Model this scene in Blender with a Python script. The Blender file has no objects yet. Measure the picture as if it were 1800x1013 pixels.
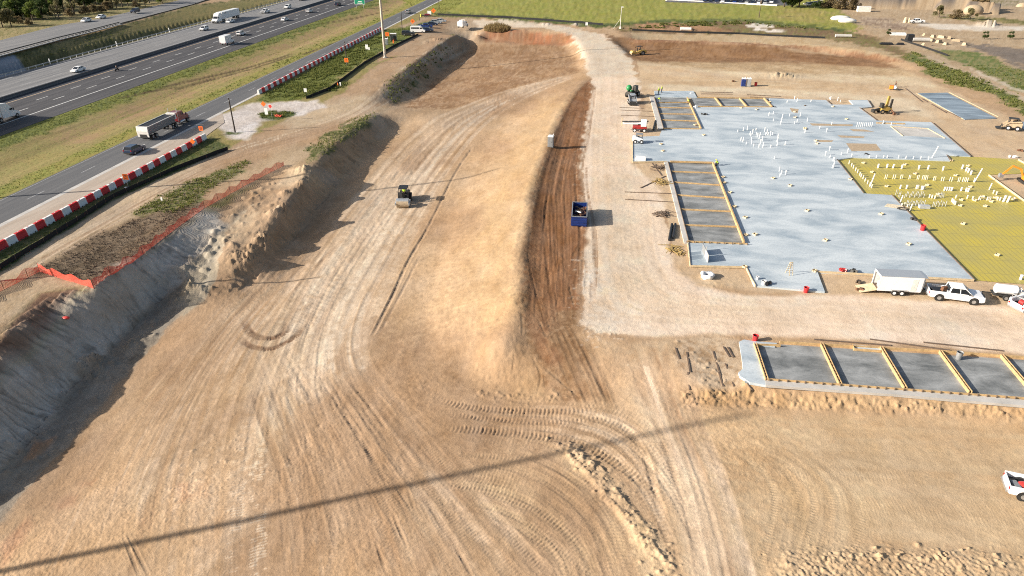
import bpy, bmesh, math, random
import numpy as np
from mathutils import Vector, Matrix
R = math.radians
rng = np.random.default_rng(7)
random.seed(11)
S = bpy.context.scene
COL = S.collection

# ------------------------------------------------------------------ camera
CAM_H = 42.0
FPX = 1200.0                       # focal length in photo pixels (1800 wide)
PITCH = math.atan(656.5 / FPX)
YAW = math.atan(170 * math.cos(PITCH) / FPX)
cp, sp, cyw, syw = math.cos(PITCH), math.sin(PITCH), math.cos(YAW), math.sin(YAW)

def P(px, py, z=0.0):
    """ground point seen at a place of the photograph, at height z"""
    dx, dy = px - 900.0, py - 506.5
    f = FPX * cp - dy * sp
    d = FPX * sp + dy * cp
    t = (CAM_H - z) / d
    r, f = dx * t, f * t
    return (r * cyw - f * syw, r * syw + f * cyw)

cam = bpy.data.cameras.new('camera')
cam.sensor_width = 36.0
cam.lens = FPX / 1800 * 36.0
cam.clip_end = 8000
cam.clip_start = 0.5
camo = bpy.data.objects.new('camera', cam)
COL.objects.link(camo)
camo.location = (0, 0, CAM_H)
camo.rotation_euler = (math.pi / 2 - PITCH, 0, YAW)
S.camera = camo

# ------------------------------------------------------------------ light
SUN_EL, SUN_DIR = R(22), R(19.5)          # shadows run towards SUN_DIR (counter-clockwise from +x)
w = bpy.data.worlds.new('World'); S.world = w; w.use_nodes = True
nt = w.node_tree
bg = nt.nodes['Background']
sky = nt.nodes.new('ShaderNodeTexSky'); sky.sky_type = 'NISHITA'; sky.sun_disc = False
sky.sun_elevation = SUN_EL
saz = SUN_DIR + math.pi                   # direction towards the sun
sky.sun_rotation = math.pi / 2 - saz
sky.air_density = 1.0; sky.dust_density = 2.6; sky.ozone_density = 0.4
nt.links.new(sky.outputs[0], bg.inputs[0]); bg.inputs[1].default_value = 0.08
sl = bpy.data.lights.new('sun', 'SUN'); sl.energy = 5.0; sl.angle = R(0.53); sl.color = (1.0, 0.925, 0.82)
slo = bpy.data.objects.new('sun', sl); COL.objects.link(slo)
slo.location = (-60, -20, 120)
dv = Vector((math.cos(SUN_DIR) * math.cos(SUN_EL), math.sin(SUN_DIR) * math.cos(SUN_EL), -math.sin(SUN_EL)))
slo.rotation_euler = dv.to_track_quat('-Z', 'Y').to_euler()
S.view_settings.view_transform = 'Standard'
S.view_settings.look = 'None'
S.view_settings.gamma = 1
S.view_settings.exposure = 0.86
S.render.engine = 'CYCLES'
S.cycles.use_denoising = False
S.cycles.denoiser = 'OPENIMAGEDENOISE'
S.cycles.denoising_input_passes = 'RGB_ALBEDO_NORMAL'
S.cycles.denoising_prefilter = 'ACCURATE'
S.cycles.filter_width = 1.05
S.cycles.sample_clamp_indirect = 4
S.cycles.max_bounces = 4
S.cycles.diffuse_bounces = 2

# ------------------------------------------------------------------ noise
def vnoise(x, y, seed=0, n=256):
    r = np.random.default_rng(seed).random((n, n))
    xi = np.floor(x).astype(np.int64); yi = np.floor(y).astype(np.int64)
    fx = x - xi; fy = y - yi
    fx = fx * fx * (3 - 2 * fx); fy = fy * fy * (3 - 2 * fy)
    x0, x1, y0, y1 = xi % n, (xi + 1) % n, yi % n, (yi + 1) % n
    return (r[y0, x0] * (1 - fx) + r[y0, x1] * fx) * (1 - fy) + (r[y1, x0] * (1 - fx) + r[y1, x1] * fx) * fy

def fbm(x, y, seed=0, octs=4, gain=.5):
    a, s, t = 1.0, 0.0, 0.0
    for i in range(octs):
        s = s + a * vnoise(x * 2 ** i + 17.3 * i, y * 2 ** i + 5.7 * i, seed + i); t += a; a *= gain
    return s / t * 2 - 1

# ------------------------------------------------------------------ terrain heights
BL = [  # break lines (photo x, photo y, height)
 [(-250,770,0),(0,590,0),(75,512,0),(165,504,0),(260,440,0),(360,364,0),(430,320,0),(500,290,0)],
 [(-250,900,-2),(0,668,-1.8),(70,597,-1.8),(110,553,-1.5)],
 [(-250,1100,-6.3),(0,834,-6.3),(60,772,-6.3),(150,657,-6.1),(205,612,-5.7),(290,520,-4.8)],
 [(290,520,-4.8),(335,480,-3.2),(385,425,-1.6),(440,365,-.7),(490,318,-.3)],
 [(345,520,-3.5),(400,440,-1.5),(455,385,-.7),(505,330,-.3)],
 [(405,490,-3.0),(440,455,-1.6),(480,400,-0.9),(530,330,-0.1),(545,300,0.2),(600,240,0.3),(662,200,0.3)],
 [(416,506,-4.2),(445,480,-4.1),(500,430,-3.9),(565,358,-3.7),(635,283,-3.4),(690,225,-2.8),(730,207,-2.0)],
 [(330,600,-4.6),(430,560,-4.4),(560,430,-4),(660,320,-3.6),(750,230,-2.8)],
 [(0,1000,-6.2),(150,800,-6.0),(300,640,-5.2)],
 [(100,1250,-5.6),(400,1000,-4.8),(480,760,-4.3),(560,560,-4.1)],
 [(700,1250,-3.6),(700,1000,-3.6),(690,760,-3.5)],
 [(640,600,-3.5),(700,480,-3.3),(750,400,-3.1),(810,295,-2.8),(880,215,-2.2),(960,160,-1.4)],
 [(760,650,-3.3),(745,560,-3.1),(775,430,-2.9),(815,330,-2.6),(865,250,-2.1),(930,190,-1.4),(1000,145,-.5)],
 [(1035,137,.1),(1010,160,.4),(985,200,.7),(955,270,.8),(932,350,.8),(918,430,.8),(912,520,.7),(903,570,.5),(882,600,.2)],
 [(1036,145,.05),(1020,165,.05),(1000,205,.05),(974,275,.05),(955,350,.05),(944,430,.05),(942,520,.05),(940,575,.0)],
 [(826,640,-3.0),(836,672,-3.0),(884,690,-2.9),(945,697,-2.6),(1000,684,-2)],
 [(940,590,-.1),(1010,570,0),(1020,578,-.05)],
 [(1020,578,0),(1060,590,0),(1180,590,0),(1195,660,-.1),(1250,680,0)],
 [(1040,660,-1.2),(1100,750,-2.0),(1180,1000,-2),(1180,1250,-2)],
 [(1300,672,0),(1350,676,0),(1580,695,0),(1800,714,0),(2050,736,0)],
 [(1190,700,-1.2),(1300,712,-1.3),(1600,722,-1.1),(1800,738,-1.0),(2050,758,-1.0)],
 [(1250,800,-1.5),(1300,1000,-1.6),(1300,1250,-1.6)],
 [(1500,850,-1.4),(1800,850,-1.3),(2050,850,-1.3)],
 [(1400,1000,-1.6),(2050,1000,-1.5)], [(1400,1250,-1.6),(2050,1250,-1.6)],
 [(1040,140,0),(1040,300,0),(1030,400,0),(1020,520,0)],
 [(1160,300,0),(1160,400,0),(1180,470,0),(1300,540,0),(2000,560,0)],
 [(1150,160,0),(1700,170,0),(2000,250,0)], [(1120,300,0),(2000,420,0)], [(1190,600,0),(2050,650,0)],
 [(-300,600,0),(0,470,0),(200,345,0),(400,262,0),(560,200,0),(640,186,0)],
 [(-300,560,0),(75,490,0),(300,350,0),(450,280,0)],
 [(640,186,0),(668,160,0.2),(705,130,.2),(765,88,.3),(808,60,.3),(850,52,.3),(885,55,.3),(940,53,.2),(1000,60,.1),(1010,68,0),(1026,95,0),(1032,125,0),(1035,137,.1)],
 [(705,189,-2.4),(733,165,-4.0),(780,110,-5.2),(830,76,-5.0),(880,73,-3.8),(990,75,-2.4),(1014,105,-1.8),(1018,128,-.8)],
 [(800,150,-3.8),(870,100,-4.8),(960,90,-3.4)],
 [(650,190,-.1),(720,203,-1.2),(790,200,-1.9),(860,180,-1.9),(950,150,-1.2),(1010,132,-.4)],
 [(1062,60,0),(1090,58,.2),(1105,66,.2),(1300,73,.2),(1450,82,.2),(1530,92,.2),(1590,108,.1),(1660,140,0)],
 [(1085,75,-1.2),(1115,75,-1.7),(1300,80,-1.7),(1450,92,-1.5),(1530,103,-1.2),(1600,125,-.5)],
 [(1062,60,0),(1090,82,0),(1113,107,0)], [(1085,75,-1.2),(1118,103,-1.4)],
 [(1200,100,-1.6),(1400,105,-1.5)], [(1118,116,0),(1300,126,0),(1600,142,0)],
 [(-150,135,4),(0,97,4),(100,70,4),(210,43,4),(340,8,3),(380,-2,2.5)],
 [(-150,105,4),(0,72,4),(180,33,4),(320,0,3)], [(-300,70,4),(0,20,4),(200,-20,4)],
 [(640,105,0),(700,90,0),(800,30,0)], [(770,25,0),(1040,42,0),(1500,55,0)], [(800,5,0),(1400,15,0)],
]
GX0, GX1, GY0, GY1 = -270, 220, 6, 470
def laplace(step, init=None, its=160):
    nx, ny = (GX1 - GX0) // step, (GY1 - GY0) // step
    acc = np.zeros((ny, nx)); cnt = np.zeros((ny, nx))
    def put(x0, y0, z0, x1, y1, z1):
        n = max(2, int(math.hypot(x1 - x0, y1 - y0) / (step * .35)))
        t = np.linspace(0, 1, n)
        ix = ((x0 + (x1 - x0) * t - GX0) / step).astype(int); iy = ((y0 + (y1 - y0) * t - GY0) / step).astype(int)
        k = (ix >= 0) & (ix < nx) & (iy >= 0) & (iy < ny)
        np.add.at(acc, (iy[k], ix[k]), (z0 + (z1 - z0) * t)[k]); np.add.at(cnt, (iy[k], ix[k]), 1)
    for l in BL:
        q = [P(*p) + (p[2],) for p in l]
        for a, b in zip(q, q[1:]): put(*a, *b)
    for x, z in ((-83.5, 0), (-86, 0), (-90, 0), (-94, 0), (-98.5, 0), (-101, -.1), (-113, -.9), (-126, -.1), (-129, 0), (-140, 0), (-150, 0), (-160, 0), (-170, 0), (-174, 0)):
        put(x, GY0, z, x, GY1, z)
    fix = cnt > 0
    val = np.where(fix, acc / np.maximum(cnt, 1), 0)
    h = val.copy() if init is None else np.where(fix, val, np.kron(init, np.ones((2, 2)))[:ny, :nx])
    for _ in range(its):
        p = np.pad(h, 1, mode='edge')
        a = .25 * (p[:-2, 1:-1] + p[2:, 1:-1] + p[1:-1, :-2] + p[1:-1, 2:])
        h = np.where(fix, val, h + 1.0 * (a - h))
    return h
h8 = laplace(8, None, 400)
def fitto(h, step):
    return np.pad(h, ((0, 1), (0, 1)), mode='edge')
h4 = laplace(4, fitto(h8, 4), 200)
h2 = laplace(2, fitto(h4, 2), 150)
h1 = laplace(1, fitto(h2, 1), 120)

def blur(h):
    p = np.pad(h, 1, mode='edge')
    return (4 * h + 2 * (p[:-2, 1:-1] + p[2:, 1:-1] + p[1:-1, :-2] + p[1:-1, 2:]) + p[:-2, :-2] + p[:-2, 2:] + p[2:, :-2] + p[2:, 2:]) / 16
h1 = blur(h1)
hb = h1
for _ in range(10): hb = blur(hb)
xx = np.arange(h1.shape[1]) + GX0
h1 = np.where((xx < -168)[None, :], hb, h1)
yy_ = np.arange(h1.shape[0]) + GY0
hb2 = blur(blur(h1)); h1 = np.where((yy_ > 150)[:, None] & (xx > -84)[None, :], hb2, h1)

def hbase(x, y):
    """cubic B-spline lookup of the 1 m height grid"""
    x = np.clip(np.asarray(x, float), GX0 + 3, GX1 - 4) - GX0 - .5
    y = np.clip(np.asarray(y, float), GY0 + 3, GY1 - 4) - GY0 - .5
    xi = np.floor(x).astype(int); yi = np.floor(y).astype(int)
    fx, fy = x - xi, y - yi
    def wts(f): return ((1 - f) ** 3 / 6, (3 * f ** 3 - 6 * f ** 2 + 4) / 6, (-3 * f ** 3 + 3 * f ** 2 + 3 * f + 1) / 6, f ** 3 / 6)
    wx, wy = wts(fx), wts(fy)
    o = 0
    for j in range(4):
        for i in range(4):
            o = o + wx[i] * wy[j] * h1[yi + j - 1, xi + i - 1]
    return o

def ray(px, py, hf):
    z = 0.0
    for _ in range(30):
        x, y = P(px, py, z)
        z = z + .6 * (float(hf(x, y)) - z)
    return x, y, z
def GB(px, py): return ray(px, py, hbase)

# ------------------------------------------------------------------ terrain mesh: denser near the viewer's end of the site
ys = [18.0]
while ys[-1] < 480:
    y = ys[-1]
    ys.append(y + max(.075, 1.15 * y * y / 28440))
while ys[-1] < 3500: ys.append(ys[-1] * 1.25)
ys = np.array(ys); NR = len(ys); NC = 1150
sv = np.linspace(-.98, .98, NC)
def depth(y): return .877 * y + .48 * CAM_H
XC = -math.tan(YAW)
TX = XC * ys[:, None] + sv[None, :] * depth(ys)[:, None]
TY = np.repeat(ys[:, None], NC, 1)
TZ = hbase(TX, TY)
gy, gx = np.gradient(h1)
SL = np.hypot(gx, gy)
def lookup(a, x, y):
    xi = np.clip((x - GX0).astype(int), 0, a.shape[1] - 1); yi = np.clip((y - GY0).astype(int), 0, a.shape[0] - 1)
    return a[yi, xi]
TS = lookup(SL, TX, TY)
TZ = np.where(TY > 470, np.where(TX < -180, 4.0, 0.0), TZ)

# warped coordinates for ragged region edges
W1 = fbm(TX * .35, TY * .35, 3, 4); W2 = fbm(TX * .35 + 40, TY * .35, 9, 4)
N1 = fbm(TX * 1.6, TY * 1.6, 21, 4); N2 = fbm(TX * .12, TY * .12, 31, 3); N3 = fbm(TX * 5, TY * 5, 41, 3)

COLR = np.zeros((NR, NC, 3)); COLR[:] = (.395, .27, .163)

def polymask(pts, feather=.5, warp=.8):
    pts = np.array(pts, float)
    m = feather + warp + 1
    r0 = np.searchsorted(ys, pts[:, 1].min() - m); r1 = np.searchsorted(ys, pts[:, 1].max() + m)
    if r1 <= r0: return None
    yy = ys[r0:r1]
    d = depth(yy)
    c0 = max(0, int((((pts[:, 0].min() - m) - XC * yy) / d).min() * (NC - 1) / 1.96 + (NC - 1) / 2))
    c1 = min(NC, int((((pts[:, 0].max() + m) - XC * yy) / d).max() * (NC - 1) / 1.96 + (NC - 1) / 2) + 2)
    if c1 <= c0: return None
    sc = np.clip(TY[r0:r1, c0:c1] / 90, .7, 4)
    x = TX[r0:r1, c0:c1] + W1[r0:r1, c0:c1] * warp * sc; y = TY[r0:r1, c0:c1] + W2[r0:r1, c0:c1] * warp * sc
    ins = np.zeros(x.shape, bool); dist = np.full(x.shape, 1e9)
    n = len(pts)
    for i in range(n):
        ax, ay = pts[i]; bx, by = pts[(i + 1) % n]
        if ay != by:
            c = ((ay > y) != (by > y)) & (x < (bx - ax) * (y - ay) / (by - ay) + ax)
            ins ^= c
        ex, ey = bx - ax, by - ay
        t = np.clip(((x - ax) * ex + (y - ay) * ey) / max(ex * ex + ey * ey, 1e-9), 0, 1)
        dist = np.minimum(dist, np.hypot(x - ax - t * ex, y - ay - t * ey))
    sd = np.where(ins, dist, -dist)
    a = np.clip(sd / feather * .5 + .5, 0, 1) if feather > 0 else ins.astype(float)
    return slice(r0, r1), slice(c0, c1), a * a * (3 - 2 * a)

def paint(px, col, feather=.5, warp=.8, op=1.0, mott=None, site=False):
    """soil colour of one region; mott = second colour mixed in by a mottling noise"""
    q = px if site else [GB(*p)[:2] for p in px]
    r = polymask(q, feather, warp)
    if r is None: return
    rs, cs, a = r
    c = np.array(col, float)[None, None, :]
    if mott is not None:
        k = np.clip((N1[rs, cs] * .7 + N2[rs, cs] * .5 + N3[rs, cs] * .3) * 2.2 + .5, 0, 1)[..., None]
        c = c * (1 - k) + np.array(mott)[None, None, :] * k
    a = (a * op)[..., None]
    COLR[rs, cs] = COLR[rs, cs] * (1 - a) + c * a

TAN = (.395, .27, .163); TAND = (.34, .225, .135); PALE = (.52, .42, .31); WHITE = (.60, .52, .42)
BROWN = (.225, .108, .052); SLOPE = (.43, .295, .168); RED = (.27, .145, .08); GRAY = (.50, .45, .385)
SCRUB = (.115, .085, .055); GRASS = (.085, .115, .03); DRY = (.26, .205, .085); GRAV = (.46, .41, .375)
LGR = (.19, .20, .05)
def strip(x0, x1, y0, y1, c, **k): paint([(x0, y0), (x1, y0), (x1, y1), (x0, y1)], c, site=True, **k)
# motorway side
strip(-185, -60, 10, 470, DRY, mott=(.21, .185, .068), feather=1)
strip(-128.5, -121, 10, 470, LGR, mott=(.11, .13, .04), warp=1.5, feather=1.5)
strip(-118, -108, 130, 470, (.30, .20, .11), mott=DRY, warp=2, feather=2.5, op=.95)
strip(-104, -99, 10, 470, (.24, .21, .06), mott=LGR, warp=.8, feather=.8)
paint([(-100,130),(0,100),(210,45),(345,8),(500,-10),(500,2),(360,40),(180,90),(0,138),(-100,165)], (.10,.10,.045), mott=(.20,.17,.075), feather=1)
paint([(225,50),(345,12),(500,-5),(480,4),(360,38),(300,55)], DRY, mott=(.14,.13,.05), feather=2, op=.8)
paint([(-150,108),(0,72),(180,33),(320,0),(300,-25),(-150,-10)], (.30,.24,.12), mott=(.16,.15,.06), feather=1)
paint([(-60,112),(0,100),(24,97),(72,132),(0,143),(-60,160)], (.30,.32,.35), feather=.4, warp=0, mott=(.26,.28,.31))
# left ground and its dirt track
paint([(-100,560),(0,470),(200,345),(400,262),(640,186),(700,190),(660,205),(545,300),(500,295),(360,366),(165,506),(75,515),(0,595),(-100,680)], (.40,.30,.195), mott=(.33,.24,.15), feather=.8)
paint([(-50,540),(0,500),(100,435),(250,350),(420,270),(500,243),(600,208),(652,192),(705,142),(775,88),(835,55),(880,45),(800,46),(740,78),(660,118),(600,165),(560,185),(440,240),(400,262),(200,352),(0,485),(-50,510)], (.44,.345,.24), mott=(.38,.29,.19), feather=.8)
paint([(235,374),(280,346),(340,316),(430,283),(424,300),(355,345),(362,356),(300,378),(240,388)], (.12,.13,.045), mott=(.30,.23,.14), feather=.8, warp=1.5)
paint([(40,490),(130,428),(235,386),(350,355),(362,362),(260,437),(165,503),(100,480)], SCRUB, mott=(.22,.16,.105), feather=1, warp=1.5)
paint([(-100,680),(0,592),(75,515),(140,508),(110,555),(70,597),(0,668),(-100,780)], (.25,.155,.10), mott=(.20,.12,.08), feather=.5)
paint([(-100,785),(0,668),(70,597),(110,553),(165,506),(360,366),(400,395),(335,482),(290,520),(205,612),(150,657),(60,772),(0,834),(-100,930)], GRAY, mott=(.42,.37,.31), feather=1.5, warp=2)
paint([(290,520),(335,482),(345,520),(282,590),(218,668),(152,745),(72,825),(0,915),(-100,1020),(-100,930),(0,834),(150,657)], (.27,.235,.19), mott=(.20,.17,.135), feather=1, warp=1.5)  # damp grey toe floor, darkened out to the bank's cast-shadow edge
paint([(320,500),(395,400),(440,360),(452,380),(400,450),(360,530),(320,560)], (.37,.32,.245), mott=(.28,.24,.18), feather=1)
paint([(395,405),(440,365),(510,300),(545,300),(520,345),(470,410),(410,495),(385,480)], (.46,.36,.245), mott=(.40,.30,.20), feather=1)
# vegetation on the bank tops
paint([(540,262),(600,215),(655,200),(648,222),(592,262),(550,287)], (.10,.11,.04), mott=(.28,.22,.12), feather=.7, warp=1.3)
paint([(668,165),(690,135),(760,95),(812,62),(800,82),(735,135),(692,182)], (.11,.12,.045), mott=(.26,.2,.12), feather=.7, warp=1.3)
# berm slope and brown strip
paint([(828,650),(815,560),(826,430),(850,330),(893,250),(945,190),(1002,140),(1035,136),(1010,160),(985,200),(955,270),(932,350),(918,430),(913,520),(905,570),(880,603),(820,648)], SLOPE, mott=(.40,.27,.15), feather=4, warp=1.2)
paint([(700,640),(690,560),(735,430),(790,330),(850,250),(920,190),(990,142),(1002,140),(945,190),(893,250),(850,330),(826,430),(815,560),(828,650)], (.37,.25,.148), mott=(.42,.29,.175), feather=3, warp=1.5, op=.8)
paint([(820,648),(880,603),(940,590),(1000,600),(960,640),(955,700),(880,700),(830,682)], (.44,.315,.19), mott=(.38,.265,.155), feather=.8)
paint([(1037,137),(1041,150),(1032,200),(1016,290),(1028,400),(1026,470),(1018,545),(960,548),(913,538),(918,430),(932,350),(955,270),(985,200),(1012,160)], BROWN, mott=(.265,.14,.07), feather=.5, warp=.6)
paint([(913,530),(1018,540),(1010,575),(1030,610),(1040,660),(1060,700),(990,714),(950,660),(918,600)], (.20,.115,.06), mott=(.29,.185,.105), feather=.9, warp=1.2)
paint([(913,530),(975,540),(965,600),(990,640),(960,640),(930,590)], (.215,.11,.055), mott=(.27,.155,.085), feather=.6, warp=.8)
# pad, haul road
paint([(1115,108),(1600,130),(1850,240),(1950,560),(1200,500),(1120,285),(1122,150)], (.50,.375,.25), mott=(.47,.345,.22), feather=1)
paint([(1130,113),(1400,121),(1600,129),(1660,155),(1400,138),(1300,135)], (.55,.44,.30), feather=3)
paint([(1130,133),(1300,138),(1560,150),(1600,160),(1350,158),(1140,148)], (.46,.33,.20), feather=3, op=.8)
paint([(1150,148),(1350,156),(1600,172),(1650,215),(1500,175),(1300,165),(1150,158)], (.56,.46,.33), feather=2)
paint([(1000,60),(1060,60),(1112,106),(1122,150),(1122,240),(1112,290),(1162,335),(1176,420),(1182,470),(1222,502),(1310,522),(1500,520),(1950,555),(1950,640),(1800,622),(1600,606),(1400,592),(1300,587),(1180,592),(1060,587),(1020,572),(1018,500),(1033,420),(1015,330),(1020,270),(1040,160),(1030,110)], (.66,.535,.415), mott=(.63,.50,.385), feather=.7, warp=.8)
paint([(1037,137),(1041,150),(1033,200),(1014,290),(1031,370),(1031,420),(1027,470),(1019,545),(975,548),(960,500),(965,400),(985,280),(1020,170)], BROWN, mott=(.255,.132,.066), feather=.5, warp=.7)
paint([(1024,440),(1060,430),(1100,500),(1100,570),(1060,585),(1026,570)], (.58,.50,.41), mott=(.52,.42,.32), feather=1.2, warp=1, op=.9)
paint([(1050,330),(1110,300),(1120,420),(1160,500),(1100,520),(1050,440)], (.53,.45,.35), feather=3, op=.8)
paint([(740,42),(830,36),(900,34),(1000,48),(1052,60),(1092,90),(1112,106),(1118,132),(1036,137),(1026,95),(1008,64),(960,50),(880,48),(800,46)], (.56,.475,.375), mott=(.52,.43,.33), feather=.8)
paint([(690,52),(745,30),(830,32),(840,48),(800,66),(760,80),(720,90),(660,110)], (.37,.275,.185), mott=(.30,.22,.145), feather=.8)
# far basin and its raw red cut
paint([(705,189),(735,165),(785,110),(832,74),(990,74),(1016,105),(1020,128),(960,140),(860,172),(790,192)], (.25,.148,.08), mott=(.31,.20,.115), feather=1.5)
paint([(838,72),(850,52),(1000,60),(1015,72),(1000,76)], RED, mott=(.30,.13,.065), feather=1, warp=.5)
# far right basin
paint([(1085,75),(1110,72),(1300,78),(1530,101),(1600,125),(1400,116),(1118,108)], (.20,.108,.053), mott=(.255,.145,.072), feather=1.5)
paint([(1118,108),(1400,109),(1590,121),(1610,134),(1300,126)], (.40,.28,.16), mott=(.45,.33,.2), feather=3)
paint([(1105,66),(1300,73),(1450,82),(1530,92),(1590,108),(1570,110),(1450,89),(1300,79),(1112,75)], RED, mott=(.38,.24,.14), feather=.8, warp=.6)
paint([(1062,60),(1090,82),(1115,108),(1108,70)], (.22,.13,.07), feather=.7)
paint([(1092,57),(1300,60),(1450,68),(1530,81),(1595,106),(1530,93),(1450,83),(1300,73.5),(1105,66)], (.42,.325,.205), mott=(.37,.27,.16), feather=.8)
paint([(1080,54),(1120,40),(1300,36),(1500,57),(1570,75),(1612,102),(1595,106),(1530,81),(1450,67.5),(1300,59.5),(1092,56)], (.19,.125,.07), mott=(.16,.14,.055), feather=2, warp=2)
for q in ([(1305,45),(1330,42),(1355,42),(1364,49),(1330,50)], [(1320,51),(1350,52),(1382,54.5),(1372,57),(1340,56)]): paint(q, (.62,.56,.48), feather=.8)
paint([(1115,40),(1200,38),(1290,55),(1180,57),(1120,52)], (.27,.155,.085), mott=(.33,.2,.11), feather=1.5)
# field
paint([(700,0),(760,-30),(1400,-40),(1485,-5),(1500,22),(1525,47),(1490,57),(1420,48),(1300,37),(1130,40),(1060,46),(900,33),(790,26),(755,22)], (.27,.255,.065), mott=(.215,.225,.052), feather=1.5, warp=2)
paint([(760,22),(900,29),(1060,42),(1130,37),(1300,33),(1420,44),(1490,54),(1490,60),(1420,50),(1300,38),(1130,42),(1060,50),(900,36),(770,28)], (.075,.10,.03), mott=(.12,.13,.04), feather=2, warp=2)
paint([(1368,14),(1440,16),(1470,24),(1440,40),(1360,36)], (.31,.26,.09), mott=(.24,.22,.06), feather=2, warp=2)
# far right land
paint([(1470,14),(1500,5),(2000,-10),(2000,240),(1800,165),(1610,98),(1560,74),(1530,58),(1500,40)], (.42,.32,.21), mott=(.33,.24,.15), feather=2)
paint([(1480,0),(2000,20),(2000,-60),(1450,-60)], (.22,.19,.10), mott=(.33,.27,.2), feather=3)
paint([(1600,40),(1660,42),(1740,46),(1850,47),(1850,52),(1720,55),(1650,52)], (.58,.52,.44), feather=2, op=.9)
paint([(1640,24),(1720,30),(1800,36),(1850,36),(1850,46),(1740,39),(1660,33)], (.15,.14,.05), mott=(.24,.2,.09), feather=2, warp=2)
paint([(1500,30),(1560,32),(1620,50),(1570,55),(1530,48)], (.24,.17,.12), mott=(.36,.28,.2), feather=2, warp=2)
paint([(1690,75),(1850,92),(1850,140),(1780,110)], (.17,.14,.115), feather=2, warp=2)
paint([(1588,100),(1612,92),(1640,108),(1720,138),(1850,200),(1850,232),(1740,165),(1660,146)], (.11,.135,.04), mott=(.25,.22,.09), feather=1, warp=1.5)
paint([(1640,85),(1720,92),(1850,145),(1850,196),(1730,128),(1660,100)], (.22,.20,.085), mott=(.11,.14,.045), feather=1.2, warp=1.6)
paint([(1620,95),(1645,103),(1730,138),(1850,196),(1850,202),(1720,140),(1640,106)], (.42,.33,.23), feather=.6)
paint([(1700,118),(1850,180),(1850,186),(1715,128)], (.5,.43,.34), feather=.8, op=.8)
# grass wedges by the barriers, gravel apron
paint([(-100,540),(-100,500),(0,442),(200,330),(372,240),(402,256),(396,266),(200,352),(0,480)], (.075,.095,.033), mott=(.125,.115,.05), feather=.5, warp=.6)  # near strip: barrier shade is put into the dark green
paint([(455,169),(675,53),(720,46),(765,36),(748,50),(692,82),(640,108),(560,163),(530,176),(450,179)], (.16,.175,.045), mott=(.085,.11,.03), feather=.8, warp=1)
paint([(372,212),(440,182),(558,177),(572,190),(522,204),(462,214),(432,246),(400,242)], GRAV, mott=(.54,.49,.455), feather=1, warp=1)
paint([(452,200),(480,195),(515,198),(522,203),(490,211),(462,211)], (.075,.10,.033), feather=.5)
paint([(395,232),(430,234),(415,238),(396,237)], (.08,.10,.035), feather=.4)
paint([(575,152),(605,145),(610,152),(580,162)], (.13,.14,.05), feather=.6)
# lower floor
paint([(1200,720),(1800,740),(2050,755),(2050,1250),(1250,1250),(1230,900)], (.47,.345,.215), mott=(.43,.30,.18), feather=1.5)
paint([(1180,600),(1250,590),(1300,600),(1310,680),(1260,690),(1200,680)], (.34,.235,.145), mott=(.44,.34,.24), feather=.8)
paint([(1190,690),(1300,684),(1580,700),(1800,718),(2000,732),(2000,752),(1700,728),(1350,712),(1200,716)], (.42,.28,.155), mott=(.37,.24,.13), feather=.6)
paint([(1060,602),(1180,598),(1180,680),(1210,770),(1262,900),(1295,1013),(1320,1250),(1215,1250),(1212,1013),(1165,850),(1110,700)], (.50,.39,.27), mott=(.46,.34,.22), feather=1.2)
paint([(1100,640),(1150,640),(1180,760),(1240,900),(1262,1013),(1225,1013),(1190,900),(1150,780)], (.55,.45,.34), feather=1, op=.6)
paint([(640,520),(760,640),(800,720),(900,760),(1000,760),(1060,700),(1040,720),(960,800),(800,800),(690,700)], (.275,.18,.108), mott=(.36,.25,.155), feather=2.5, warp=1.5, op=.85)
paint([(740,560),(810,650),(830,690),(880,712),(1000,722),(1080,715),(1080,760),(1000,770),(880,750),(780,700),(700,620)], (.27,.178,.106), mott=(.38,.27,.17), feather=1.5, warp=1.2, op=.8)
paint([(960,790),(1010,790),(1060,830),(1120,900),(1190,990),(1180,1013),(1130,1013),(1080,940),(1020,860)], (.49,.365,.235), mott=(.43,.31,.19), feather=.6, warp=1)
for q in ([(92,882),(118,866),(136,870),(132,888),(104,894)], [(310,850),(362,850),(368,875),(316,880)], [(135,850),(170,842),(160,852),(140,856)], [(0,1000),(60,925),(50,905),(0,960)], [(60,785),(95,772),(70,800),(45,812)]):
    paint(q, (.33,.165,.09), mott=(.38,.22,.13), feather=.5, warp=.8, op=.8)
for q in ([(230,830),(270,800),(280,850),(260,900),(225,900)], [(500,780),(520,775),(545,830),(510,825)], [(440,580),(500,565),(530,580),(480,612),(430,605)], [(610,456),(630,456),(625,472),(605,474)], [(545,495),(570,488),(560,520),(540,525)], [(640,410),(660,412),(655,430),(645,432)]):
    paint(q, (.32,.235,.155), mott=(.40,.29,.18), feather=.7, warp=.8, op=.55)

# ------------------------------------------------------------------ tracks and ruts
def cells(x0, x1, y0, y1):
    r0, r1 = np.searchsorted(ys, y0), np.searchsorted(ys, y1)
    if r1 <= r0: r1 = r0 + 1
    yy = ys[r0:min(r1, NR)]
    if len(yy) == 0: return None
    d = depth(yy)
    k = (NC - 1) / 1.96
    c0 = int(((x0 - XC * yy) / d).min() * k + (NC - 1) / 2); c1 = int(((x1 - XC * yy) / d).max() * k + (NC - 1) / 2) + 2
    c0, c1 = max(c0, 0), min(c1, NC)
    if c1 <= c0: return None
    return slice(r0, min(r1, NR)), slice(c0, c1)

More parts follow.
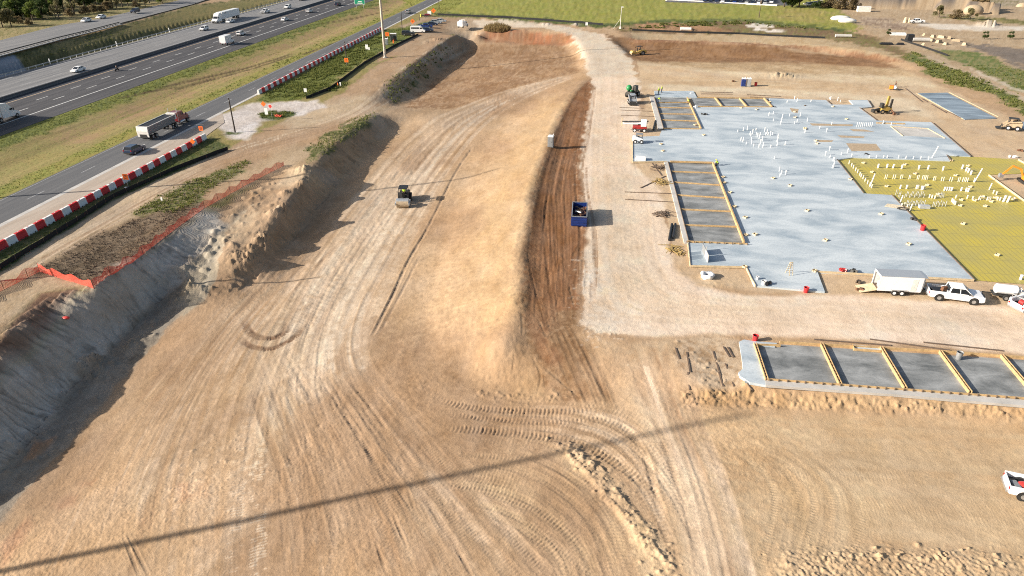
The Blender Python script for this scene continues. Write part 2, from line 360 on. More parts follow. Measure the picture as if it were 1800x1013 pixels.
def track(pts, width, col=None, op=.3, dz=0.0, tread=0, tz=.03, rim=0.0):
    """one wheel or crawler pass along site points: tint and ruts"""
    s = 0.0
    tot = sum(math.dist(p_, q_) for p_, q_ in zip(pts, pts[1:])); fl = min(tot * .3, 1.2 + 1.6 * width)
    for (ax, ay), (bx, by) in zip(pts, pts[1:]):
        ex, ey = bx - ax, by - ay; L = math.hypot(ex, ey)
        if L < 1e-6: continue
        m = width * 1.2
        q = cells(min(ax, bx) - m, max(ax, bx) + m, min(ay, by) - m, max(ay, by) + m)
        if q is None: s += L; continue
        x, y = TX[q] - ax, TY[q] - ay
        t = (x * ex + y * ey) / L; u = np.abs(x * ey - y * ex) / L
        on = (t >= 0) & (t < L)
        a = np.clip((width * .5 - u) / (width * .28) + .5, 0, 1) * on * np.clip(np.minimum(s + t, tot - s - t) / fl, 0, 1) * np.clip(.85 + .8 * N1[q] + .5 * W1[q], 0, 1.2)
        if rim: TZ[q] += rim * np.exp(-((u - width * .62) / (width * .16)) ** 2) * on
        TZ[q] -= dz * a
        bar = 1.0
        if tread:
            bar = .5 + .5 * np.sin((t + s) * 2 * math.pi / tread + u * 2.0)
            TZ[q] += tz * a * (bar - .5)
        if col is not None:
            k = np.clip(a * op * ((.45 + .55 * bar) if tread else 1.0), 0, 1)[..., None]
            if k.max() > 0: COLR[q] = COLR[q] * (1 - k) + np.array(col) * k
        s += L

def smooth(pts, n=8):
    p = [np.array(a, float) for a in pts]
    p = [2 * p[0] - p[1]] + p + [2 * p[-1] - p[-2]]
    o = []
    for i in range(1, len(p) - 2):
        for k in range(n):
            t = k / n
            o.append(.5 * ((2 * p[i]) + (-p[i-1] + p[i+1]) * t + (2*p[i-1] - 5*p[i] + 4*p[i+1] - p[i+2]) * t*t + (-p[i-1] + 3*p[i] - 3*p[i+1] + p[i+2]) * t**3))
    o.append(p[-2])
    return o
def px2s(l): return [GB(*p)[:2] for p in l]
def family(left, right, n, cols, wr=(.3, 1.4), opr=(.15, .5), dz=.02, seglen=(.25, 1), pairs=.5, tread=.15, ts=.32, wob=.03, seed=1):
    rr = random.Random(seed)
    a, b = smooth(px2s(left)), smooth(px2s(right))
    m = min(len(a), len(b))
    a = [a[int(i * (len(a) - 1) / (m - 1))] for i in range(m)]; b = [b[int(i * (len(b) - 1) / (m - 1))] for i in range(m)]
    for _ in range(n):
        k = rr.random(); dk = rr.uniform(-wob, wob) * 3
        i0 = rr.randint(0, m - 3); ln = int(m * rr.uniform(*seglen)); i1 = min(m - 1, i0 + max(3, ln))
        if rr.random() < .4: i0 = max(0, i1 - max(3, ln))
        pts = []
        for i in range(i0, i1 + 1):
            kk = k + dk * (i - i0) / m + rr.uniform(-wob, wob) * .15
            pts.append(tuple(a[i] * (1 - kk) + b[i] * kk))
        wd = rr.uniform(*wr); c = rr.choice(cols); op = rr.uniform(*opr); tr = ts if rr.random() < tread else 0
        track(pts, wd, c, op, .42 * dz * rr.uniform(.2, 1.4), tr, .022, dz * .2)
        if rr.random() < pairs:
            off = 2.0; q = []
            for j, p in enumerate(pts):
                p2 = pts[min(j + 1, len(pts) - 1)]; p1 = pts[max(j - 1, 0)]
                dx, dy = p2[0] - p1[0], p2[1] - p1[1]; l = math.hypot(dx, dy) or 1
                q.append((p[0] - dy / l * off, p[1] + dx / l * off))
            track(q, wd, c, op, dz * .3, tr, .022, dz * .2)
LT, DK, GY = (.55, .43, .315), (.255, .16, .095), (.46, .39, .315)
family([(330,1100),(380,800),(450,640),(560,450),(660,320),(740,235),(820,190),(900,160),(1000,135)], [(930,1100),(740,760),(640,600),(700,450),(790,300),(860,215),(930,170),(1010,135)], 210, [LT, LT, DK, DK, GY, (.40,.28,.17)], (.25, 1.7), (.12, .5), .022, (.12, .6), .5, .25, seed=2)
family([(330,1100),(420,760),(540,520),(700,300)], [(560,1100),(640,760),(690,500),(800,290)], 60, [LT, (.52,.43,.33), (.55,.47,.36)], (.6, 2.0), (.08, .26), .01, (.2, .6), .3, .1, seed=3)
family([(480,1100),(520,900),(470,720),(430,600)], [(1150,1100),(960,940),(800,790),(700,690)], 130, [LT, DK, (.42,.31,.2), (.34,.24,.15)], (.3, 1.2), (.15, .45), .02, (.2, .8), .5, .6, seed=4)
family([(10,1100),(150,830),(300,640),(420,500),(520,420)], [(420,1100),(400,830),(440,640),(520,520),(600,430)], 90, [DK, LT, (.40,.30,.2)], (.2, 1.0), (.12, .4), .02, (.1, .5), .4, .2, seed=5)
family([(760,690),(850,755),(960,768),(1060,808),(1140,900),(1200,1013)], [(830,700),(900,722),(1000,728),(1090,745),(1130,790),(1150,850)], 34, [DK, (.38,.27,.17), LT], (.5, .8), (.2, .5), .03, (.3, .9), .8, .9, .42, seed=6)
family([(800,780),(950,800),(1060,880),(1120,1013)], [(720,900),(850,930),(950,1000),(980,1100)], 50, [DK, (.40,.29,.18), (.5,.37,.22)], (.5, .8), (.12, .4), .03, (.2, .7), .6, .9, .36, seed=7)
family([(1065,600),(1125,720),(1185,880),(1225,1100)], [(1175,600),(1185,700),(1240,850),(1300,1100)], 50, [LT, LT, DK, (.44,.33,.22)], (.3, 1.0), (.15, .45), .015, (.4, 1), .6, .1, seed=8)
family([(1010,62),(1045,130),(1042,250),(1040,400),(1050,500),(1100,560),(1400,575),(1900,600)], [(1052,62),(1105,115),(1105,230),(1140,330),(1160,450),(1250,520),(1500,535),(1900,565)], 70, [(.62,.51,.39), (.50,.385,.27), (.54,.41,.29)], (.3, 1.4), (.08, .25), .008, (.2, .7), .6, .05, seed=9)
family([(0,490),(150,400),(400,270),(620,200),(720,120),(820,55)], [(0,520),(150,425),(400,290),(640,205),(760,110),(850,55)], 36, [LT, DK, (.50,.40,.29)], (.3, .7), (.2, .45), .015, (.3, 1), .8, 0, seed=10)
family([(1220,740),(1500,735),(1900,760)], [(1260,960),(1500,955),(1900,970)], 90, [(.36,.24,.135), (.52,.40,.26), (.48,.34,.2)], (.4, 2.4), (.12, .4), .003, (.15, .6), .4, .08, .3, seed=11)
family([(1230,760),(1350,850),(1330,1013)], [(1330,740),(1500,860),(1500,960)], 26, [(.42,.3,.18), (.52,.40,.26)], (.4, .8), (.15, .35), .015, (.3, .9), .7, .5, .3, seed=12)
family([(720,180),(800,110),(850,80)], [(990,130),(1000,100),(985,80)], 60, [DK, (.22,.135,.075), (.36,.245,.15)], (.4, 1.0), (.2, .4), .03, (.3, 1), .5, .2, .6, seed=13)
family([(1120,80),(1300,84),(1560,105)], [(1120,106),(1300,112),(1580,122)], 50, [(.17,.09,.045), (.29,.17,.09)], (.6, 2.0), (.2, .5), .01, (.2, .8), .4, .1, .6, seed=14)
family([(1130,112),(1350,118),(1700,150)], [(1130,160),(1350,162),(1600,180)], 40, [(.42,.29,.17), (.58,.47,.33)], (.5, 1.6), (.15, .4), .006, (.2, .8), .4, .05, seed=15)
family([(1037,140),(1030,210),(1014,300),(1025,420),(1015,540)], [(1015,160),(965,260),(935,360),(925,450),(918,560)], 120, [(.15,.075,.036), (.28,.15,.08), (.25,.13,.065)], (.2, .6), (.15, .45), .03, (.1, .45), .4, .35, .35, .06, seed=16)
family([(1037,140),(1030,210),(1014,300),(1025,420),(1015,560)], [(1015,160),(965,260),(935,360),(925,450),(960,580)], 46, [(.12,.062,.032), (.15,.08,.04)], (.14, .26), (.5, .85), .055, (.2, .5), 0, 0, .35, .06, seed=26)
family([(930,560),(960,620),(1000,710)], [(1030,580),(1060,640),(1090,720)], 34, [(.17,.1,.055), (.22,.135,.075), (.36,.25,.15)], (.2, .6), (.2, .5), .05, (.3, 1), .3, .4, .35, seed=17)
# dozer passes up and down the berm slope
ta = smooth(px2s([(740,640),(735,560),(765,430),(805,330),(865,245),(930,185),(1000,142)]), 60); tb = smooth(px2s([(885,603),(912,520),(918,430),(932,350),(955,270),(985,200),(1030,140)]), 60)
for i in range(0, 360):
    a, b = ta[i % len(ta)], tb[i % len(tb)]
    k0 = random.uniform(0, .6); k1 = random.uniform(k0 + .1, 1)
    j = random.uniform(-.5, .5)
    pts = [tuple(a * (1 - k) + b * k + np.array((0, j + .6 * math.sin(k * 3)))) for k in np.linspace(k0, k1, 7)]
    track(pts, random.uniform(.15, .5), random.choice([(.36,.24,.13), (.49,.345,.2), (.46,.32,.18)]), random.uniform(.1, .32), random.uniform(.0, .022), 0, 0, .008)
rr2 = random.Random(33)
for _ in range(46):
    x0 = rr2.uniform(-122, -101); y0 = rr2.uniform(90, 330); L_ = rr2.uniform(20, 90); s_ = rr2.uniform(-.04, .06)
    track([(x0 + s_ * t_ + .4 * math.sin(t_ * .08), y0 + t_) for t_ in np.linspace(0, L_, 12)], rr2.uniform(.3, 1.1), rr2.choice([(.17,.13,.06), (.34,.26,.13), (.16,.16,.05), (.30,.24,.1)]), rr2.uniform(.25, .6))
# strong single marks
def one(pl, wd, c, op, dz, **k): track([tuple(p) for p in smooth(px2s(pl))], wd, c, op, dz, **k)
one([(430,560),(440,585),(470,595),(500,585),(503,566)], .95, (.19,.118,.072), .8, .02)
one([(418,590),(440,608),(480,612),(520,590),(532,572)], .85, (.19,.118,.072), .8, .02)
one([(430,560),(440,585),(470,595),(500,585),(503,566)], .9, (.17,.105,.065), .95, .03, tread=.34, tz=.05)
one([(418,590),(440,608),(480,612),(520,590),(532,572)], .8, (.17,.105,.065), .95, .03, tread=.34, tz=.05)
one([(655,590),(690,520),(720,455),(755,395),(800,305),(830,260)], .5, (.20,.15,.11), .55, .10, rim=.05)
one([(668,585),(705,515),(738,450)], .35, (.22,.16,.12), .5, .06)
one([(690,430),(720,400),(735,380)], .4, (.28,.2,.13), .5, .03)
one([(780,752),(850,757),(930,765),(1010,780),(1080,812),(1140,860),(1170,905)], 1.0, (.26,.18,.11), .55, .05, tread=.42, tz=.12)
one([(760,700),(820,715),(900,722),(1000,722),(1060,712)], .9, (.28,.19,.12), .5, .04, tread=.42, tz=.09)
one([(780,728),(880,738),(980,742),(1080,735)], .7, (.28,.19,.12), .4, .03, tread=.40, tz=.08)
for q in ([(500,775),(515,805),(525,830)], [(505,790),(528,832)]): one(q, .8, (.24,.165,.11), .55, .03, tread=.3)
for q in ([(715,855),(730,900)], [(740,885),(758,922)], [(750,880),(775,925)], [(690,900),(715,960)], [(660,950),(680,1010)], [(800,960),(830,1013)], [(218,945),(245,1013)], [(225,940),(262,1013)]): one(q, .3, (.24,.17,.11), .4, .035, rim=.02)
for q in ([(917,545),(918,590)], [(945,560),(960,590),(972,585)], [(960,560),(967,580)], [(1005,455),(1018,430)], [(1000,500),(1010,540)], [(905,618),(900,660)], [(935,625),(950,660),(942,700)], [(950,640),(985,670),(1020,700)]): one(q, .3, (.2,.135,.08), .45, .05, rim=.03)
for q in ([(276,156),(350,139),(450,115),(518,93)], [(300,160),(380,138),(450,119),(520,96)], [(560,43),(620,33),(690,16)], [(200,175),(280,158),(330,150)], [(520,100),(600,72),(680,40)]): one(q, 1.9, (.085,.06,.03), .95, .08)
for q in ([(832,610),(827,635)], [(838,608),(826,640)]): one(q, .3, (.2,.14,.08), .4, .02)

# ------------------------------------------------------------------ lumps, gullies, clods
def bump(x, y, r, h, col=None, op=.5, rough=1.0):
    q = cells(x - 2.2 * r, x + 2.2 * r, y - 2.2 * r, y + 2.2 * r)
    if q is None: return
    d2 = ((TX[q] - x) ** 2 + (TY[q] - y) ** 2) / (r * r)
    g = np.exp(-d2 * 1.6) * np.clip(.75 + rough * (.9 * N3[q] + .5 * N1[q]), 0, 1.6)
    TZ[q] += h * g
    if col is not None:
        k = (g * op)[..., None]; COLR[q] = COLR[q] * (1 - k) + np.array(col) * k
def lumps(line, n, spread, r, h, col=None, seed=0, op=.5, rough=1.0):
    rr = random.Random(seed); pts = smooth(px2s(line), 30)
    for _ in range(n):
        p = rr.choice(pts); bump(p[0] + rr.gauss(0, spread * 1.25), p[1] + rr.gauss(0, spread * 1.25), rr.uniform(*r) * rr.choice((.4, .55, .75, 1)), rr.uniform(*h) * .6, col, op * .7, rough)
lumps([(412,482),(440,450),(480,398),(530,328),(546,298)], 50, .7, (1.3, 2.6), (.3, 1.0), (.50,.39,.26), 1, .5, .35)
lumps([(330,505),(380,435),(430,385),(480,330)], 150, 1.7, (.4, 1.2), (.1, .5), (.42,.35,.25), 31, .5, .3)
lumps([(20,815),(70,770),(150,662),(205,618),(285,530)], 110, 1.1, (.6, 2.2), (.1, .8), None, 32, .5, .25)
lumps([(546,298),(600,238),(660,200)], 30, .9, (.5, 1.2), (.05, .4), None, 2)
lumps([(668,163),(705,130),(765,88),(815,60)], 60, .8, (.5, 1.3), (.05, .5), None, 3)
lumps([(808,60),(850,52),(885,55),(940,53),(1000,60)], 50, 1.2, (.8, 1.8), (.1, .7), None, 4)
lumps([(300,500),(340,470),(390,420)], 70, 1.0, (.4, 1.1), (.1, .5), None, 5, .5, .3)
lumps([(320,520),(335,500),(360,520)], 40, .9, (.4, 1.0), (.2, .8), (.42,.34,.24), 6, .5, .3)
lumps([(985,785),(1030,815),(1075,870),(1130,940),(1175,1010)], 190, .55, (.12, .5), (.04, .3), (.50,.38,.25), 7)
lumps([(985,780),(1020,800),(1050,830)], 60, .5, (.12, .35), (.08, .35), (.52,.41,.29), 8)
lumps([(1360,990),(1500,985),(1650,990),(1850,995)], 900, .8, (.06, .2), (.02, .12), (.50,.365,.22), 9, .3)
lumps([(1450,975),(1600,975),(1850,985)], 70, .5, (.15, .3), (.1, .28), (.52,.38,.23), 10, .3)
lumps([(1200,700),(1300,698),(1580,712),(1850,730)], 260, .35, (.12, .4), (.03, .2), (.40,.26,.14), 11, .4)
lumps([(840,690),(880,695),(950,700),(1000,690)], 90, .4, (.12, .4), (.05, .22), (.46,.33,.19), 12)
lumps([(1018,440),(1020,540),(1040,585),(1090,590)], 160, .7, (.1, .35), (.02, .12), (.6,.53,.45), 13, .6)
lumps([(1036,150),(1025,220),(1010,290),(1025,350),(1035,420)], 160, .35, (.12, .5), (.03, .2), (.55,.44,.33), 14, .5)
lumps([(1110,300),(1165,290),(1180,380),(1185,460),(1230,495),(1300,505)], 90, .6, (.1, .4), (.03, .15), (.48,.36,.22), 15, .5)
lumps([(1062,60),(1090,82),(1113,107)], 30, .6, (.4, .9), (.1, .4), None, 16)
lumps([(1110,66),(1300,72),(1450,82),(1590,108)], 120, .8, (.4, 1.0), (.05, .4), None, 17)
lumps([(1125,46),(1180,46),(1220,52)], 30, 1.5, (1, 2.5), (.3, 1.0), (.33,.2,.11), 18)
lumps([(1620,62),(1660,68),(1700,80)], 90, 4, (.5, 1.4), (.1, .6), (.45,.36,.26), 19)
lumps([(1200,620),(1240,640),(1250,680)], 60, .8, (.15, .5), (.04, .2), (.42,.32,.22), 20)
lumps([(350,860),(400,780),(420,830)], 120, 1.6, (.12, .4), (.03, .12), (.52,.41,.29), 21, .4)
for cx, cy, r, h, c in ((1735, 44, 4.5, 3.0, (.60,.52,.41)), (960, 44, 2.5, 1.0, (.62,.56,.49)), (1012, 44, 2.2, .9, (.62,.56,.49)), (770, 70, 2.6, .9, (.36,.26,.17)), (752, 74, 2.0, .6, (.36,.26,.17)), (1375, 133, 5, .8, (.5,.37,.23))):
    x, y, z = GB(cx, cy); bump(x, y, r, h, c, .9)
one([(1030,140),(1008,162),(983,202),(953,272),(930,352),(916,430),(910,520),(902,572)], 2.2, (.52,.37,.21), .3, -.07)  # crest lip raised and tinted paler to give a bright edge
one([(975,783),(1022,808),(1075,868),(1130,938),(1178,1012)], 1.5, None, 0, -.16)
q = polymask(px2s([(1372,972),(1500,968),(1850,982),(1950,1100),(1350,1100)]), .7, .6)
if q:
    rs, cs, m_ = q; gx_ = TX[rs, cs] * .92 + TY[rs, cs] * .4 + .25 * W1[rs, cs]
    TZ[rs, cs] += m_ * (.14 + (.018 * np.sin(gx_ * 2 * math.pi / .42) * np.clip(.5 + N2[rs, cs] * 2, 0, 1)) + .085 * N3[rs, cs] + .06 * N1[rs, cs])
q = polymask(px2s([(1195,690),(1300,688),(1580,702),(1850,722),(1850,738),(1600,726),(1350,716),(1200,716)]), .4, .4)
if q:
    rs, cs, m_ = q; TZ[rs, cs] += m_ * (.09 * N3[rs, cs] + .10 * N1[rs, cs] + .012 * np.sin((TX[rs, cs] * 1.0 + .6 * W1[rs, cs]) * 2 * math.pi / .5))
# far quarry face on the right
fa = [P(1455, 12), P(1600, 14), P(1690, 19), P(1760, 24)]
for (ax, ay), (bx, by) in zip(fa, fa[1:]):
    q = cells(min(ax, bx) - 1, max(ax, bx) + 1, min(ay, by) - 5, max(ay, by) + 60)
    if q is None: continue
    t = (TX[q] - ax) / (bx - ax); yl = ay + (by - ay) * t
    on = ((t >= 0) & (t < 1)).astype(float)
    dd = TY[q] - yl + 1.5 * fbm(TX[q] * .2, TY[q] * 0, 77, 3)
    up = np.clip(dd / 1.6, 0, 1) * np.clip((60 - dd) / 40, 0, 1) * on
    TZ[q] += 4.2 * up
    k = (np.clip(dd / 1.0 + .5, 0, 1) * np.clip((4.5 - dd) / 1.0, 0, 1) * on)[..., None]
    COLR[q] = COLR[q] * (1 - k) + np.array((.17, .145, .125)) * k
# gullies down the banks: ridged noise along the bank
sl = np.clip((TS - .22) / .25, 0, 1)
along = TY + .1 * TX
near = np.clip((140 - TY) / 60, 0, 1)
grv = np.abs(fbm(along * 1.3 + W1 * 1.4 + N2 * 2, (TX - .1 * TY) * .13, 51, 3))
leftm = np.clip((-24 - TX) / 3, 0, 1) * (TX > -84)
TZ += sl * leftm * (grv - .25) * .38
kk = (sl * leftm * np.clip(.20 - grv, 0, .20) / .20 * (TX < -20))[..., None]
COLR *= (1 - kk * .45 * np.clip(.6 + 1.2 * N1 + .6 * N2, 0, 1)[..., None])  # groove bottoms darkened in colour, since the shaded bank shows little relief
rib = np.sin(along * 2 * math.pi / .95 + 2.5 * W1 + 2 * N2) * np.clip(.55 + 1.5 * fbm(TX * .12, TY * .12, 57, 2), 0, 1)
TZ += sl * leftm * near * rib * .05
COLR *= 1 - (sl * leftm * near * np.clip(-rib - .3, 0, 1) * .45)[..., None]  # rib hollows get their shade from the colour too
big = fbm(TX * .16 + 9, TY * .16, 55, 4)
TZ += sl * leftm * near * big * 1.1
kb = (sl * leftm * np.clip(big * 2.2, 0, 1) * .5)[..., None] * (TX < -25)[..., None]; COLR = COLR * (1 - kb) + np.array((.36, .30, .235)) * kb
TZ += sl * (1 - leftm) * (TX > -60) * N1 * .08
# general roughness, smoother on driven ground
dirt = np.clip((TX + 82) / 3, 0, 1)
calm = 1 - .7 * np.clip((TX - 19) / 4, 0, 1)
TZ += dirt * calm * (N1 * .026 + N3 * .015) + dirt * calm * np.clip(N2, 0, 1) * N3 * .04
grassm = ((COLR[..., 1] > COLR[..., 0] * .86) & (COLR[..., 2] < COLR[..., 1] * .5)).astype(float)
TZ += grassm * (N1 * .05 + N3 * .04) * (TX > -200)
# far field crop rows and clumps
fld = grassm * (TY > 300) * (TX > -75)
TZ += fld * (np.abs(fbm(TX * .25, TY * .5, 61, 3)) * .45)
TZ = np.where(TY > 600, -3.0, TZ)
pz = fbm(TX * .085 + 3, TY * .05, 91, 5); p2 = fbm(TX * .45, TY * .3, 95, 5)
left = dirt * (COLR[..., 2] < COLR[..., 0] * .56) * (COLR[..., 0] > .28) * (TX < 12) * (TY < 330) * np.clip(1 - grassm, 0, 1)
k = (left * np.clip(pz * 2.8 + .25, 0, 1) * .72)[..., None]; COLR = COLR * (1 - k) + np.array((.30, .195, .118)) * k
k = (left * np.clip(-pz * 2.8 - .3, 0, 1) * .18)[..., None]; COLR = COLR * (1 - k) + np.array((.53, .42, .305)) * k
k = (dirt * (1 - grassm) * np.clip((p2 - .12) * 3.5, 0, 1) * .28)[..., None]; COLR = COLR * (1 - k) + COLR * np.array((.68, .62, .56)) * k
k = (dirt * (1 - grassm) * np.clip((-p2 - .14) * 3.5, 0, 1) * .22)[..., None]; COLR = COLR * (1 - k) + np.minimum(COLR * 1.35, .6) * k
# tint variation that belongs to the soil: clods, dust, dampness
v = 1 + .10 * N1 + .12 * N2 + .05 * N3
vv = fbm(TX * .7, TY * .25, 71, 4)
hue = fbm(TX * .2, TY * .2, 81, 3)
COLR *= v[..., None]
COLR += (vv * .035)[..., None] * np.array((1, .9, .8)) * dirt[..., None]
COLR *= 1 + hue[..., None] * np.array((.03, 0, -.05))
COLR = np.clip(COLR, .01, .8)

# flatten under the slabs and the carriageways
def flatten(q, z, feather=.3):
    r = polymask(q, feather, 0)
    if r is None: return
    rs, cs, a = r
    TZ[rs, cs] = TZ[rs, cs] * (1 - a) + z * a
SLABZ = .22
slab_px = [(1215,188.5),(1232,226),(1203,226),(1165,225),(1159,239),(1112,241),(1112,285),(1172,284),(1255,284),(1310,429),(1209,427),(1213,467),(1311,469),(1326,502),(1450,513),(1437,478),(1712,492),(1567,343),(1518,340),(1471,281),(1500,277),(1670,283),(1664,273),(1706,275),(1637,215),(1541,212),(1511,190),(1533,188),(1525,176),(1492,176),(1500,184),(1461,184),(1452,176),(1352,173),(1357,188.5)]
sheet_px = [(1471,281),(1500,277),(1670,283),(1664,273),(1706,275),(1790,280),(1840,303),(1737,307),(1806,357),(1900,430),(1960,512),(1712,492),(1567,343),(1518,340)]
slab_q = [P(x, y, SLABZ) for x, y in slab_px]
sheet_q = [P(x, y, .12) for x, y in sheet_px]
form_far = [P(*q, .05) for q in [(1148,171),(1207,171),(1232,226),(1165,226)]]
form_mid = [P(*q, .05) for q in [(1172,284),(1255,284),(1310,430),(1209,427)]]
form_back = [P(*q, .05) for q in [(1214,171),(1352,173),(1357,188),(1222,187)]]
form_row = [P(*q, .05) for q in [(1300,600),(1800,632),(1960,642),(1960,716),(1800,704),(1310,672)]]
slab_top = [P(x, y, SLABZ) for x, y in [(1150,160),(1219,160),(1225,171.3),(1151,170)]]
for q in (slab_q, slab_top, form_far, form_mid, form_back): flatten(q, -.05)
flatten(sheet_q, 0.0); flatten(form_row, -.08)
far_slab_px = [(1614,164),(1665,163),(1752,208),(1696,210)]
far_slab2_px = [(1782,214),(1830,214),(1900,245),(1830,250)]
for l in (far_slab_px, far_slab2_px): flatten([P(*q, .1) for q in l], -.03)
flatten([(-91, 0), (-82.6, 0), (-82.6, 131), (-84.5, 147), (-91, 156)], -.05, .4)
for x0, x1 in ((-99.2, -89.5), (-178, -127)): flatten([(x0, 0), (x1, 0), (x1, 900), (x0, 900)], -.04, .4)

def H(x, y):
    """final ground height"""
    r = min(max(np.searchsorted(ys, y) - 1, 0), NR - 2)
    fy = (y - ys[r]) / (ys[r + 1] - ys[r])
    o = 0
    for rr_, wgt in ((r, 1 - fy), (r + 1, fy)):
        c = (x - XC * ys[rr_]) / depth(ys[rr_]) * (NC - 1) / 1.96 + (NC - 1) / 2
        c = min(max(c, 0), NC - 1.001); ci = int(c); fc = c - ci
        o += wgt * (TZ[rr_, ci] * (1 - fc) + TZ[rr_, ci + 1] * fc)
    return float(o)
def G(px, py): return ray(px, py, H)

# ------------------------------------------------------------------ materials
def newmat(name):
    m = bpy.data.materials.new(name); m.use_nodes = True
    return m, m.node_tree.nodes, m.node_tree.links, m.node_tree.nodes['Principled BSDF']
def mat(name, col, rough=.6, metal=0.0, var=.12, scale=3.0, bump=0.0, coat=0.0, dirt=None, dirt_amt=.35):
    m, n, l, b = newmat(name)
    tc = n.new('ShaderNodeTexCoord')
    no = n.new('ShaderNodeTexNoise'); no.inputs['Scale'].default_value = scale; no.inputs['Detail'].default_value = 6
    l.new(tc.outputs['Object'], no.inputs['Vector'])
    r = n.new('ShaderNodeValToRGB'); r.color_ramp.elements[0].position = .3; r.color_ramp.elements[1].position = .7
    d = dirt if dirt else tuple(c * (1 - var) for c in col)
    if dirt: d = tuple(a * (1 - dirt_amt) + b_ * dirt_amt for a, b_ in zip(col, dirt))
    r.color_ramp.elements[0].color = (*d, 1); r.color_ramp.elements[1].color = (*[min(1, c * (1 + var * .5)) for c in col], 1)
    l.new(no.outputs['Fac'], r.inputs[0]); l.new(r.outputs[0], b.inputs['Base Color'])
    b.inputs['Roughness'].default_value = rough; b.inputs['Metallic'].default_value = metal
    b.inputs['Coat Weight'].default_value = coat
    if bump:
        bp = n.new('ShaderNodeBump'); bp.inputs['Strength'].default_value = bump; bp.inputs['Distance'].default_value = .02
        l.new(no.outputs['Fac'], bp.inputs['Height']); l.new(bp.outputs[0], b.inputs['Normal'])
    return m
M = {}
def soil_material():
    m, n, l, b = newmat('soil')
    at = n.new('ShaderNodeAttribute'); at.attribute_name = 'soil'
    tc = n.new('ShaderNodeTexCoord')
    mix = at.outputs['Color']
    hs = []
    for sc, lo, hi, det in ((7.0, .85, 1.11, 8), (1.5, .88, 1.10, 7)):
        no = n.new('ShaderNodeTexNoise'); no.inputs['Scale'].default_value = sc; no.inputs['Detail'].default_value = det; no.inputs['Roughness'].default_value = .65
        l.new(tc.outputs['Object'], no.inputs['Vector'])
        mr = n.new('ShaderNodeMapRange'); mr.inputs[1].default_value = .3; mr.inputs[2].default_value = .7; mr.inputs[3].default_value = lo; mr.inputs[4].default_value = hi
        l.new(no.outputs['Fac'], mr.inputs[0])
        mu = n.new('ShaderNodeVectorMath'); mu.operation = 'SCALE'
        l.new(mix, mu.inputs[0]); l.new(mr.outputs[0], mu.inputs['Scale']); mix = mu.outputs[0]; hs.append(no)
    l.new(mix, b.inputs['Base Color'])
    b.inputs['Roughness'].default_value = .95; b.inputs['Specular IOR Level'].default_value = .15
    bp = n.new('ShaderNodeBump'); bp.inputs['Strength'].default_value = .55; bp.inputs['Distance'].default_value = .06
    l.new(hs[0].outputs['Fac'], bp.inputs['Height'])
    bp2 = n.new('ShaderNodeBump'); bp2.inputs['Strength'].default_value = .35; bp2.inputs['Distance'].default_value = .12
    l.new(hs[1].outputs['Fac'], bp2.inputs['Height']); l.new(bp.outputs[0], bp2.inputs['Normal'])
    l.new(bp2.outputs[0], b.inputs['Normal'])
    return m
def streak_mat(name, ca, cb, sx, sy, rough=.55, sc=1.0, lo=.35, hi=.68, bump=0, fine=.08):
    m, n, l, b = newmat(name)
    tc = n.new('ShaderNodeTexCoord'); mp = n.new('ShaderNodeMapping'); mp.inputs['Scale'].default_value = (sx, sy, 1)
    l.new(tc.outputs['Object'], mp.inputs[0])
    no = n.new('ShaderNodeTexNoise'); no.inputs['Scale'].default_value = sc; no.inputs['Detail'].default_value = 7; no.inputs['Roughness'].default_value = .6; no.inputs['Distortion'].default_value = .4
    l.new(mp.outputs[0], no.inputs['Vector'])
    r = n.new('ShaderNodeValToRGB'); r.color_ramp.elements[0].position = lo; r.color_ramp.elements[1].position = hi
    r.color_ramp.elements[0].color = (*ca, 1); r.color_ramp.elements[1].color = (*cb, 1)
    l.new(no.outputs['Fac'], r.inputs[0])
    n2 = n.new('ShaderNodeTexNoise'); n2.inputs['Scale'].default_value = 4; n2.inputs['Detail'].default_value = 8; n2.inputs['Roughness'].default_value = .7
    l.new(tc.outputs['Object'], n2.inputs['Vector'])
    mr = n.new('ShaderNodeMapRange'); mr.inputs[1].default_value = .3; mr.inputs[2].default_value = .7; mr.inputs[3].default_value = 1 - fine; mr.inputs[4].default_value = 1 + fine
    l.new(n2.outputs['Fac'], mr.inputs[0])
    mu = n.new('ShaderNodeVectorMath'); mu.operation = 'SCALE'; l.new(r.outputs[0], mu.inputs[0]); l.new(mr.outputs[0], mu.inputs['Scale'])
    l.new(mu.outputs[0], b.inputs['Base Color']); b.inputs['Roughness'].default_value = rough
    b.inputs['Specular IOR Level'].default_value = .35
    if bump:
        bp = n.new('ShaderNodeBump'); bp.inputs['Strength'].default_value = bump; bp.inputs['Distance'].default_value = .03
        l.new(n2.outputs['Fac'], bp.inputs['Height']); l.new(bp.outputs[0], b.inputs['Normal'])
    return m
M['soil'] = soil_material()
M['asphalt_dark'] = streak_mat('asphalt_dark', (.042,.041,.045), (.085,.082,.086), .9, .03, .8, 1.0)
M['asphalt'] = streak_mat('asphalt', (.088,.090,.096), (.125,.126,.13), .9, .03, .85, 1.0)
M['pavement_light'] = streak_mat('pavement_light', (.14,.14,.145), (.23,.225,.22), .9, .03, .8, 1.0)
M['median_dark'] = streak_mat('median_dark', (.030,.034,.045), (.045,.048,.058), .6, .03, .8, 1.0)
M['concrete_tan'] = streak_mat('concrete_tan', (.33,.27,.215), (.42,.36,.30), .6, .08, .9, 1.0)
M['slab'] = streak_mat('slab', (.285,.345,.395), (.50,.55,.58), .11, .21, .55, 1.25, .34, .60, 0, .15)
M['slab_dark'] = streak_mat('slab_dark', (.10,.125,.155), (.33,.40,.46), .08, .3, .4, 1.2, .3, .7)
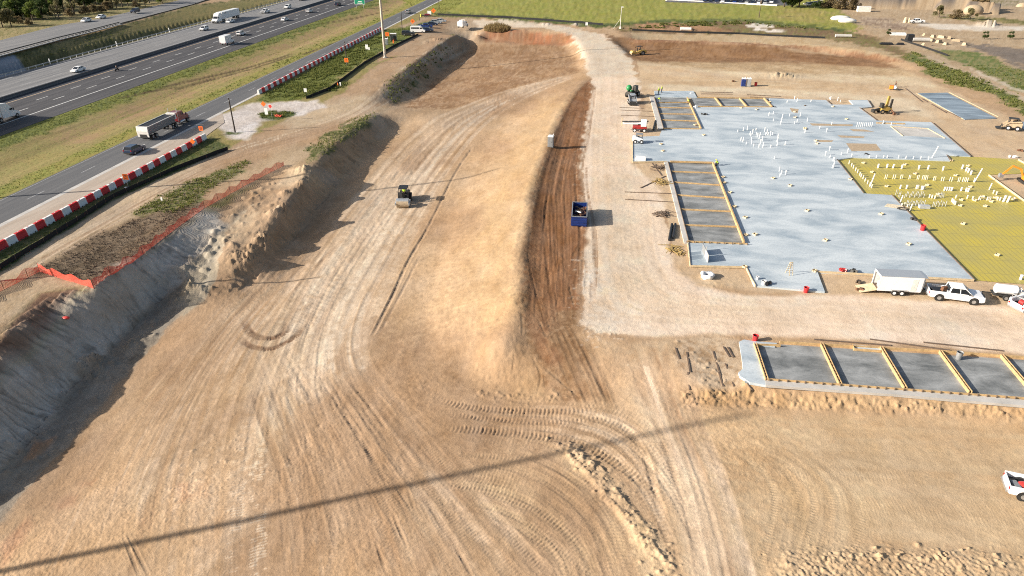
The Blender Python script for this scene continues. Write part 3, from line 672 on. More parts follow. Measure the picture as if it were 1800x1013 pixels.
M['footing'] = streak_mat('footing', (.11,.118,.12), (.33,.34,.34), .22, .4, .75, 1.2, .32, .68, .2, .15)
M['concrete_pale'] = streak_mat('concrete_pale', (.40,.385,.36), (.52,.50,.47), .5, .5, .8, .8)
M['line_white'] = mat('line_white', (.62,.62,.60), .7, var=.25, scale=1.5)
M['line_worn'] = mat('line_worn', (.34,.34,.345), .7, var=.3, scale=1.5)
M['line_yellow'] = mat('line_yellow', (.52,.38,.24), .7, var=.25, scale=1.5)
M['wood'] = mat('wood', (.52,.35,.17), .75, var=.3, scale=2.5)
M['wood_pale'] = mat('wood_pale', (.60,.48,.31), .75, var=.25, scale=2.5)
M['wood_dark'] = mat('wood_dark', (.15,.105,.075), .8, var=.35, scale=2.5)
M['white'] = mat('white_paint', (.80,.80,.80), .35, var=.05, scale=1.5, coat=.3)
M['white_dusty'] = mat('white_dusty', (.72,.70,.66), .5, var=.15, scale=2)
M['glass'] = mat('glass_dark', (.012,.016,.022), .08, var=.2)
M['glass_blue'] = mat('glass_blue', (.03,.06,.11), .08, var=.2)
M['tyre'] = mat('rubber', (.022,.021,.020), .85, var=.3)
M['rim'] = mat('rim_metal', (.42,.42,.42), .4, .6, var=.2)
M['black'] = mat('black_plastic', (.02,.02,.022), .5, var=.3)
M['dark'] = mat('dark_metal', (.045,.043,.04), .55, .2, var=.35)
M['chrome'] = mat('bare_metal', (.55,.56,.57), .35, .8, var=.15)
M['grey'] = mat('grey_paint', (.22,.23,.24), .45, var=.12)
M['silver'] = mat('silver_paint', (.42,.44,.46), .35, .3, var=.06, coat=.3)
M['navy'] = mat('navy_paint', (.015,.025,.06), .3, var=.1, coat=.4)
M['blue'] = mat('blue_paint', (.012,.035,.17), .4, var=.25, scale=2)
M['red'] = mat('red_paint', (.36,.03,.028), .4, var=.2)
M['maroon'] = mat('maroon_paint', (.20,.018,.025), .35, var=.15, coat=.4)
M['red_plastic'] = mat('red_plastic', (.62,.03,.035), .5, var=.12, scale=2)
M['white_plastic'] = mat('white_plastic', (.80,.79,.77), .5, var=.1, scale=2)
M['orange'] = mat('orange_sign', (.85,.16,.015), .5, var=.06)
M['orange_mesh'] = mat('orange_mesh', (.86,.115,.07), .6, var=.1)
M['signred'] = mat('red_sign', (.62,.05,.04), .5, var=.06)
M['signgreen'] = mat('green_sign', (.0,.24,.13), .5, var=.05)
M['lamp_red'] = mat('lamp_red', (.28,.012,.012), .3, var=.1)
M['lamp_clear'] = mat('lamp_clear', (.6,.6,.6), .15, var=.05)
M['pole_pale'] = mat('pole_pale', (.52,.46,.38), .6, var=.1)
M['pole_wood'] = mat('pole_wood', (.055,.042,.033), .85, var=.35)
M['steel'] = mat('galvanised', (.36,.37,.38), .5, .5, var=.15)
M['yellow_machine'] = mat('yellow_machine', (.42,.27,.05), .5, var=.25, dirt=(.3,.23,.15))
M['orange_machine'] = mat('orange_machine', (.72,.22,.02), .45, var=.15)
M['green_machine'] = mat('green_machine', (.02,.22,.07), .45, var=.2)
M['tan_dirt'] = mat('dusty_drum', (.42,.32,.21), .7, var=.25)
M['pvc'] = mat('pvc', (.78,.77,.74), .45, var=.08)
M['pvc_dusty'] = mat('pvc_dusty', (.72,.68,.55), .5, var=.15)
M['conduit'] = mat('conduit', (.42,.44,.46), .5, var=.15)
M['vest'] = mat('hi_vis', (.55,.85,.05), .7, var=.1)
M['skin'] = mat('skin', (.34,.19,.12), .6, var=.05)
M['denim'] = mat('denim', (.05,.065,.11), .85, var=.2)
M['cloth'] = mat('cloth_dark', (.05,.045,.045), .9, var=.2)
M['cloth_grey'] = mat('cloth_grey', (.22,.22,.23), .9, var=.2)
M['hat'] = mat('hard_hat', (.75,.62,.08), .4, var=.05)
M['silt'] = mat('silt_fabric', (.012,.013,.015), .9, var=.3)
M['bark'] = mat('bark', (.10,.075,.055), .9, var=.35, scale=4)
M['rust'] = mat('rust', (.16,.075,.04), .85, var=.4, scale=3)
M['straw'] = mat('straw_wrap', (.40,.28,.10), .9, var=.4, scale=4)

# ------------------------------------------------------------------ mesh building
class MB:
    def __init__(s): s.v, s.f, s.sm = [], [], []
    def add(s, vs, fs, smooth=False):
        o = len(s.v); s.v += [tuple(v) for v in vs]; s.f += [tuple(i + o for i in f) for f in fs]; s.sm += [smooth] * len(fs)
        return s
    def box(s, c, d, rz=0, top=(1, 1), rx=0, ry=0):
        x, y, z = d[0] / 2, d[1] / 2, d[2] / 2
        vs = [(-x, -y, -z), (x, -y, -z), (x, y, -z), (-x, y, -z)] + [(-x * top[0], -y * top[1], z), (x * top[0], -y * top[1], z), (x * top[0], y * top[1], z), (-x * top[0], y * top[1], z)]
        if rz or rx or ry:
            m = Matrix.Rotation(rz, 3, 'Z') @ Matrix.Rotation(ry, 3, 'Y') @ Matrix.Rotation(rx, 3, 'X'); vs = [m @ Vector(v) for v in vs]
        return s.add([(v[0] + c[0], v[1] + c[1], v[2] + c[2]) for v in vs], [(3, 2, 1, 0), (4, 5, 6, 7), (0, 1, 5, 4), (1, 2, 6, 5), (2, 3, 7, 6), (3, 0, 4, 7)])
    def cyl(s, p0, p1, r0, r1=None, n=10, caps=True):
        r1 = r0 if r1 is None else r1
        p0, p1 = Vector(p0), Vector(p1); a = (p1 - p0).normalized()
        u = a.orthogonal().normalized(); w_ = a.cross(u)
        vs = []
        for p, r in ((p0, r0), (p1, r1)):
            for i in range(n):
                t = 2 * math.pi * i / n; vs.append(p + (u * math.cos(t) + w_ * math.sin(t)) * r)
        s.add(vs, [(i, (i + 1) % n, n + (i + 1) % n, n + i) for i in range(n)], True)
        if caps: s.add(vs, [tuple(range(n - 1, -1, -1)), tuple(range(n, 2 * n))])
        return s
    def tube(s, pts, r, n=6):
        for a, b in zip(pts, pts[1:]): s.cyl(a, b, r, r, n)
        return s
    def bar(s, a, b, w_, h):
        a, b = Vector(a), Vector(b); d = b - a; L = d.length; c = (a + b) / 2
        m = d.to_track_quat('X', 'Z').to_matrix()
        vs = []
        for x in (-L / 2, L / 2):
            for y, z in ((-w_ / 2, -h / 2), (w_ / 2, -h / 2), (w_ / 2, h / 2), (-w_ / 2, h / 2)): vs.append(c + m @ Vector((x, y, z)))
        return s.add(vs, [(0, 1, 2, 3), (7, 6, 5, 4), (0, 4, 5, 1), (1, 5, 6, 2), (2, 6, 7, 3), (3, 7, 4, 0)])
    def prism(s, prof, x0, x1, inset=0):
        """profile in (y, z), extruded along x; inset narrows by height"""
        n = len(prof); zt = max(p[1] for p in prof); zb = min(p[1] for p in prof)
        vs = [(x0 + inset * (z - zb) / max(zt - zb, .01), y, z) for y, z in prof] + [(x1 - inset * (z - zb) / max(zt - zb, .01), y, z) for y, z in prof]
        return s.add(vs, [tuple(range(n)), tuple(range(2 * n - 1, n - 1, -1))] + [(i + n, (i + 1) % n + n, (i + 1) % n, i) for i in range(n)])
    def ball(s, c, r, n=8, m=6):
        rx, ry, rz = r if isinstance(r, tuple) else (r, r, r)
        vs = [(c[0], c[1], c[2] - rz)]
        for j in range(1, m):
            a = -math.pi / 2 + math.pi * j / m
            for i in range(n): vs.append((c[0] + rx * math.cos(a) * math.cos(2 * math.pi * i / n), c[1] + ry * math.cos(a) * math.sin(2 * math.pi * i / n), c[2] + rz * math.sin(a)))
        vs.append((c[0], c[1], c[2] + rz)); k = len(vs) - 1
        fs = [(0, 1 + (i + 1) % n, 1 + i) for i in range(n)] + [(k, k - n + i, k - n + (i + 1) % n) for i in range(n)]
        for j in range(m - 2):
            for i in range(n): a = 1 + j * n; fs.append((a + i, a + (i + 1) % n, a + n + (i + 1) % n, a + n + i))
        return s.add(vs, fs, True)
    def build(s, name, material, parent=None, bevel=0, fix=True):
        me = bpy.data.meshes.new(name); me.from_pydata(s.v, [], s.f)
        me.polygons.foreach_set('use_smooth', s.sm)
        if bevel or fix:
            bm = bmesh.new(); bm.from_mesh(me)
            if bevel:
                bmesh.ops.remove_doubles(bm, verts=bm.verts, dist=1e-4)
                es = [e for e in bm.edges if len(e.link_faces) == 2 and e.calc_face_angle(0) > .5 and e.calc_length() > bevel * 2]
                bmesh.ops.bevel(bm, geom=es, offset=bevel, segments=2, affect='EDGES', profile=.6)
            bmesh.ops.recalc_face_normals(bm, faces=bm.faces)
            bm.to_mesh(me); bm.free()
        me.materials.append(M[material] if isinstance(material, str) else material)
        o = bpy.data.objects.new(name, me); COL.objects.link(o)
        if parent: o.parent = parent
        return o
def tag(o, label=None, cat=None, group=None, kind=None):
    if label: o['label'] = label
    if cat: o['category'] = cat
    if group: o['group'] = group
    if kind: o['kind'] = kind
    return o
def thing(name, label, cat, loc=(0, 0, 0), rz=0, group=None):
    o = bpy.data.objects.new(name, None); COL.objects.link(o)
    o.location = loc; o.rotation_euler = (0, 0, rz)
    return tag(o, label, cat, group)
def kids(o): return [c for c in bpy.data.objects if c.parent == o]
KID = {}
def dup(o, loc, rz=0, label=None, group=None, swap=None):
    """copy of a thing with its parts and their sub-parts"""
    if o.name not in KID: KID[o.name] = [(c, kids(c)) for c in kids(o)]
    r = o.copy(); COL.objects.link(r); r.location = loc; r.rotation_euler = (0, 0, rz)
    if label: r['label'] = label
    if group: r['group'] = group
    for c, gs in KID[o.name]:
        d = c.copy(); COL.objects.link(d); d.parent = r
        for g in gs:
            e = g.copy(); COL.objects.link(e); e.parent = d
    return r
def flat(name, q, z, material, thick=0.0, parent=None):
    """a sheet (or slab) with the outline q, top at z"""
    bm = bmesh.new()
    f = bm.faces.new([bm.verts.new((x, y, z)) for x, y in q])
    if f.normal.z < 0 or f.calc_area() and (f.normal_update() or f.normal.z < 0): f.normal_flip()
    if thick:
        r = bmesh.ops.extrude_face_region(bm, geom=[f]); bmesh.ops.translate(bm, verts=[v for v in r['geom'] if isinstance(v, bmesh.types.BMVert)], vec=(0, 0, -thick))
    bmesh.ops.triangulate(bm, faces=bm.faces); bmesh.ops.recalc_face_normals(bm, faces=bm.faces)
    if not thick:
        for f in bm.faces:
            if f.normal.z < 0: f.normal_flip()
    me = bpy.data.meshes.new(name); bm.to_mesh(me); bm.free()
    me.materials.append(M[material]); o = bpy.data.objects.new(name, me); COL.objects.link(o)
    if parent: o.parent = parent
    return o

# ------------------------------------------------------------------ ground mesh
def grid_mesh():
    me = bpy.data.meshes.new('ground')
    co = np.stack([TX, TY, TZ], -1).reshape(-1, 3).astype(np.float32)
    me.vertices.add(NR * NC); me.vertices.foreach_set('co', co.ravel())
    i = np.arange(NR * NC).reshape(NR, NC)
    f = np.stack([i[:-1, :-1], i[:-1, 1:], i[1:, 1:], i[1:, :-1]], -1).reshape(-1, 4).astype(np.int32)
    n = len(f)
    me.loops.add(n * 4); me.loops.foreach_set('vertex_index', f.ravel())
    me.polygons.add(n); me.polygons.foreach_set('loop_start', np.arange(0, n * 4, 4, dtype=np.int32)); me.polygons.foreach_set('loop_total', np.full(n, 4, np.int32))
    me.polygons.foreach_set('use_smooth', np.ones(n, bool))
    me.update(calc_edges=True)
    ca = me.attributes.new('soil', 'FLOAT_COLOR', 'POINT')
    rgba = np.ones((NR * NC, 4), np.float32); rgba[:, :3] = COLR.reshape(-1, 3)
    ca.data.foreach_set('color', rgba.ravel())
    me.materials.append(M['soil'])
    o = bpy.data.objects.new('ground', me); COL.objects.link(o)
    return tag(o, kind='structure')
ground = grid_mesh()
base = flat('ground_base', [(-4000, -1500), (4000, -1500), (4000, 5000), (-4000, 5000)], -9.0, 'concrete_tan'); tag(base, kind='structure')

# ------------------------------------------------------------------ roads
def road(name, x0, x1, y0, y1, z, m, n=40):
    o = flat(name, [(x0, y0), (x1, y0), (x1, y1), (x0, y1)], z, m); return tag(o, kind='structure')
road('frontage_road', -98.6, -90.6, 0, 900, .004, 'asphalt')
road('frontage_gutter', -90.6, -89.7, 0, 900, .006, 'concrete_pale')
o = flat('concrete_shoulder', [(-89.7, 0), (-83.0, 0), (-82.9, 131), (-85, 147), (-89.7, 155)], .003, 'concrete_tan'); tag(o, kind='structure')
road('motorway_carriageway', -148.9, -127.6, 0, 900, .004, 'asphalt_dark')
road('motorway_median', -155.6, -148.9, 0, 900, .005, 'median_dark')
road('motorway_carriageway', -174.5, -155.6, 0, 900, .004, 'pavement_light')
mk = MB()
def linequad(b, x0, x1, y0, y1, z): b.add([(x0, y0, z), (x1, y0, z), (x1, y1, z), (x0, y1, z)], [(0, 1, 2, 3)])
b = MB(); linequad(b, -134.75, -134.4, 0, 900, .008)
for k in range(70):
    y = 149.3 + 12.95 * (k - 12)
    linequad(b, -139.8, -139.55, y, y + 4.2, .008); linequad(b, -143.9, -143.65, y - 1.0, y + 3.2, .008)
tag(b.build('motorway_marking', 'line_white', fix=False), kind='structure')
b = MB(); linequad(b, -148.85, -148.5, 0, 900, .009); tag(b.build('motorway_edge_line', 'line_yellow', fix=False), kind='structure')
b = MB(); linequad(b, -156.3, -155.95, 0, 900, .008); linequad(b, -171.6, -171.25, 0, 900, .008)
for k in range(70):
    y = 151 + 12.95 * (k - 12)
    linequad(b, -161.1, -160.85, y, y + 4.2, .008); linequad(b, -166.2, -165.95, y + 6, y + 10.2, .008)
tag(b.build('motorway_marking', 'line_worn', fix=False), kind='structure')
b = MB()
for k in range(60):
    y = 97.0 + 13.5 * (k - 6); linequad(b, -94.3, -94.1, y, y + 4.0, .008)
linequad(b, -98.2, -98.05, 0, 900, .008)
tag(b.build('frontage_marking', 'line_worn', fix=False), kind='structure')
ff = [P(*q, 4) for q in [(-300,178),(0,97),(100,70),(210,42)]] + [P(340, 8, 3), P(430, -22, 2.5), P(380, -25, 2.5), P(320, 0, 3), P(180, 33, 4), P(100, 46, 4), P(0, 72, 4), P(-300, 135, 4)]
zz = [4.03, 4.03, 4.03, 4.03, 3.06, 2.6, 2.6, 3.06, 4.03, 4.03, 4.03, 4.03]
bm = bmesh.new(); vs = [bm.verts.new((x, y, z + .12)) for (x, y), z in zip(ff, zz)]
for i in range(5): bm.faces.new((vs[i], vs[i + 1], vs[10 - i], vs[11 - i]))
for f in bm.faces:
    f.normal_update()
    if f.normal.z < 0: f.normal_flip()
me = bpy.data.meshes.new('far_frontage_road'); bm.to_mesh(me); bm.free(); me.materials.append(M['pavement_light']); o = bpy.data.objects.new('far_frontage_road', me); COL.objects.link(o); tag(o, kind='structure')
def proj(x, y, z):
    r = x * cyw + y * syw; f = -x * syw + y * cyw; d = CAM_H - z
    q = f * cp + d * sp
    return 900 + FPX * r / q, 506.5 + FPX * (d * cp - f * sp) / q
def hfor(px, py, ptop, z0=0.0):
    x, y = P(px, py, z0); lo, hi = 0, 80
    for _ in range(40):
        m = (lo + hi) / 2
        if proj(x, y, z0 + m)[1] > ptop: lo = m
        else: hi = m
    return lo
def at(px, py, z=None):
    if z is not None: return (*P(px, py, z), z)
    return G(px, py)
def head(a, b, z=0):
    p, q = P(*a, z), P(*b, z); return math.atan2(q[1] - p[1], q[0] - p[0])
PI = math.pi

# ------------------------------------------------------------------ vehicles (front towards +y, origin on the ground at the middle)
def wheels(t, ys_, hw, r, wd=.24, rim='rim', dual=0):
    for y in ys_:
        for s in (-1, 1):
            x = s * (hw - wd / 2 + .02)
            w_ = MB().cyl((x - wd / 2, y, r), (x + wd / 2, y, r), r, r, 16).build('wheel', 'tyre', t)
            MB().cyl((x + s * (wd / 2 - .05), y, r), (x + s * (wd / 2 + .012), y, r), r * .62, r * .55, 12).build('rim', rim, w_)
def lights(t, yf, yr, hw, zf, zr):
    for s in (-1, 1):
        MB().box((s * (hw - .22), yf, zf), (.34, .06, .16)).build('headlight', 'lamp_clear', t)
        MB().box((s * (hw - .14), yr, zr), (.20, .06, .26)).build('tail_light', 'lamp_red', t)
CARS = {
 'sedan': dict(W=1.84, prof=[(-2.4,.36),(-2.42,.86),(-2.3,1.0),(-1.6,1.02),(1.05,.95),(2.1,.80),(2.4,.62),(2.42,.34),(2.2,.24),(-2.2,.24)], cab=[(-2.0,.96),(-1.15,1.43),(.25,1.43),(1.3,.93)], r=.33, ax=(-1.42,1.42)),
 'crossover': dict(W=1.88, prof=[(-2.3,.40),(-2.34,1.0),(-2.25,1.12),(.95,1.06),(2.05,.94),(2.32,.74),(2.34,.38),(2.1,.28),(-2.1,.28)], cab=[(-2.3,1.08),(-1.85,1.64),(.1,1.66),(1.15,1.03)], r=.36, ax=(-1.38,1.38)),
 'suv': dict(W=2.0, prof=[(-2.55,.45),(-2.58,1.1),(-2.5,1.2),(1.05,1.16),(2.3,1.06),(2.52,.9),(2.54,.42),(2.3,.32),(-2.3,.32)], cab=[(-2.55,1.16),(-2.3,1.82),(.2,1.84),(1.2,1.13)], r=.39, ax=(-1.5,1.55)),
 'van': dict(W=2.05, prof=[(-2.95,.4),(-2.98,2.35),(-2.8,2.5),(1.1,2.52),(1.7,2.2),(2.2,1.35),(2.85,1.1),(2.98,.9),(2.98,.4),(2.7,.3),(-2.7,.3)], cab=None, r=.36, ax=(-1.85,1.9)),
}
def vehicle(kind, paint, label, loc=(0, 0, 0), rz=0, group=None, name=None, rim='rim'):
    c = CARS[kind]; W = c['W']; hw = W / 2
    t = thing(name or ('passenger_van' if kind == 'van' else 'car'), label, 'van' if kind == 'van' else 'car', loc, rz, group)
    MB().prism(c['prof'], -hw, hw, .05).build('body', paint, t, bevel=.05)
    yf = max(p[0] for p in c['prof']); yr = min(p[0] for p in c['prof'])
    if c['cab']:
        cb = c['cab']
        MB().prism(cb, -hw + .07, hw - .07, .17).build('window', 'glass', t)
        zt = cb[1][1]; xi = hw - .24
        MB().prism([(cb[1][0] - .06, zt - .03), (cb[1][0] - .02, zt + .035), (cb[2][0], zt + .035), (cb[2][0] + .1, zt - .03)], -xi - .03, xi + .03, .03).build('roof', paint, t)
        for s in (-1, 1):
            xb, xt = s * (hw - .085), s * (hw - .235); ym = (cb[1][0] + cb[2][0]) / 2
            for p0, p1, w0, h0 in (((xb, cb[0][0], cb[0][1]), (xt, cb[1][0], zt), .13, .07), ((xb, cb[3][0], cb[3][1]), (xt, cb[2][0], zt), .09, .07), ((xb, ym + .1, cb[3][1]), (xt, ym, zt), .10, .05)):
                MB().bar(p0, p1, w0, h0).build('pillar', paint, t)
            MB().box((s * (hw + .09), cb[3][0] - .3, cb[3][1] + .08), (.16, .1, .13)).build('mirror', paint, t)
    else:
        for s in (-1, 1):
            MB().box((s * (hw - .028), -1.0, 1.85), (.03, 3.3, .55)).build('window', 'glass', t); MB().box((s * (hw - .028), 1.35, 1.78), (.03, .9, .55)).build('window', 'glass', t)
        MB().add([(-.85, 1.72, 2.2), (.85, 1.72, 2.2), (.9, 2.22, 1.4), (-.9, 2.22, 1.4)], [(0, 1, 2, 3)]).build('windscreen', 'glass', t)
    for yy in (yf, yr): MB().box((0, yy, .5), (W * .9, .1, .22)).build('bumper', 'black' if kind != 'sedan' else paint, t)
    wheels(t, c['ax'], hw, c['r'], rim=rim)
    lights(t, yf - .05, yr + .02, hw, .72 if kind == 'sedan' else .88, .85 if kind == 'sedan' else .98)
    return t
def pickup(paint, label, loc=(0, 0, 0), rz=0, cargo=None, group=None, rim='rim', name='pickup_truck'):
    t = thing(name, label, 'pickup', loc, rz, group); hw = 1.01
    MB().prism([(-3.05,.52),(-3.05,.72),(-1.0,.72),(-1.0,1.28),(1.55,1.26),(2.85,1.16),(3.05,1.0),(3.08,.5),(2.8,.4),(-2.9,.45)], -hw, hw, .03).build('body', paint, t, bevel=.045)
    b = MB()
    for s in (-1, 1): b.box((s * (hw - .05), -2.02, 1.0), (.1, 2.04, .58))
    b.box((0, -1.05, 1.0), (2 * hw - .2, .1, .58)); b.build('bed', paint, t, bevel=.02)
    MB().box((0, -3.03, .98), (1.8, .07, .56)).build('tailgate', paint, t, bevel=.015)
    MB().box((0, -2.03, .76), (1.8, 1.9, .06)).build('bed_liner', 'black', t)
    MB().prism([(-.95,1.22),(-.78,1.90),(.75,1.92),(1.62,1.22)], -hw + .06, hw - .06, .15).build('window', 'glass', t)
    MB().prism([(-.86,1.87),(-.80,1.95),(.72,1.965),(.9,1.87)], -hw + .19, hw - .19, .03).build('roof', paint, t)
    for s in (-1, 1):
        xb, xt = s * (hw - .07), s * (hw - .215)
        for p0, p1, w0, h0 in (((xb, -.92, 1.25), (xt, -.80, 1.9), .16, .08), ((xb, 1.6, 1.25), (xt, .76, 1.9), .1, .07), ((xb, .28, 1.25), (xt, .2, 1.9), .1, .05)):
            MB().bar(p0, p1, w0, h0).build('pillar', paint, t)
        MB().box((s * (hw + .13), 1.2, 1.38), (.24, .1, .22)).build('mirror', 'black', t)
    MB().box((0, 3.07, .72), (1.9, .14, .26)).build('bumper', 'chrome', t, bevel=.02); MB().box((0, -3.12, .6), (1.8, .16, .2)).build('bumper', 'chrome', t, bevel=.02)
    MB().box((0, 3.06, .98), (1.2, .06, .26)).build('grille', 'black', t)
    for y in (-1.85, 1.95):
        for s in (-1, 1): MB().cyl((s * (hw - .3), y, .45), (s * (hw + .004), y, .45), .54, .54, 18).build('wheel_arch', 'black', t)
    wheels(t, (-1.85, 1.95), hw, .42, .28, rim)
    lights(t, 3.03, -3.05, hw, 1.0, 1.0)
    for s in (-1, 1): MB().box((s * (hw + .0), .55, 1.12), (.03, .16, .035)).build('handle', 'black', t)
    return t
def cargo_box(name, label, cat, parent_loc, rz, off, d, m, z):
    c, s = math.cos(rz), math.sin(rz)
    o = MB().box((0, 0, d[2] / 2), d).build(name, m, None, bevel=min(d) * .15)
    o.location = (parent_loc[0] + c * off[0] - s * off[1], parent_loc[1] + s * off[0] + c * off[1], parent_loc[2] + z); o.rotation_euler = (0, 0, rz + off[2])
    return tag(o, label, cat)

UP, DOWN = 0.0, PI
proto = {}
def place(kind, paint, px, py, rz, label, group=None, z=0.0, x=None):
    loc = list(at(px, py, z)); loc[2] = z + .01
    if x is not None: loc[0] = x
    k = (kind, paint)
    if k not in proto:
        proto[k] = pickup(paint, label, loc, rz, group=group) if kind == 'pickup' else vehicle(kind, paint, label, loc, rz, group)
        return proto[k]
    t = dup(proto[k], loc, rz, label, group)
    if not group and 'group' in t: del t['group']
    return t
g1 = 'traffic coming down the motorway'
place('sedan', 'white', 138, 126, DOWN, 'white sedan in the inner lane of the pale carriageway, alone beside the dark median', g1)
place('crossover', 'white', 359, 53.5, DOWN, 'white crossover just ahead of the white semi truck on the pale carriageway', g1)
place('sedan', 'white', 405, 40, DOWN, 'white sedan overtaking the long white semi trailer', g1)
place('pickup', 'white', 467, 23, DOWN, 'white pickup with dark bed following behind the semi trailer', g1)
place('suv', 'white', 506, 15, DOWN, 'white SUV last before the picture edge on the pale carriageway', g1)
place('sedan', 'navy', 531, 1, DOWN, 'dark car cut by the top edge on the pale carriageway', g1)
g2 = 'traffic going up the motorway'
place('crossover', 'white', 424, 62, UP, 'white crossover in the lane left of the white box truck', g2)
place('sedan', 'white', 501, 36.5, UP, 'white sedan in the middle lane, halfway between box truck and green sign', g2)
place('crossover', 'white', 544, 22, UP, 'white crossover on the dark carriageway below the green sign', g2)
place('suv', 'navy', 594, 10, UP, 'dark SUV on the dark carriageway nearest the green sign', g2)
rff = head((0, 84), (180, 41), 4) - PI / 2
g3 = 'cars on the far frontage road'
place('sedan', 'white', 152, 38.5, rff + PI, 'white sedan leading on the far road under the trees', g3, z=4.15)
place('sedan', 'white', 178, 32.5, rff + PI, 'white sedan second in line on the far road under the trees', g3, z=4.15)
place('suv', 'navy', 238, 22.5, rff + PI, 'dark SUV in tree shade on the far road', g3, z=4.15)
M['navy_suv'] = mat('blue_suv_paint', (.02, .04, .085), .3, var=.1, coat=.4)
place('crossover', 'navy_suv', 238, 268, UP, 'dark blue crossover driving away beside the red and white barriers')
place('crossover', 'silver', 718, 23.5, UP, 'silver crossover on the frontage road at the gravel entrance')
gp = 'vehicles parked at the site entrance'
place('suv', 'black', 718, 62.5, -PI / 2 + .12, 'black SUV, nearest of the parked row at the site entrance', gp)
place('van', 'white', 735, 57.5, -PI / 2 + .1, 'white passenger van in the parked row at the site entrance', gp)
place('crossover', 'navy', 752, 55.5, -PI / 2 + .1, 'dark crossover half hidden behind the white passenger van', gp)
place('pickup', 'blue', 748, 49.5, -PI / 2 + .1, 'bright blue pickup parked behind the white passenger van', gp)
place('sedan', 'navy', 760, 44.5, -PI / 2 + .1, 'dark sedan parked between the blue pickup and the silver sedans', gp)
place('crossover', 'silver', 767, 42, -PI / 2 + .1, 'silver crossover second from the far end of the parked row', gp)
place('sedan', 'silver', 775, 39, -PI / 2 + .05, 'silver sedan at the far end of the parked row', gp)
place('pickup', 'white', 1611, 41, PI / 2 + .1, 'white pickup standing on the bare ground far right')

# motorcycle with rider
x, y, z = at(206, 125, 0)
t = thing('motorcycle', 'dark motorcycle with rider in the inner lane beside the median', 'motorcycle', (x, y, .01), 0)
MB().cyl((-.09, -.72, .31), (.09, -.72, .31), .31, n=14).build('wheel', 'tyre', t); MB().cyl((-.06, .75, .31), (.06, .75, .31), .31, n=14).build('wheel', 'tyre', t)
MB().prism([(-.9,.6),(-.3,.72),(.3,.95),(.5,.8),(.2,.35),(-.35,.35)], -.16, .16, .05).build('body', 'black', t, bevel=.03)
MB().tube([(-.4, .38, 1.05), (0, .55, 1.0), (.4, .38, 1.05)], .025).tube([(0, .55, 1.0), (0, .75, .32)], .04).build('handlebar', 'dark', t)

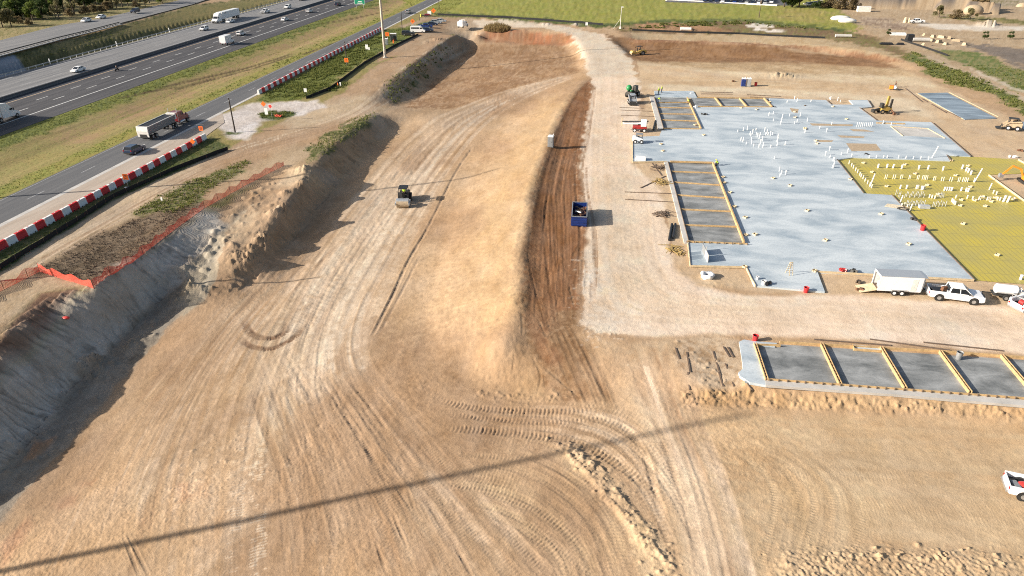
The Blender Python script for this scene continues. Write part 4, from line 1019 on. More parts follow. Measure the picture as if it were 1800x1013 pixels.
# ------------------------------------------------------------------ people
def skinmesh(name, pts, edges, rad, m, parent=None, sub=1):
    me = bpy.data.meshes.new(name); me.from_pydata(pts, edges, [])
    o = bpy.data.objects.new(name, me); COL.objects.link(o)
    sk = o.modifiers.new('skin', 'SKIN'); sk.use_smooth_shade = True
    for v, r in zip(me.skin_vertices[0].data, rad): v.radius = (r, r) if not isinstance(r, tuple) else r
    me.skin_vertices[0].data[0].use_root = True
    if sub: o.modifiers.new('sub', 'SUBSURF').levels = sub; o.modifiers['sub'].render_levels = sub
    me.materials.append(M[m])
    if parent: o.parent = parent
    return o
def person(label, loc, rz, pose='stand', top='vest', legs='denim', hat='hat', group=None):
    t = thing('person', label, 'person', loc, rz, group)
    if pose == 'stand':
        J = dict(pel=(0,0,.95), che=(0,.02,1.32), nek=(0,.02,1.5), hd=(0,.04,1.66), sh=.19, hipx=.1, knee=(.11,.03,.5), foot=(.12,0,.07), elb=(.27,.02,1.12), hand=(.27,.14,.9))
    elif pose == 'bend':
        J = dict(pel=(0,-.2,.9), che=(0,.15,1.12), nek=(0,.3,1.2), hd=(0,.43,1.24), sh=.19, hipx=.1, knee=(.13,-.08,.48), foot=(.14,-.12,.07), elb=(.24,.34,.85), hand=(.18,.5,.6))
    elif pose == 'crouch':
        J = dict(pel=(0,-.18,.42), che=(0,.05,.78), nek=(0,.14,.93), hd=(0,.22,1.05), sh=.19, hipx=.1, knee=(.2,.28,.5), foot=(.16,.05,.07), elb=(.26,.3,.62), hand=(.14,.5,.4))
    else:
        J = dict(pel=(0,0,.1), che=(0,.03,.46), nek=(0,.04,.64), hd=(0,.08,.8), sh=.19, hipx=.1, knee=(.14,.42,.1), foot=(.14,.48,-.36), elb=(.27,.12,.3), hand=(.22,.38,.26))
    def sd(p, s): return (p[0] * s, p[1], p[2])
    pts = [J['pel'], J['che'], J['nek'], J['hd']]; ed = [(0, 1), (1, 2), (2, 3)]; rad = [.13, .15, .06, .105]
    pts.append((J['hd'][0], J['hd'][1] + .1, J['hd'][2] - .03)); ed.append((3, 4)); rad.append(.03)     # nose and chin
    lo, up = [], []
    for s in (-1, 1):
        k = len(pts)
        sh = (s * J['sh'], J['che'][1] + (J['nek'][1] - J['che'][1]) * .5, J['che'][2] + (J['nek'][2] - J['che'][2]) * .6)
        e, h = sd(J['elb'], s), sd(J['hand'], s)
        dx, dy, dz = [(h[i] - e[i]) for i in range(3)]; L = math.sqrt(dx * dx + dy * dy + dz * dz) or 1
        u = (dx / L, dy / L, dz / L); palm = tuple(h[i] + u[i] * .07 for i in range(3))
        pts += [sh, e, h, palm]; ed += [(1, k), (k, k + 1), (k + 1, k + 2), (k + 2, k + 3)]; rad += [.065, .048, .032, .034]
        up.append((sh, e, h))
        for f in range(4):
            a = (f - 1.5) * .021; ln = (.075, .085, .08, .06)[f]
            q = (palm[0] + a, palm[1] + u[1] * ln * .6 + .01, palm[2] + u[2] * ln * .6); q2 = (q[0], q[1] + u[1] * ln * .4 - .01, q[2] + u[2] * ln * .4)
            n_ = len(pts); pts += [q, q2]; ed += [(k + 3, n_), (n_, n_ + 1)]; rad += [.009, .008]
        n_ = len(pts); pts += [(h[0] - s * .05, h[1] + .03, h[2] + u[2] * .03)]; ed += [(k + 2, n_)]; rad += [.010]
        k = len(pts); kn, ft = sd(J['knee'], s), sd(J['foot'], s)
        hip = (s * J['hipx'], J['pel'][1], J['pel'][2] - .04)
        pts += [hip, kn, ft, (ft[0], ft[1] + .17, ft[2] - .03)]; ed += [(0, k), (k, k + 1), (k + 1, k + 2), (k + 2, k + 3)]; rad += [.095, .062, .045, .045]
        lo.append((hip, kn, ft, (ft[0], ft[1] + .17, ft[2] - .03)))
    body = skinmesh('body', pts, ed, rad, 'skin', t)
    a = [J['pel']] + list(lo[0][:3]) + list(lo[1][:3])
    skinmesh('trousers', a, [(0, 1), (1, 2), (2, 3), (0, 4), (4, 5), (5, 6)], [.145, .108, .08, .066, .108, .08, .066], legs, t)
    a = [J['pel'], J['che'], tuple((J['che'][i] + J['nek'][i]) / 2 for i in range(3))] + list(up[0][:2]) + list(up[1][:2])
    skinmesh('shirt', a, [(0, 1), (1, 2), (1, 3), (3, 4), (1, 5), (5, 6)], [.15, .175, .1, .085, .065, .085, .065], top, t)
    for l in lo: MB().box((l[2][0], l[2][1] + .08, l[2][2] - .02), (.12, .3, .12)).build('shoe', 'black', t, bevel=.03)
    hx, hy, hz = J['hd']
    if hat: MB().ball((hx, hy - .005, hz + .06), (.125, .14, .10), 12, 8).cyl((hx, hy + .02, hz + .05), (hx, hy + .02, hz + .062), .16, .15, 14).build('hard_hat', hat, t)
    else: MB().ball((hx, hy - .02, hz + .05), (.115, .12, .09), 10, 6).build('hair', 'black', t)
    return t
person('motorcycle rider in dark jacket and helmet on the motorway', (x, y, .78), 0, 'sit', 'cloth', 'cloth', 'black')
gw = 'workers on the building slab'
person('worker in hi-vis top standing at the back slab corner, left one of two', at(1157.5, 166, .2), .6, 'stand', 'vest', 'cloth', 'hat', gw)
person('worker turned away at the back slab corner, right one of two', at(1162.5, 163, .2), -2.2, 'stand', 'vest', 'denim', 'hat', gw)
person('worker in bright yellow-green vest bending over the far form bay', at(1157, 181, .15), -1.2, 'bend', 'vest', 'denim', None, gw)
person('worker crouching in hi-vis at the right board of the far form bay', at(1210, 182, .25), 2.2, 'crouch', 'vest', 'wood', 'hat', gw)
person('worker in lime shirt crouching at the corner of the six-bay form', at(1260, 291, .25), 1.2, 'crouch', 'vest', 'cloth', 'hat', gw)
person('dark clothed worker standing behind the orange walk-behind machine', at(1573.5, 154, 0), 1.9, 'stand', 'cloth', 'cloth', 'black')

# ------------------------------------------------------------------ heavy trucks
def tractor_cab(t, paint, kind):
    """tractor unit, nose at y = 0"""
    if kind == 'aero':
        MB().prism([(-.05,.5),(-.02,.95),(-.35,1.35),(-1.5,1.75),(-2.2,2.75),(-3.1,3.75),(-5.2,4.0),(-5.2,.7)], -1.22, 1.22, .08).build('cab', paint, t, bevel=.08)
        MB().add([(-1.02, -1.5, 1.82), (1.02, -1.5, 1.82), (.98, -2.12, 2.72), (-.98, -2.12, 2.72)], [(0, 1, 2, 3)]).build('windscreen', 'glass', t)
        for s in (-1, 1): MB().box((s * 1.16, -2.35, 2.1), (.05, .95, .65)).build('window', 'glass', t); MB().box((s * 1.13, -4.0, 2.9), (.05, .45, .5)).build('window', 'glass', t)
        MB().box((0, -.06, .72), (2.2, .2, .6)).build('bumper', 'black', t, bevel=.05)
    else:
        MB().prism([(-.05,.7),(-.05,1.6),(-.4,1.85),(-2.1,1.95),(-2.1,.8)], -.85, .85, .1).build('hood', paint, t, bevel=.06)
        MB().prism([(-2.0,.8),(-2.05,2.1),(-2.45,2.95),(-4.3,3.05),(-4.3,.8)], -1.1, 1.1, .06).build('cab', paint, t, bevel=.06)
        MB().add([(-.95, -2.03, 2.12), (.95, -2.03, 2.12), (.95, -2.4, 2.85), (-.95, -2.4, 2.85)], [(0, 1, 2, 3)]).build('windscreen', 'glass', t)
        for s in (-1, 1): MB().box((s * 1.07, -2.85, 2.4), (.05, .7, .55)).build('window', 'glass', t)
        MB().box((0, -.02, .75), (2.3, .25, .45)).build('bumper', 'chrome', t)
        for s in (-1, 1):
            MB().cyl((s * 1.0, -4.5, 1.0), (s * 1.0, -4.5, 3.9), .09, n=8).build('exhaust_stack', 'chrome', t)
            MB().cyl((s * 1.0, -2.4, .75), (s * 1.0, -4.2, .75), .33, n=12).build('fuel_tank', 'chrome', t)
    MB().box((0, -4.9, .85), (.9, 5.6, .25)).build('chassis', 'dark', t)
    wheels(t, (-1.15, -6.0, -7.3), 1.22, .5, .38)
    for s in (-1, 1):
        MB().box((s * .85, .02, .95 if kind == 'aero' else 1.2), (.35, .08, .2)).build('headlight', 'lamp_clear', t)
        MB().box((s * 1.45, -1.9, 2.2), (.16, .12, .6)).build('mirror', 'black', t)
def box_trailer(t, y0, L, m='white'):
    MB().box((0, y0 - L / 2, 2.6), (2.55, L, 2.8)).build('trailer', m, t, bevel=.04)
    MB().box((0, y0 - L / 2, 1.08), (1.1, L - .6, .2)).build('trailer_frame', 'dark', t)
    MB().box((0, y0 - L - .01, .55), (2.3, .1, .12)).box((-.7, y0 - L - .01, .85), (.1, .1, .6)).box((.7, y0 - L - .01, .85), (.1, .1, .6)).build('underride_guard', 'dark', t)
    for y in (y0 - L + 1.4, y0 - L + 2.7):
        for s in (-1, 1):
            w_ = MB().cyl((s * .72, y, .5), (s * 1.24, y, .5), .5, n=16).build('wheel', 'tyre', t)
            MB().cyl((s * 1.2, y, .5), (s * 1.255, y, .5), .3, n=12).build('rim', 'rim', w_)
p = at(384, 42, 0)
t = thing('semi_truck', 'long white semi truck and box trailer coming down the pale carriageway', 'truck', (-168.8, p[1], .01), PI)
tractor_cab(t, 'white', 'aero'); box_trailer(t, -5.6, 16.2)
o = MB().box((-1.288, -8.5, 3.45), (.012, 2.2, .35)).build('lettering', 'grey', t)
p = at(36, 213, 0)
t = thing('semi_truck', 'white sleeper-cab semi truck cut off by the left picture edge', 'truck', (-136.8, p[1] + 4.2, .01), 0)
tractor_cab(t, 'white', 'aero'); box_trailer(t, -5.6, 16.2)
# end dump
p = at(323, 214, 0)
t = thing('dump_truck', 'maroon tractor pulling a pale end-dump trailer on the frontage road', 'truck', (-94.6, p[1] + 1.0, .01), 0)
tractor_cab(t, 'maroon', 'conventional')
b = MB(); y0, y1 = -5.6, -16.2
V = []
for y in (y0, y1):
    V += [(-1.25, y, 2.9), (-.75, y, 1.15), (.75, y, 1.15), (1.25, y, 2.9)]
b.add(V, [(0, 1, 5, 4), (1, 2, 6, 5), (2, 3, 7, 6), (0, 3, 2, 1)])
b.build('dump_body', 'grey', t, fix=False)
MB().box((-1.25, (y0 + y1) / 2, 2.9), (.12, y0 - y1, .12)).box((1.25, (y0 + y1) / 2, 2.9), (.12, y0 - y1, .12)).build('top_rail', 'white_dusty', t)
MB().add([(-1.22, -5.7, 2.82), (1.22, -5.7, 2.82), (1.22, -16.1, 2.82), (-1.22, -16.1, 2.82)], [(0, 1, 2, 3)]).build('tarp', 'black', t)
MB().prism([(y1,.75),(y1,3.0),(y1 - .1,3.0),(y1 - .25,2.0),(y1 - .12,.75)], -1.27, 1.27).build('tailgate', 'white_dusty', t, bevel=.02)
MB().box((0, y1 + .25, .95), (1.5, .9, .8)).build('rear_opening', 'black', t)
MB().box((0, -11, 1.0), (.9, 10.6, .2)).build('trailer_frame', 'dark', t)
MB().box((0, -5.5, 2.35), (2.3, .5, 1.0)).box((0, -5.2, 3.0), (2.2, .9, .12)).build('headboard', 'white_dusty', t)
for y in (-13.6, -14.9):
    for s in (-1, 1):
        w_ = MB().cyl((s * .72, y, .5), (s * 1.24, y, .5), .5, n=16).build('wheel', 'tyre', t); MB().cyl((s * 1.2, y, .5), (s * 1.255, y, .5), .3, n=12).build('rim', 'rim', w_)
b = MB()
for s in (-1, 1): b.box((s * .98, -7.95, .75), (.6, .06, .75))
b.build('mud_flap', 'white_dusty', t)
# box truck
p = at(397, 79, 0)
t = thing('box_truck', 'small white box truck driving up the dark carriageway', 'truck', (p[0], p[1] + 1, .01), 0)
MB().box((0, -.6, 2.0), (2.35, 4.6, 2.5)).build('cargo_box', 'white', t, bevel=.05)
MB().prism([(1.7,.5),(1.7,2.15),(2.3,2.1),(2.9,1.35),(3.8,1.15),(3.9,.5)], -1.0, 1.0, .08).build('cab', 'white', t, bevel=.05)
MB().add([(-.85, 2.35, 2.06), (.85, 2.35, 2.06), (.88, 2.86, 1.42), (-.88, 2.86, 1.42)], [(0, 1, 2, 3)]).build('windscreen', 'glass', t)
for s in (-1, 1): MB().box((s * .96, 2.2, 1.65), (.05, .7, .5)).build('window', 'glass', t)
MB().box((0, -2.95, .6), (2.1, .12, .2)).build('bumper', 'black', t)
wheels(t, (-1.5, 2.9), 1.1, .38, .28)
for s in (-1, 1): MB().box((s * .95, -2.92, .9), (.18, .05, .3)).build('tail_light', 'lamp_red', t)
# water truck
p = at(812, 48.5, 0)
t = thing('service_truck', 'square white service truck with tank on top parked alone at the entrance', 'truck', p, -.3)
MB().box((0, 0, 1.55), (2.4, 3.4, 1.9)).build('service_body', 'white', t, bevel=.05)
MB().prism([(1.75,.5),(1.75,2.3),(2.6,2.25),(3.1,1.5),(3.9,1.3),(4.0,.5)], -1.1, 1.1, .08).build('cab', 'white', t, bevel=.05)
MB().box((-1.06, 2.5, 1.75), (.05, .8, .5)).box((1.06, 2.5, 1.75), (.05, .8, .5)).build('window', 'glass', t)
MB().cyl((-.8, -.6, 2.7), (.8, -.6, 2.7), .35, n=12).tube([(-.9, 1, 2.5), (-.9, 1, 3), (.9, 1, 3), (.9, 1, 2.5)], .06).build('tank', 'white_dusty', t)
wheels(t, (-.9, 3.0), 1.15, .45, .3)

# ------------------------------------------------------------------ white work trucks and trailers on the right
a = head((1632, 523), (1712, 533)); p = at(1675, 526)
t = pickup('white', 'white crew-cab pickup hitched to the white enclosed trailer', p, a - PI / 2)
cargo_box('equipment', 'dark equipment lying in the bed of the pickup with the trailer', 'equipment', p, a - PI / 2, (.2, -2.0, .2), (1.2, 1.3, .45), 'black', .8)
cargo_box('saw', 'grey concrete saw standing in the bed of the pickup with the trailer', 'saw', p, a - PI / 2, (.35, -1.45, .6), (.4, .7, .95), 'rust', .8)
# enclosed trailer: rear (ramp) to the left
p = at(1577, 518.5)
t = thing('enclosed_trailer', 'white enclosed cargo trailer with its rear ramp door down', 'trailer', (p[0], p[1] + .9, p[2]), -PI / 2 + .015)
L2 = 2.55; b = MB()
for s in (-1, 1): b.box((s * 1.03, 0, 1.55), (.05, 2 * L2, 2.0))
b.box((0, L2 - .02, 1.55), (2.06, .05, 2.0)); b.add([(-1.05, L2, .55), (1.05, L2, .55), (0, L2 + .75, .55), (-1.05, L2, 2.5), (1.05, L2, 2.5), (0, L2 + .75, 2.5)], [(0, 1, 2), (3, 5, 4), (1, 4, 5, 2), (2, 5, 3, 0)])
b.build('wall', 'white', t)
MB().box((0, 0, .56), (2.05, 2 * L2, .08)).build('floor', 'wood_dark', t)
MB().prism([(-L2, 2.552), (-L2, 2.60), (L2 + .1, 2.60), (L2 + .5, 2.552)], -1.05, 1.05).build('roof', 'silver', t)
b = MB()
for s in (-1, 1): b.box((s * 1.0, -L2, 1.55), (.12, .08, 2.0))
b.box((0, -L2, 2.5), (2.1, .08, .14)); b.build('door_frame', 'white', t)
MB().prism([(-L2, .56), (-L2, .62), (-L2 - 1.95, .12), (-L2 - 1.95, .06)], -.95, .95).build('ramp_door', 'wood_pale', t)
MB().bar((0, L2 + .7, .6), (0, L2 + 1.6, .55), .12, .12).bar((-.6, L2, .55), (0, L2 + 1.3, .55), .1, .1).bar((.6, L2, .55), (0, L2 + 1.3, .55), .1, .1).build('drawbar', 'dark', t)
for y in (-.55, .35):
    for s in (-1, 1):
        w_ = MB().cyl((s * .98, y, .36), (s * 1.2, y, .36), .36, n=16).build('wheel', 'tyre', t); MB().cyl((s * 1.16, y, .36), (s * 1.215, y, .36), .2, n=10).build('rim', 'white', w_)
b = MB()
for s in (-1, 1): b.box((s * 1.12, -.1, .77), (.2, 1.9, .05))
b.build('fender', 'chrome', t)
MB().box((1.065, 1.6, 1.5), (.015, .7, 1.6)).build('side_door', 'white_dusty', t)
o = MB().box((0, 0, .35), (.7, .9, .7)).build('crate', 'white_plastic', None, bevel=.04); o.location = (p[0] - 1.9, p[1] + .7, p[2] + .62); tag(o, 'white crate just inside the open rear of the enclosed trailer', 'crate')
# tank trailer
p = at(1764, 523)
t = thing('tank_trailer', 'small white water tank trailer behind the pickup bonnet', 'trailer', p, -PI / 2 - .15)
MB().cyl((0, -1.1, 1.15), (0, 1.0, 1.15), .62, n=18).ball((0, -1.1, 1.15), (.62, .3, .62), 18, 8).ball((0, 1.0, 1.15), (.62, .3, .62), 18, 8).build('tank', 'white', t)
MB().box((0, 0, .5), (1.4, 2.9, .12)).bar((0, -1.4, .5), (0, -2.6, .45), .1, .1).build('frame', 'dark', t)
MB().tube([(.3, 1.4, .5), (.3, 1.5, 1.5), (-.4, 1.5, 1.5), (-.4, 1.4, .5)], .05).box((0, 1.6, .85), (.8, .6, .6)).build('pump', 'white_dusty', t)
wheels(t, (-.1,), .98, .36, .24)
# service pickup leaving the frame on the right
a = R(24); p = at(1786, 548); p = (p[0] + math.cos(a) * 2.6, p[1] + math.sin(a) * 2.6, p[2])
t = pickup('white', 'white work truck with a ladder rack and red hose reel, cut by the right edge', p, a - PI / 2)
b = MB()
for s in (-1, 1): b.tube([(s * .9, -2.9, 1.3), (s * .9, -2.9, 2.0), (s * .9, 2.0, 2.15)], .05)
b.tube([(-.9, -2.9, 2.0), (.9, -2.9, 2.0)], .05).tube([(-.9, -.9, 2.05), (.9, -.9, 2.05)], .05); b.build('ladder_rack', 'chrome', t)
b = MB()
for s in (-1, 1): b.box((s * .92, -2.0, 1.25), (.3, 2.0, .6))
b.build('tool_box', 'white', t, bevel=.03)
o = MB().cyl((-.3, 0, .35), (.3, 0, .35), .34, n=16).build('hose_reel', 'red', None); o.location = (p[0] - 2.1 * math.cos(a), p[1] - 2.1 * math.sin(a), p[2] + .79); o.rotation_euler = (0, 0, a - PI / 2); tag(o, 'red hose reel in the bed of the truck cut by the right edge', 'hose reel')
# lower right pickup
a = R(-13); p = at(1771, 866); p = (p[0] + math.cos(a) * 3.0 - .15, p[1] + math.sin(a) * 3.0 + .35, p[2])
t = pickup('white', 'white pickup with orange gear in its bed on the low dirt floor', p, a - PI / 2)
o = MB().ball((0, 0, .16), (.42, .7, .2), 9, 6).ball((.15, .5, .18), (.3, .4, .22), 8, 5).build('tarp_bundle', 'signred', None); c_, s_ = math.cos(a - PI / 2), math.sin(a - PI / 2)
o.location = (p[0] - s_ * -1.75, p[1] + c_ * -1.75, p[2] + .79); o.rotation_euler = (0, 0, a - PI / 2 + .3); tag(o, 'red and orange bundle in the lower right pickup bed', 'bundle')
cargo_box('tool_case', 'grey case in the lower right pickup bed', 'case', p, a - PI / 2, (.25, -2.45, .3), (.9, .5, .3), 'grey', .79)

# ------------------------------------------------------------------ construction machines
def roller(paint, label, loc, rz):
    t = thing('road_roller', label, 'roller', loc, rz)
    MB().cyl((-1.05, 2.1, .75), (1.05, 2.1, .75), .75, n=28).build('drum', 'tan_dirt', t)
    MB().box((0, 2.1, 1.28), (2.3, 1.15, .5), top=(.95, .75)).box((-1.2, 2.0, .85), (.16, 2.0, .35)).box((1.2, 2.0, .85), (.16, 2.0, .35)).box((0, 1.0, .85), (2.5, .25, .4)).build('drum_frame', 'silver' if paint == 'dark' else paint, t, bevel=.03)
    MB().prism([(-2.7,.75),(-2.7,1.45),(-2.2,1.75),(-.6,1.75),(.55,1.25),(.75,.75)], -.85, .85, .06).build('engine_body', paint, t, bevel=.05)
    MB().box((0, -.1, 2.97), (1.6, 1.9, .12)).build('canopy', 'black', t, bevel=.03)
    b = MB()
    for s in (-1, 1):
        for y in (-.9, .75): b.bar((s * .72, y, 1.2), (s * .72, y, 2.95), .09, .09)
    b.build('canopy_post', 'black', t)
    MB().box((0, -.35, 1.85), (.55, .5, .2)).box((0, -.6, 2.2), (.55, .12, .6)).build('seat', 'black', t)
    MB().box((0, .5, 1.75), (.5, .2, .8)).build('control_column', 'dark', t)
    for s in (-1, 1):
        w_ = MB().cyl((s * .65, -1.3, .75), (s * 1.2, -1.3, .75), .75, n=22).build('wheel', 'tyre', t); MB().cyl((s * 1.1, -1.3, .75), (s * 1.22, -1.3, .75), .38, n=12).build('rim', 'grey', w_)
    MB().box((-1.0, .9, 2.5), (.06, .2, .3)).box((1.0, .9, 2.5), (.06, .2, .3)).build('mirror', 'black', t)
    return t
p = at(711, 357); a = head((716, 348), (709, 362))
roller('dark', 'dark soil roller with dusty smooth drum working in the middle of the excavation', p, PI + .14)
person('roller operator in yellow hi-vis vest under the dark canopy', (p[0] - .03, p[1] + .32, p[2] + 1.85), PI + .14, 'sit', 'vest', 'cloth', 'hat')
p = at(1122, 97); roller('yellow_machine', 'yellow compactor at the left corner of the brown far basin', p, 1.9)
# green tractor-like machine
def loader(name, label, cat, loc, rz, paint, cabm, sc=1.0, arms=True):
    t = thing(name, label, cat, loc, rz); t.scale = (sc, sc, sc)
    MB().prism([(-1.6,.55),(-1.6,1.5),(-1.3,1.65),(-.5,1.6),(.9,1.1),(1.1,.55)], -.75, .75, .05).build('body', paint, t, bevel=.05)
    b = MB()
    for s in (-1, 1):
        for y in (-.75, .7): b.bar((s * .55, y, 1.2), (s * .52, y * .9, 2.15), .09, .09)
    b.build('cab_post', 'black', t)
    MB().box((0, 0, 2.18), (1.25, 1.7, .12)).build('roof', cabm, t, bevel=.03)
    MB().box((0, -.3, 1.45), (.6, .6, .4)).build('seat', 'black', t)
    if arms:
        for s in (-1, 1): MB().bar((s * .85, -1.3, 1.75), (s * .85, .6, 1.5), .14, .22).bar((s * .85, .6, 1.5), (s * .85, 1.7, .55), .14, .22).build('lift_arm', paint, t)
        MB().prism([(1.6,.12),(2.5,.12),(2.5,.17),(1.75,.3),(1.6,.85),(1.55,.85)], -.95, .95).build('bucket', 'dark', t)
    for y in (-.95, .55):
        for s in (-1, 1):
            w_ = MB().cyl((s * .72, y, .46), (s * 1.02, y, .46), .46, n=16).build('wheel', 'tyre', t); MB().cyl((s * .95, y, .46), (s * 1.04, y, .46), .22, n=10).build('rim', 'white', w_)
    return t
t = thing('forklift', 'dark rough-terrain forklift with round green tank at the far form bay', 'forklift', at(1112, 170), -.5)
MB().prism([(-2.2,.6),(-2.2,1.5),(-.6,1.6),(.9,1.3),(1.5,.7)], -.9, .9, .05).build('body', 'dark', t, bevel=.06)
MB().ball((-.75, -.9, 2.3), (.75, .8, .8), 12, 8).build('tank', 'green_machine', t)
MB().box((.55, .1, 2.2), (.95, 1.5, 1.4)).build('cab', 'dark', t, bevel=.05)
MB().box((.55, .1, 2.35), (1.0, 1.2, .7)).build('window', 'glass', t)
MB().bar((.3, -2.0, 1.9), (.3, 2.6, 1.2), .3, .3).build('boom', 'green_machine', t)
wheels(t, (-1.4, 1.1), 1.2, .68, .42, 'grey')
MB().bar((-.2, 2.6, 1.2), (-.2, 2.6, .3), .1, .1).bar((.8, 2.6, 1.2), (.8, 2.6, .3), .1, .1).bar((-.2, 2.6, .3), (-.2, 3.7, .25), .12, .06).bar((.8, 2.6, .3), (.8, 3.7, .25), .12, .06).build('fork', 'dark', t)
loader('skid_steer', 'grey skid steer facing the camera in front of the green-tanked forklift', 'loader', at(1111, 182), PI + .1, 'silver', 'silver', 1.05)
# laser screed machine with white boom
t = thing('concrete_screed', 'white boomed concrete screed machine with red chassis left of the far slab', 'machine', at(1119, 231), PI / 2)
MB().box((0, -.6, 1.0), (1.5, 3.0, .6)).build('chassis', 'red', t, bevel=.05)
MB().bar((.2, -2.2, 1.9), (.2, 3.2, 1.75), .45, .45).build('boom', 'white', t)
MB().bar((-.15, -2.4, 2.35), (-.15, 3.3, 2.15), .18, .18).build('upper_boom', 'dark', t)
MB().box((.2, 3.3, 1.5), (2.6, .12, .25)).box((.2, 3.35, 1.9), (.35, .2, 1.9)).build('screed_head', 'wood_pale', t)
MB().box((-.4, -1.4, 2.0), (.9, 1.2, 1.5)).build('engine_cover', 'white', t, bevel=.08)
MB().box((.6, -.6, 1.6), (.5, .8, .7)).build('seat', 'black', t)
wheels(t, (-1.6, .5), .95, .42, .3, 'white')
t = loader('mud_buggy', 'small white buggy with black wheels on the slab corner below the screed machine', 'buggy', at(1123, 251, .22), -PI / 2, 'white', 'grey', .85, False)
o = MB().box((0, 0, .3), (1.9, 1.3, .6)).build('pallet_stack', 'white_plastic', None, bevel=.05); o.location = at(1126, 281, .22); tag(o, 'white wrapped stack on the left slab edge above the six-bay form', 'stack')
o = MB().box((0, 0, .1), (.9, .5, .2)).build('case', 'black', None, bevel=.03); o.location = (*P(1121, 272, .82)[:2], .22); tag(o, 'black case behind the white wrapped stack', 'case')
# yellow trencher
t = thing('trencher', 'dusty yellow trencher with raised boom on the far side of the slab', 'trencher', at(1553, 199), PI / 2 + .2)
MB().box((0, -.2, 1.1), (1.5, 2.6, .9), top=(.85, .9)).build('body', 'yellow_machine', t, bevel=.06)
MB().bar((.45, -.6, 1.5), (.45, -.7, 3.9), .4, .5).build('raised_boom', 'yellow_machine', t)
MB().bar((-.5, -1.0, 1.2), (-.5, -1.1, 3.4), .35, .4).build('boom_chain', 'dark', t)
MB().box((-.2, 1.0, 1.9), (1.1, .6, 1.1)).build('cab', 'dark', t, bevel=.05)
MB().bar((0, 1.2, 1.1), (0, 2.6, .7), .3, .4).box((0, 2.7, .6), (1.1, .5, .7)).build('blade', 'dark', t)
MB().bar((-.9, -1.2, 1.0), (-1.9, -1.4, .5), .2, .2).box((-2.0, -1.4, .3), (.5, .5, .6)).build('stabiliser', 'rust', t)
wheels(t, (-1.1, .9), 1.0, .5, .35, 'tan_dirt')
# walk-behind orange
t = thing('trowel_machine', 'orange walk-behind machine with pale tank near the far small slab', 'machine', at(1570, 158), -.4)
MB().box((-.55, 0, .65), (1.1, 1.3, .9)).build('body', 'orange_machine', t, bevel=.12)
MB().cyl((.3, -.5, .7), (.3, .6, .7), .4, n=14).build('tank', 'white', t)
MB().tube([(.6, 0, .8), (1.9, .2, 1.0)], .04).box((.2, 0, .22), (2.0, 1.1, .25)).build('frame', 'dark', t)
wheels(t, (-.3,), .7, .25, .2)
# mini excavator
p = at(1797, 322); a = R(25)
t = thing('mini_excavator', 'small orange excavator with arched boom in the dirt pocket beside the yellow sheeting', 'excavator', (p[0] + .6, p[1], p[2]), 0)
for s in (-1, 1): MB().prism([(-.9,.05),(-1.1,.28),(-.9,.5),(.9,.5),(1.1,.28),(.9,.05)], s * .75 - .2, s * .75 + .2).build('track', 'tyre', t, bevel=.04)
MB().box((0, -.2, .95), (1.5, 1.7, .7), top=(.95, .9)).build('house', 'orange_machine', t, bevel=.08)
MB().box((-.15, .1, 1.75), (.95, 1.1, 1.1)).build('cab', 'glass', t, bevel=.05)
MB().box((-.15, .1, 2.32), (1.05, 1.25, .1)).build('roof', 'orange_machine', t, bevel=.03)
MB().bar((-.6, .5, 1.0), (-1.2, .7, 2.3), .25, .3).bar((-1.2, .7, 2.3), (-2.5, 1.0, 2.75), .24, .28).build('boom', 'orange_machine', t)
MB().bar((-2.5, 1.0, 2.8), (-3.7, 1.3, 1.0), .2, .26).build('arm', 'orange_machine', t)
MB().prism([(-.3,0),(-.35,.5),(.1,.75),(.35,.4),(.1,-.05)], -.35, .35).build('bucket', 'steel', t, bevel=.02).location = (-3.8, 1.35, .5)
MB().box((0, 1.5, .3), (1.7, .1, .45)).build('blade', 'dark', t)
t = loader('track_loader', 'dusty compact loader between the two small slabs at the right edge', 'loader', at(1776, 228), 1.2, 'tan_dirt', 'dark', 1.15)
# ------------------------------------------------------------------ slabs, forms, sheeting
o = flat('building_slab', slab_q, SLABZ, 'slab', .35); tag(o, 'large irregular grey-blue concrete slab of the new building', 'slab')
o = flat('slab_strip', slab_top, SLABZ, 'slab', .35); tag(o, 'narrow grey-blue slab strip behind the far form bay where two workers stand', 'slab')
# yellow vapour sheeting with cable lines
m, n, l, bs = newmat('vapour_sheet')
tc = n.new('ShaderNodeTexCoord')
def stripes(axis, period, width):
    sx = n.new('ShaderNodeSeparateXYZ'); l.new(tc.outputs['Object'], sx.inputs[0])
    no = n.new('ShaderNodeTexNoise'); no.inputs['Scale'].default_value = .35; l.new(tc.outputs['Object'], no.inputs['Vector'])
    a1 = n.new('ShaderNodeMath'); a1.operation = 'MULTIPLY_ADD'; l.new(no.outputs['Fac'], a1.inputs[0]); a1.inputs[1].default_value = .35; l.new(sx.outputs[axis], a1.inputs[2])
    d1 = n.new('ShaderNodeMath'); d1.operation = 'DIVIDE'; l.new(a1.outputs[0], d1.inputs[0]); d1.inputs[1].default_value = period
    f1 = n.new('ShaderNodeMath'); f1.operation = 'FRACT'; l.new(d1.outputs[0], f1.inputs[0])
    c1 = n.new('ShaderNodeMath'); c1.operation = 'LESS_THAN'; l.new(f1.outputs[0], c1.inputs[0]); c1.inputs[1].default_value = width / period
    return c1
no = n.new('ShaderNodeTexNoise'); no.inputs['Scale'].default_value = .22; no.inputs['Detail'].default_value = 6; l.new(tc.outputs['Object'], no.inputs['Vector'])
r = n.new('ShaderNodeValToRGB'); r.color_ramp.elements[0].position = .35; r.color_ramp.elements[1].position = .68
r.color_ramp.elements[0].color = (.39, .33, .09, 1); r.color_ramp.elements[1].color = (.49, .39, .05, 1); l.new(no.outputs['Fac'], r.inputs[0])
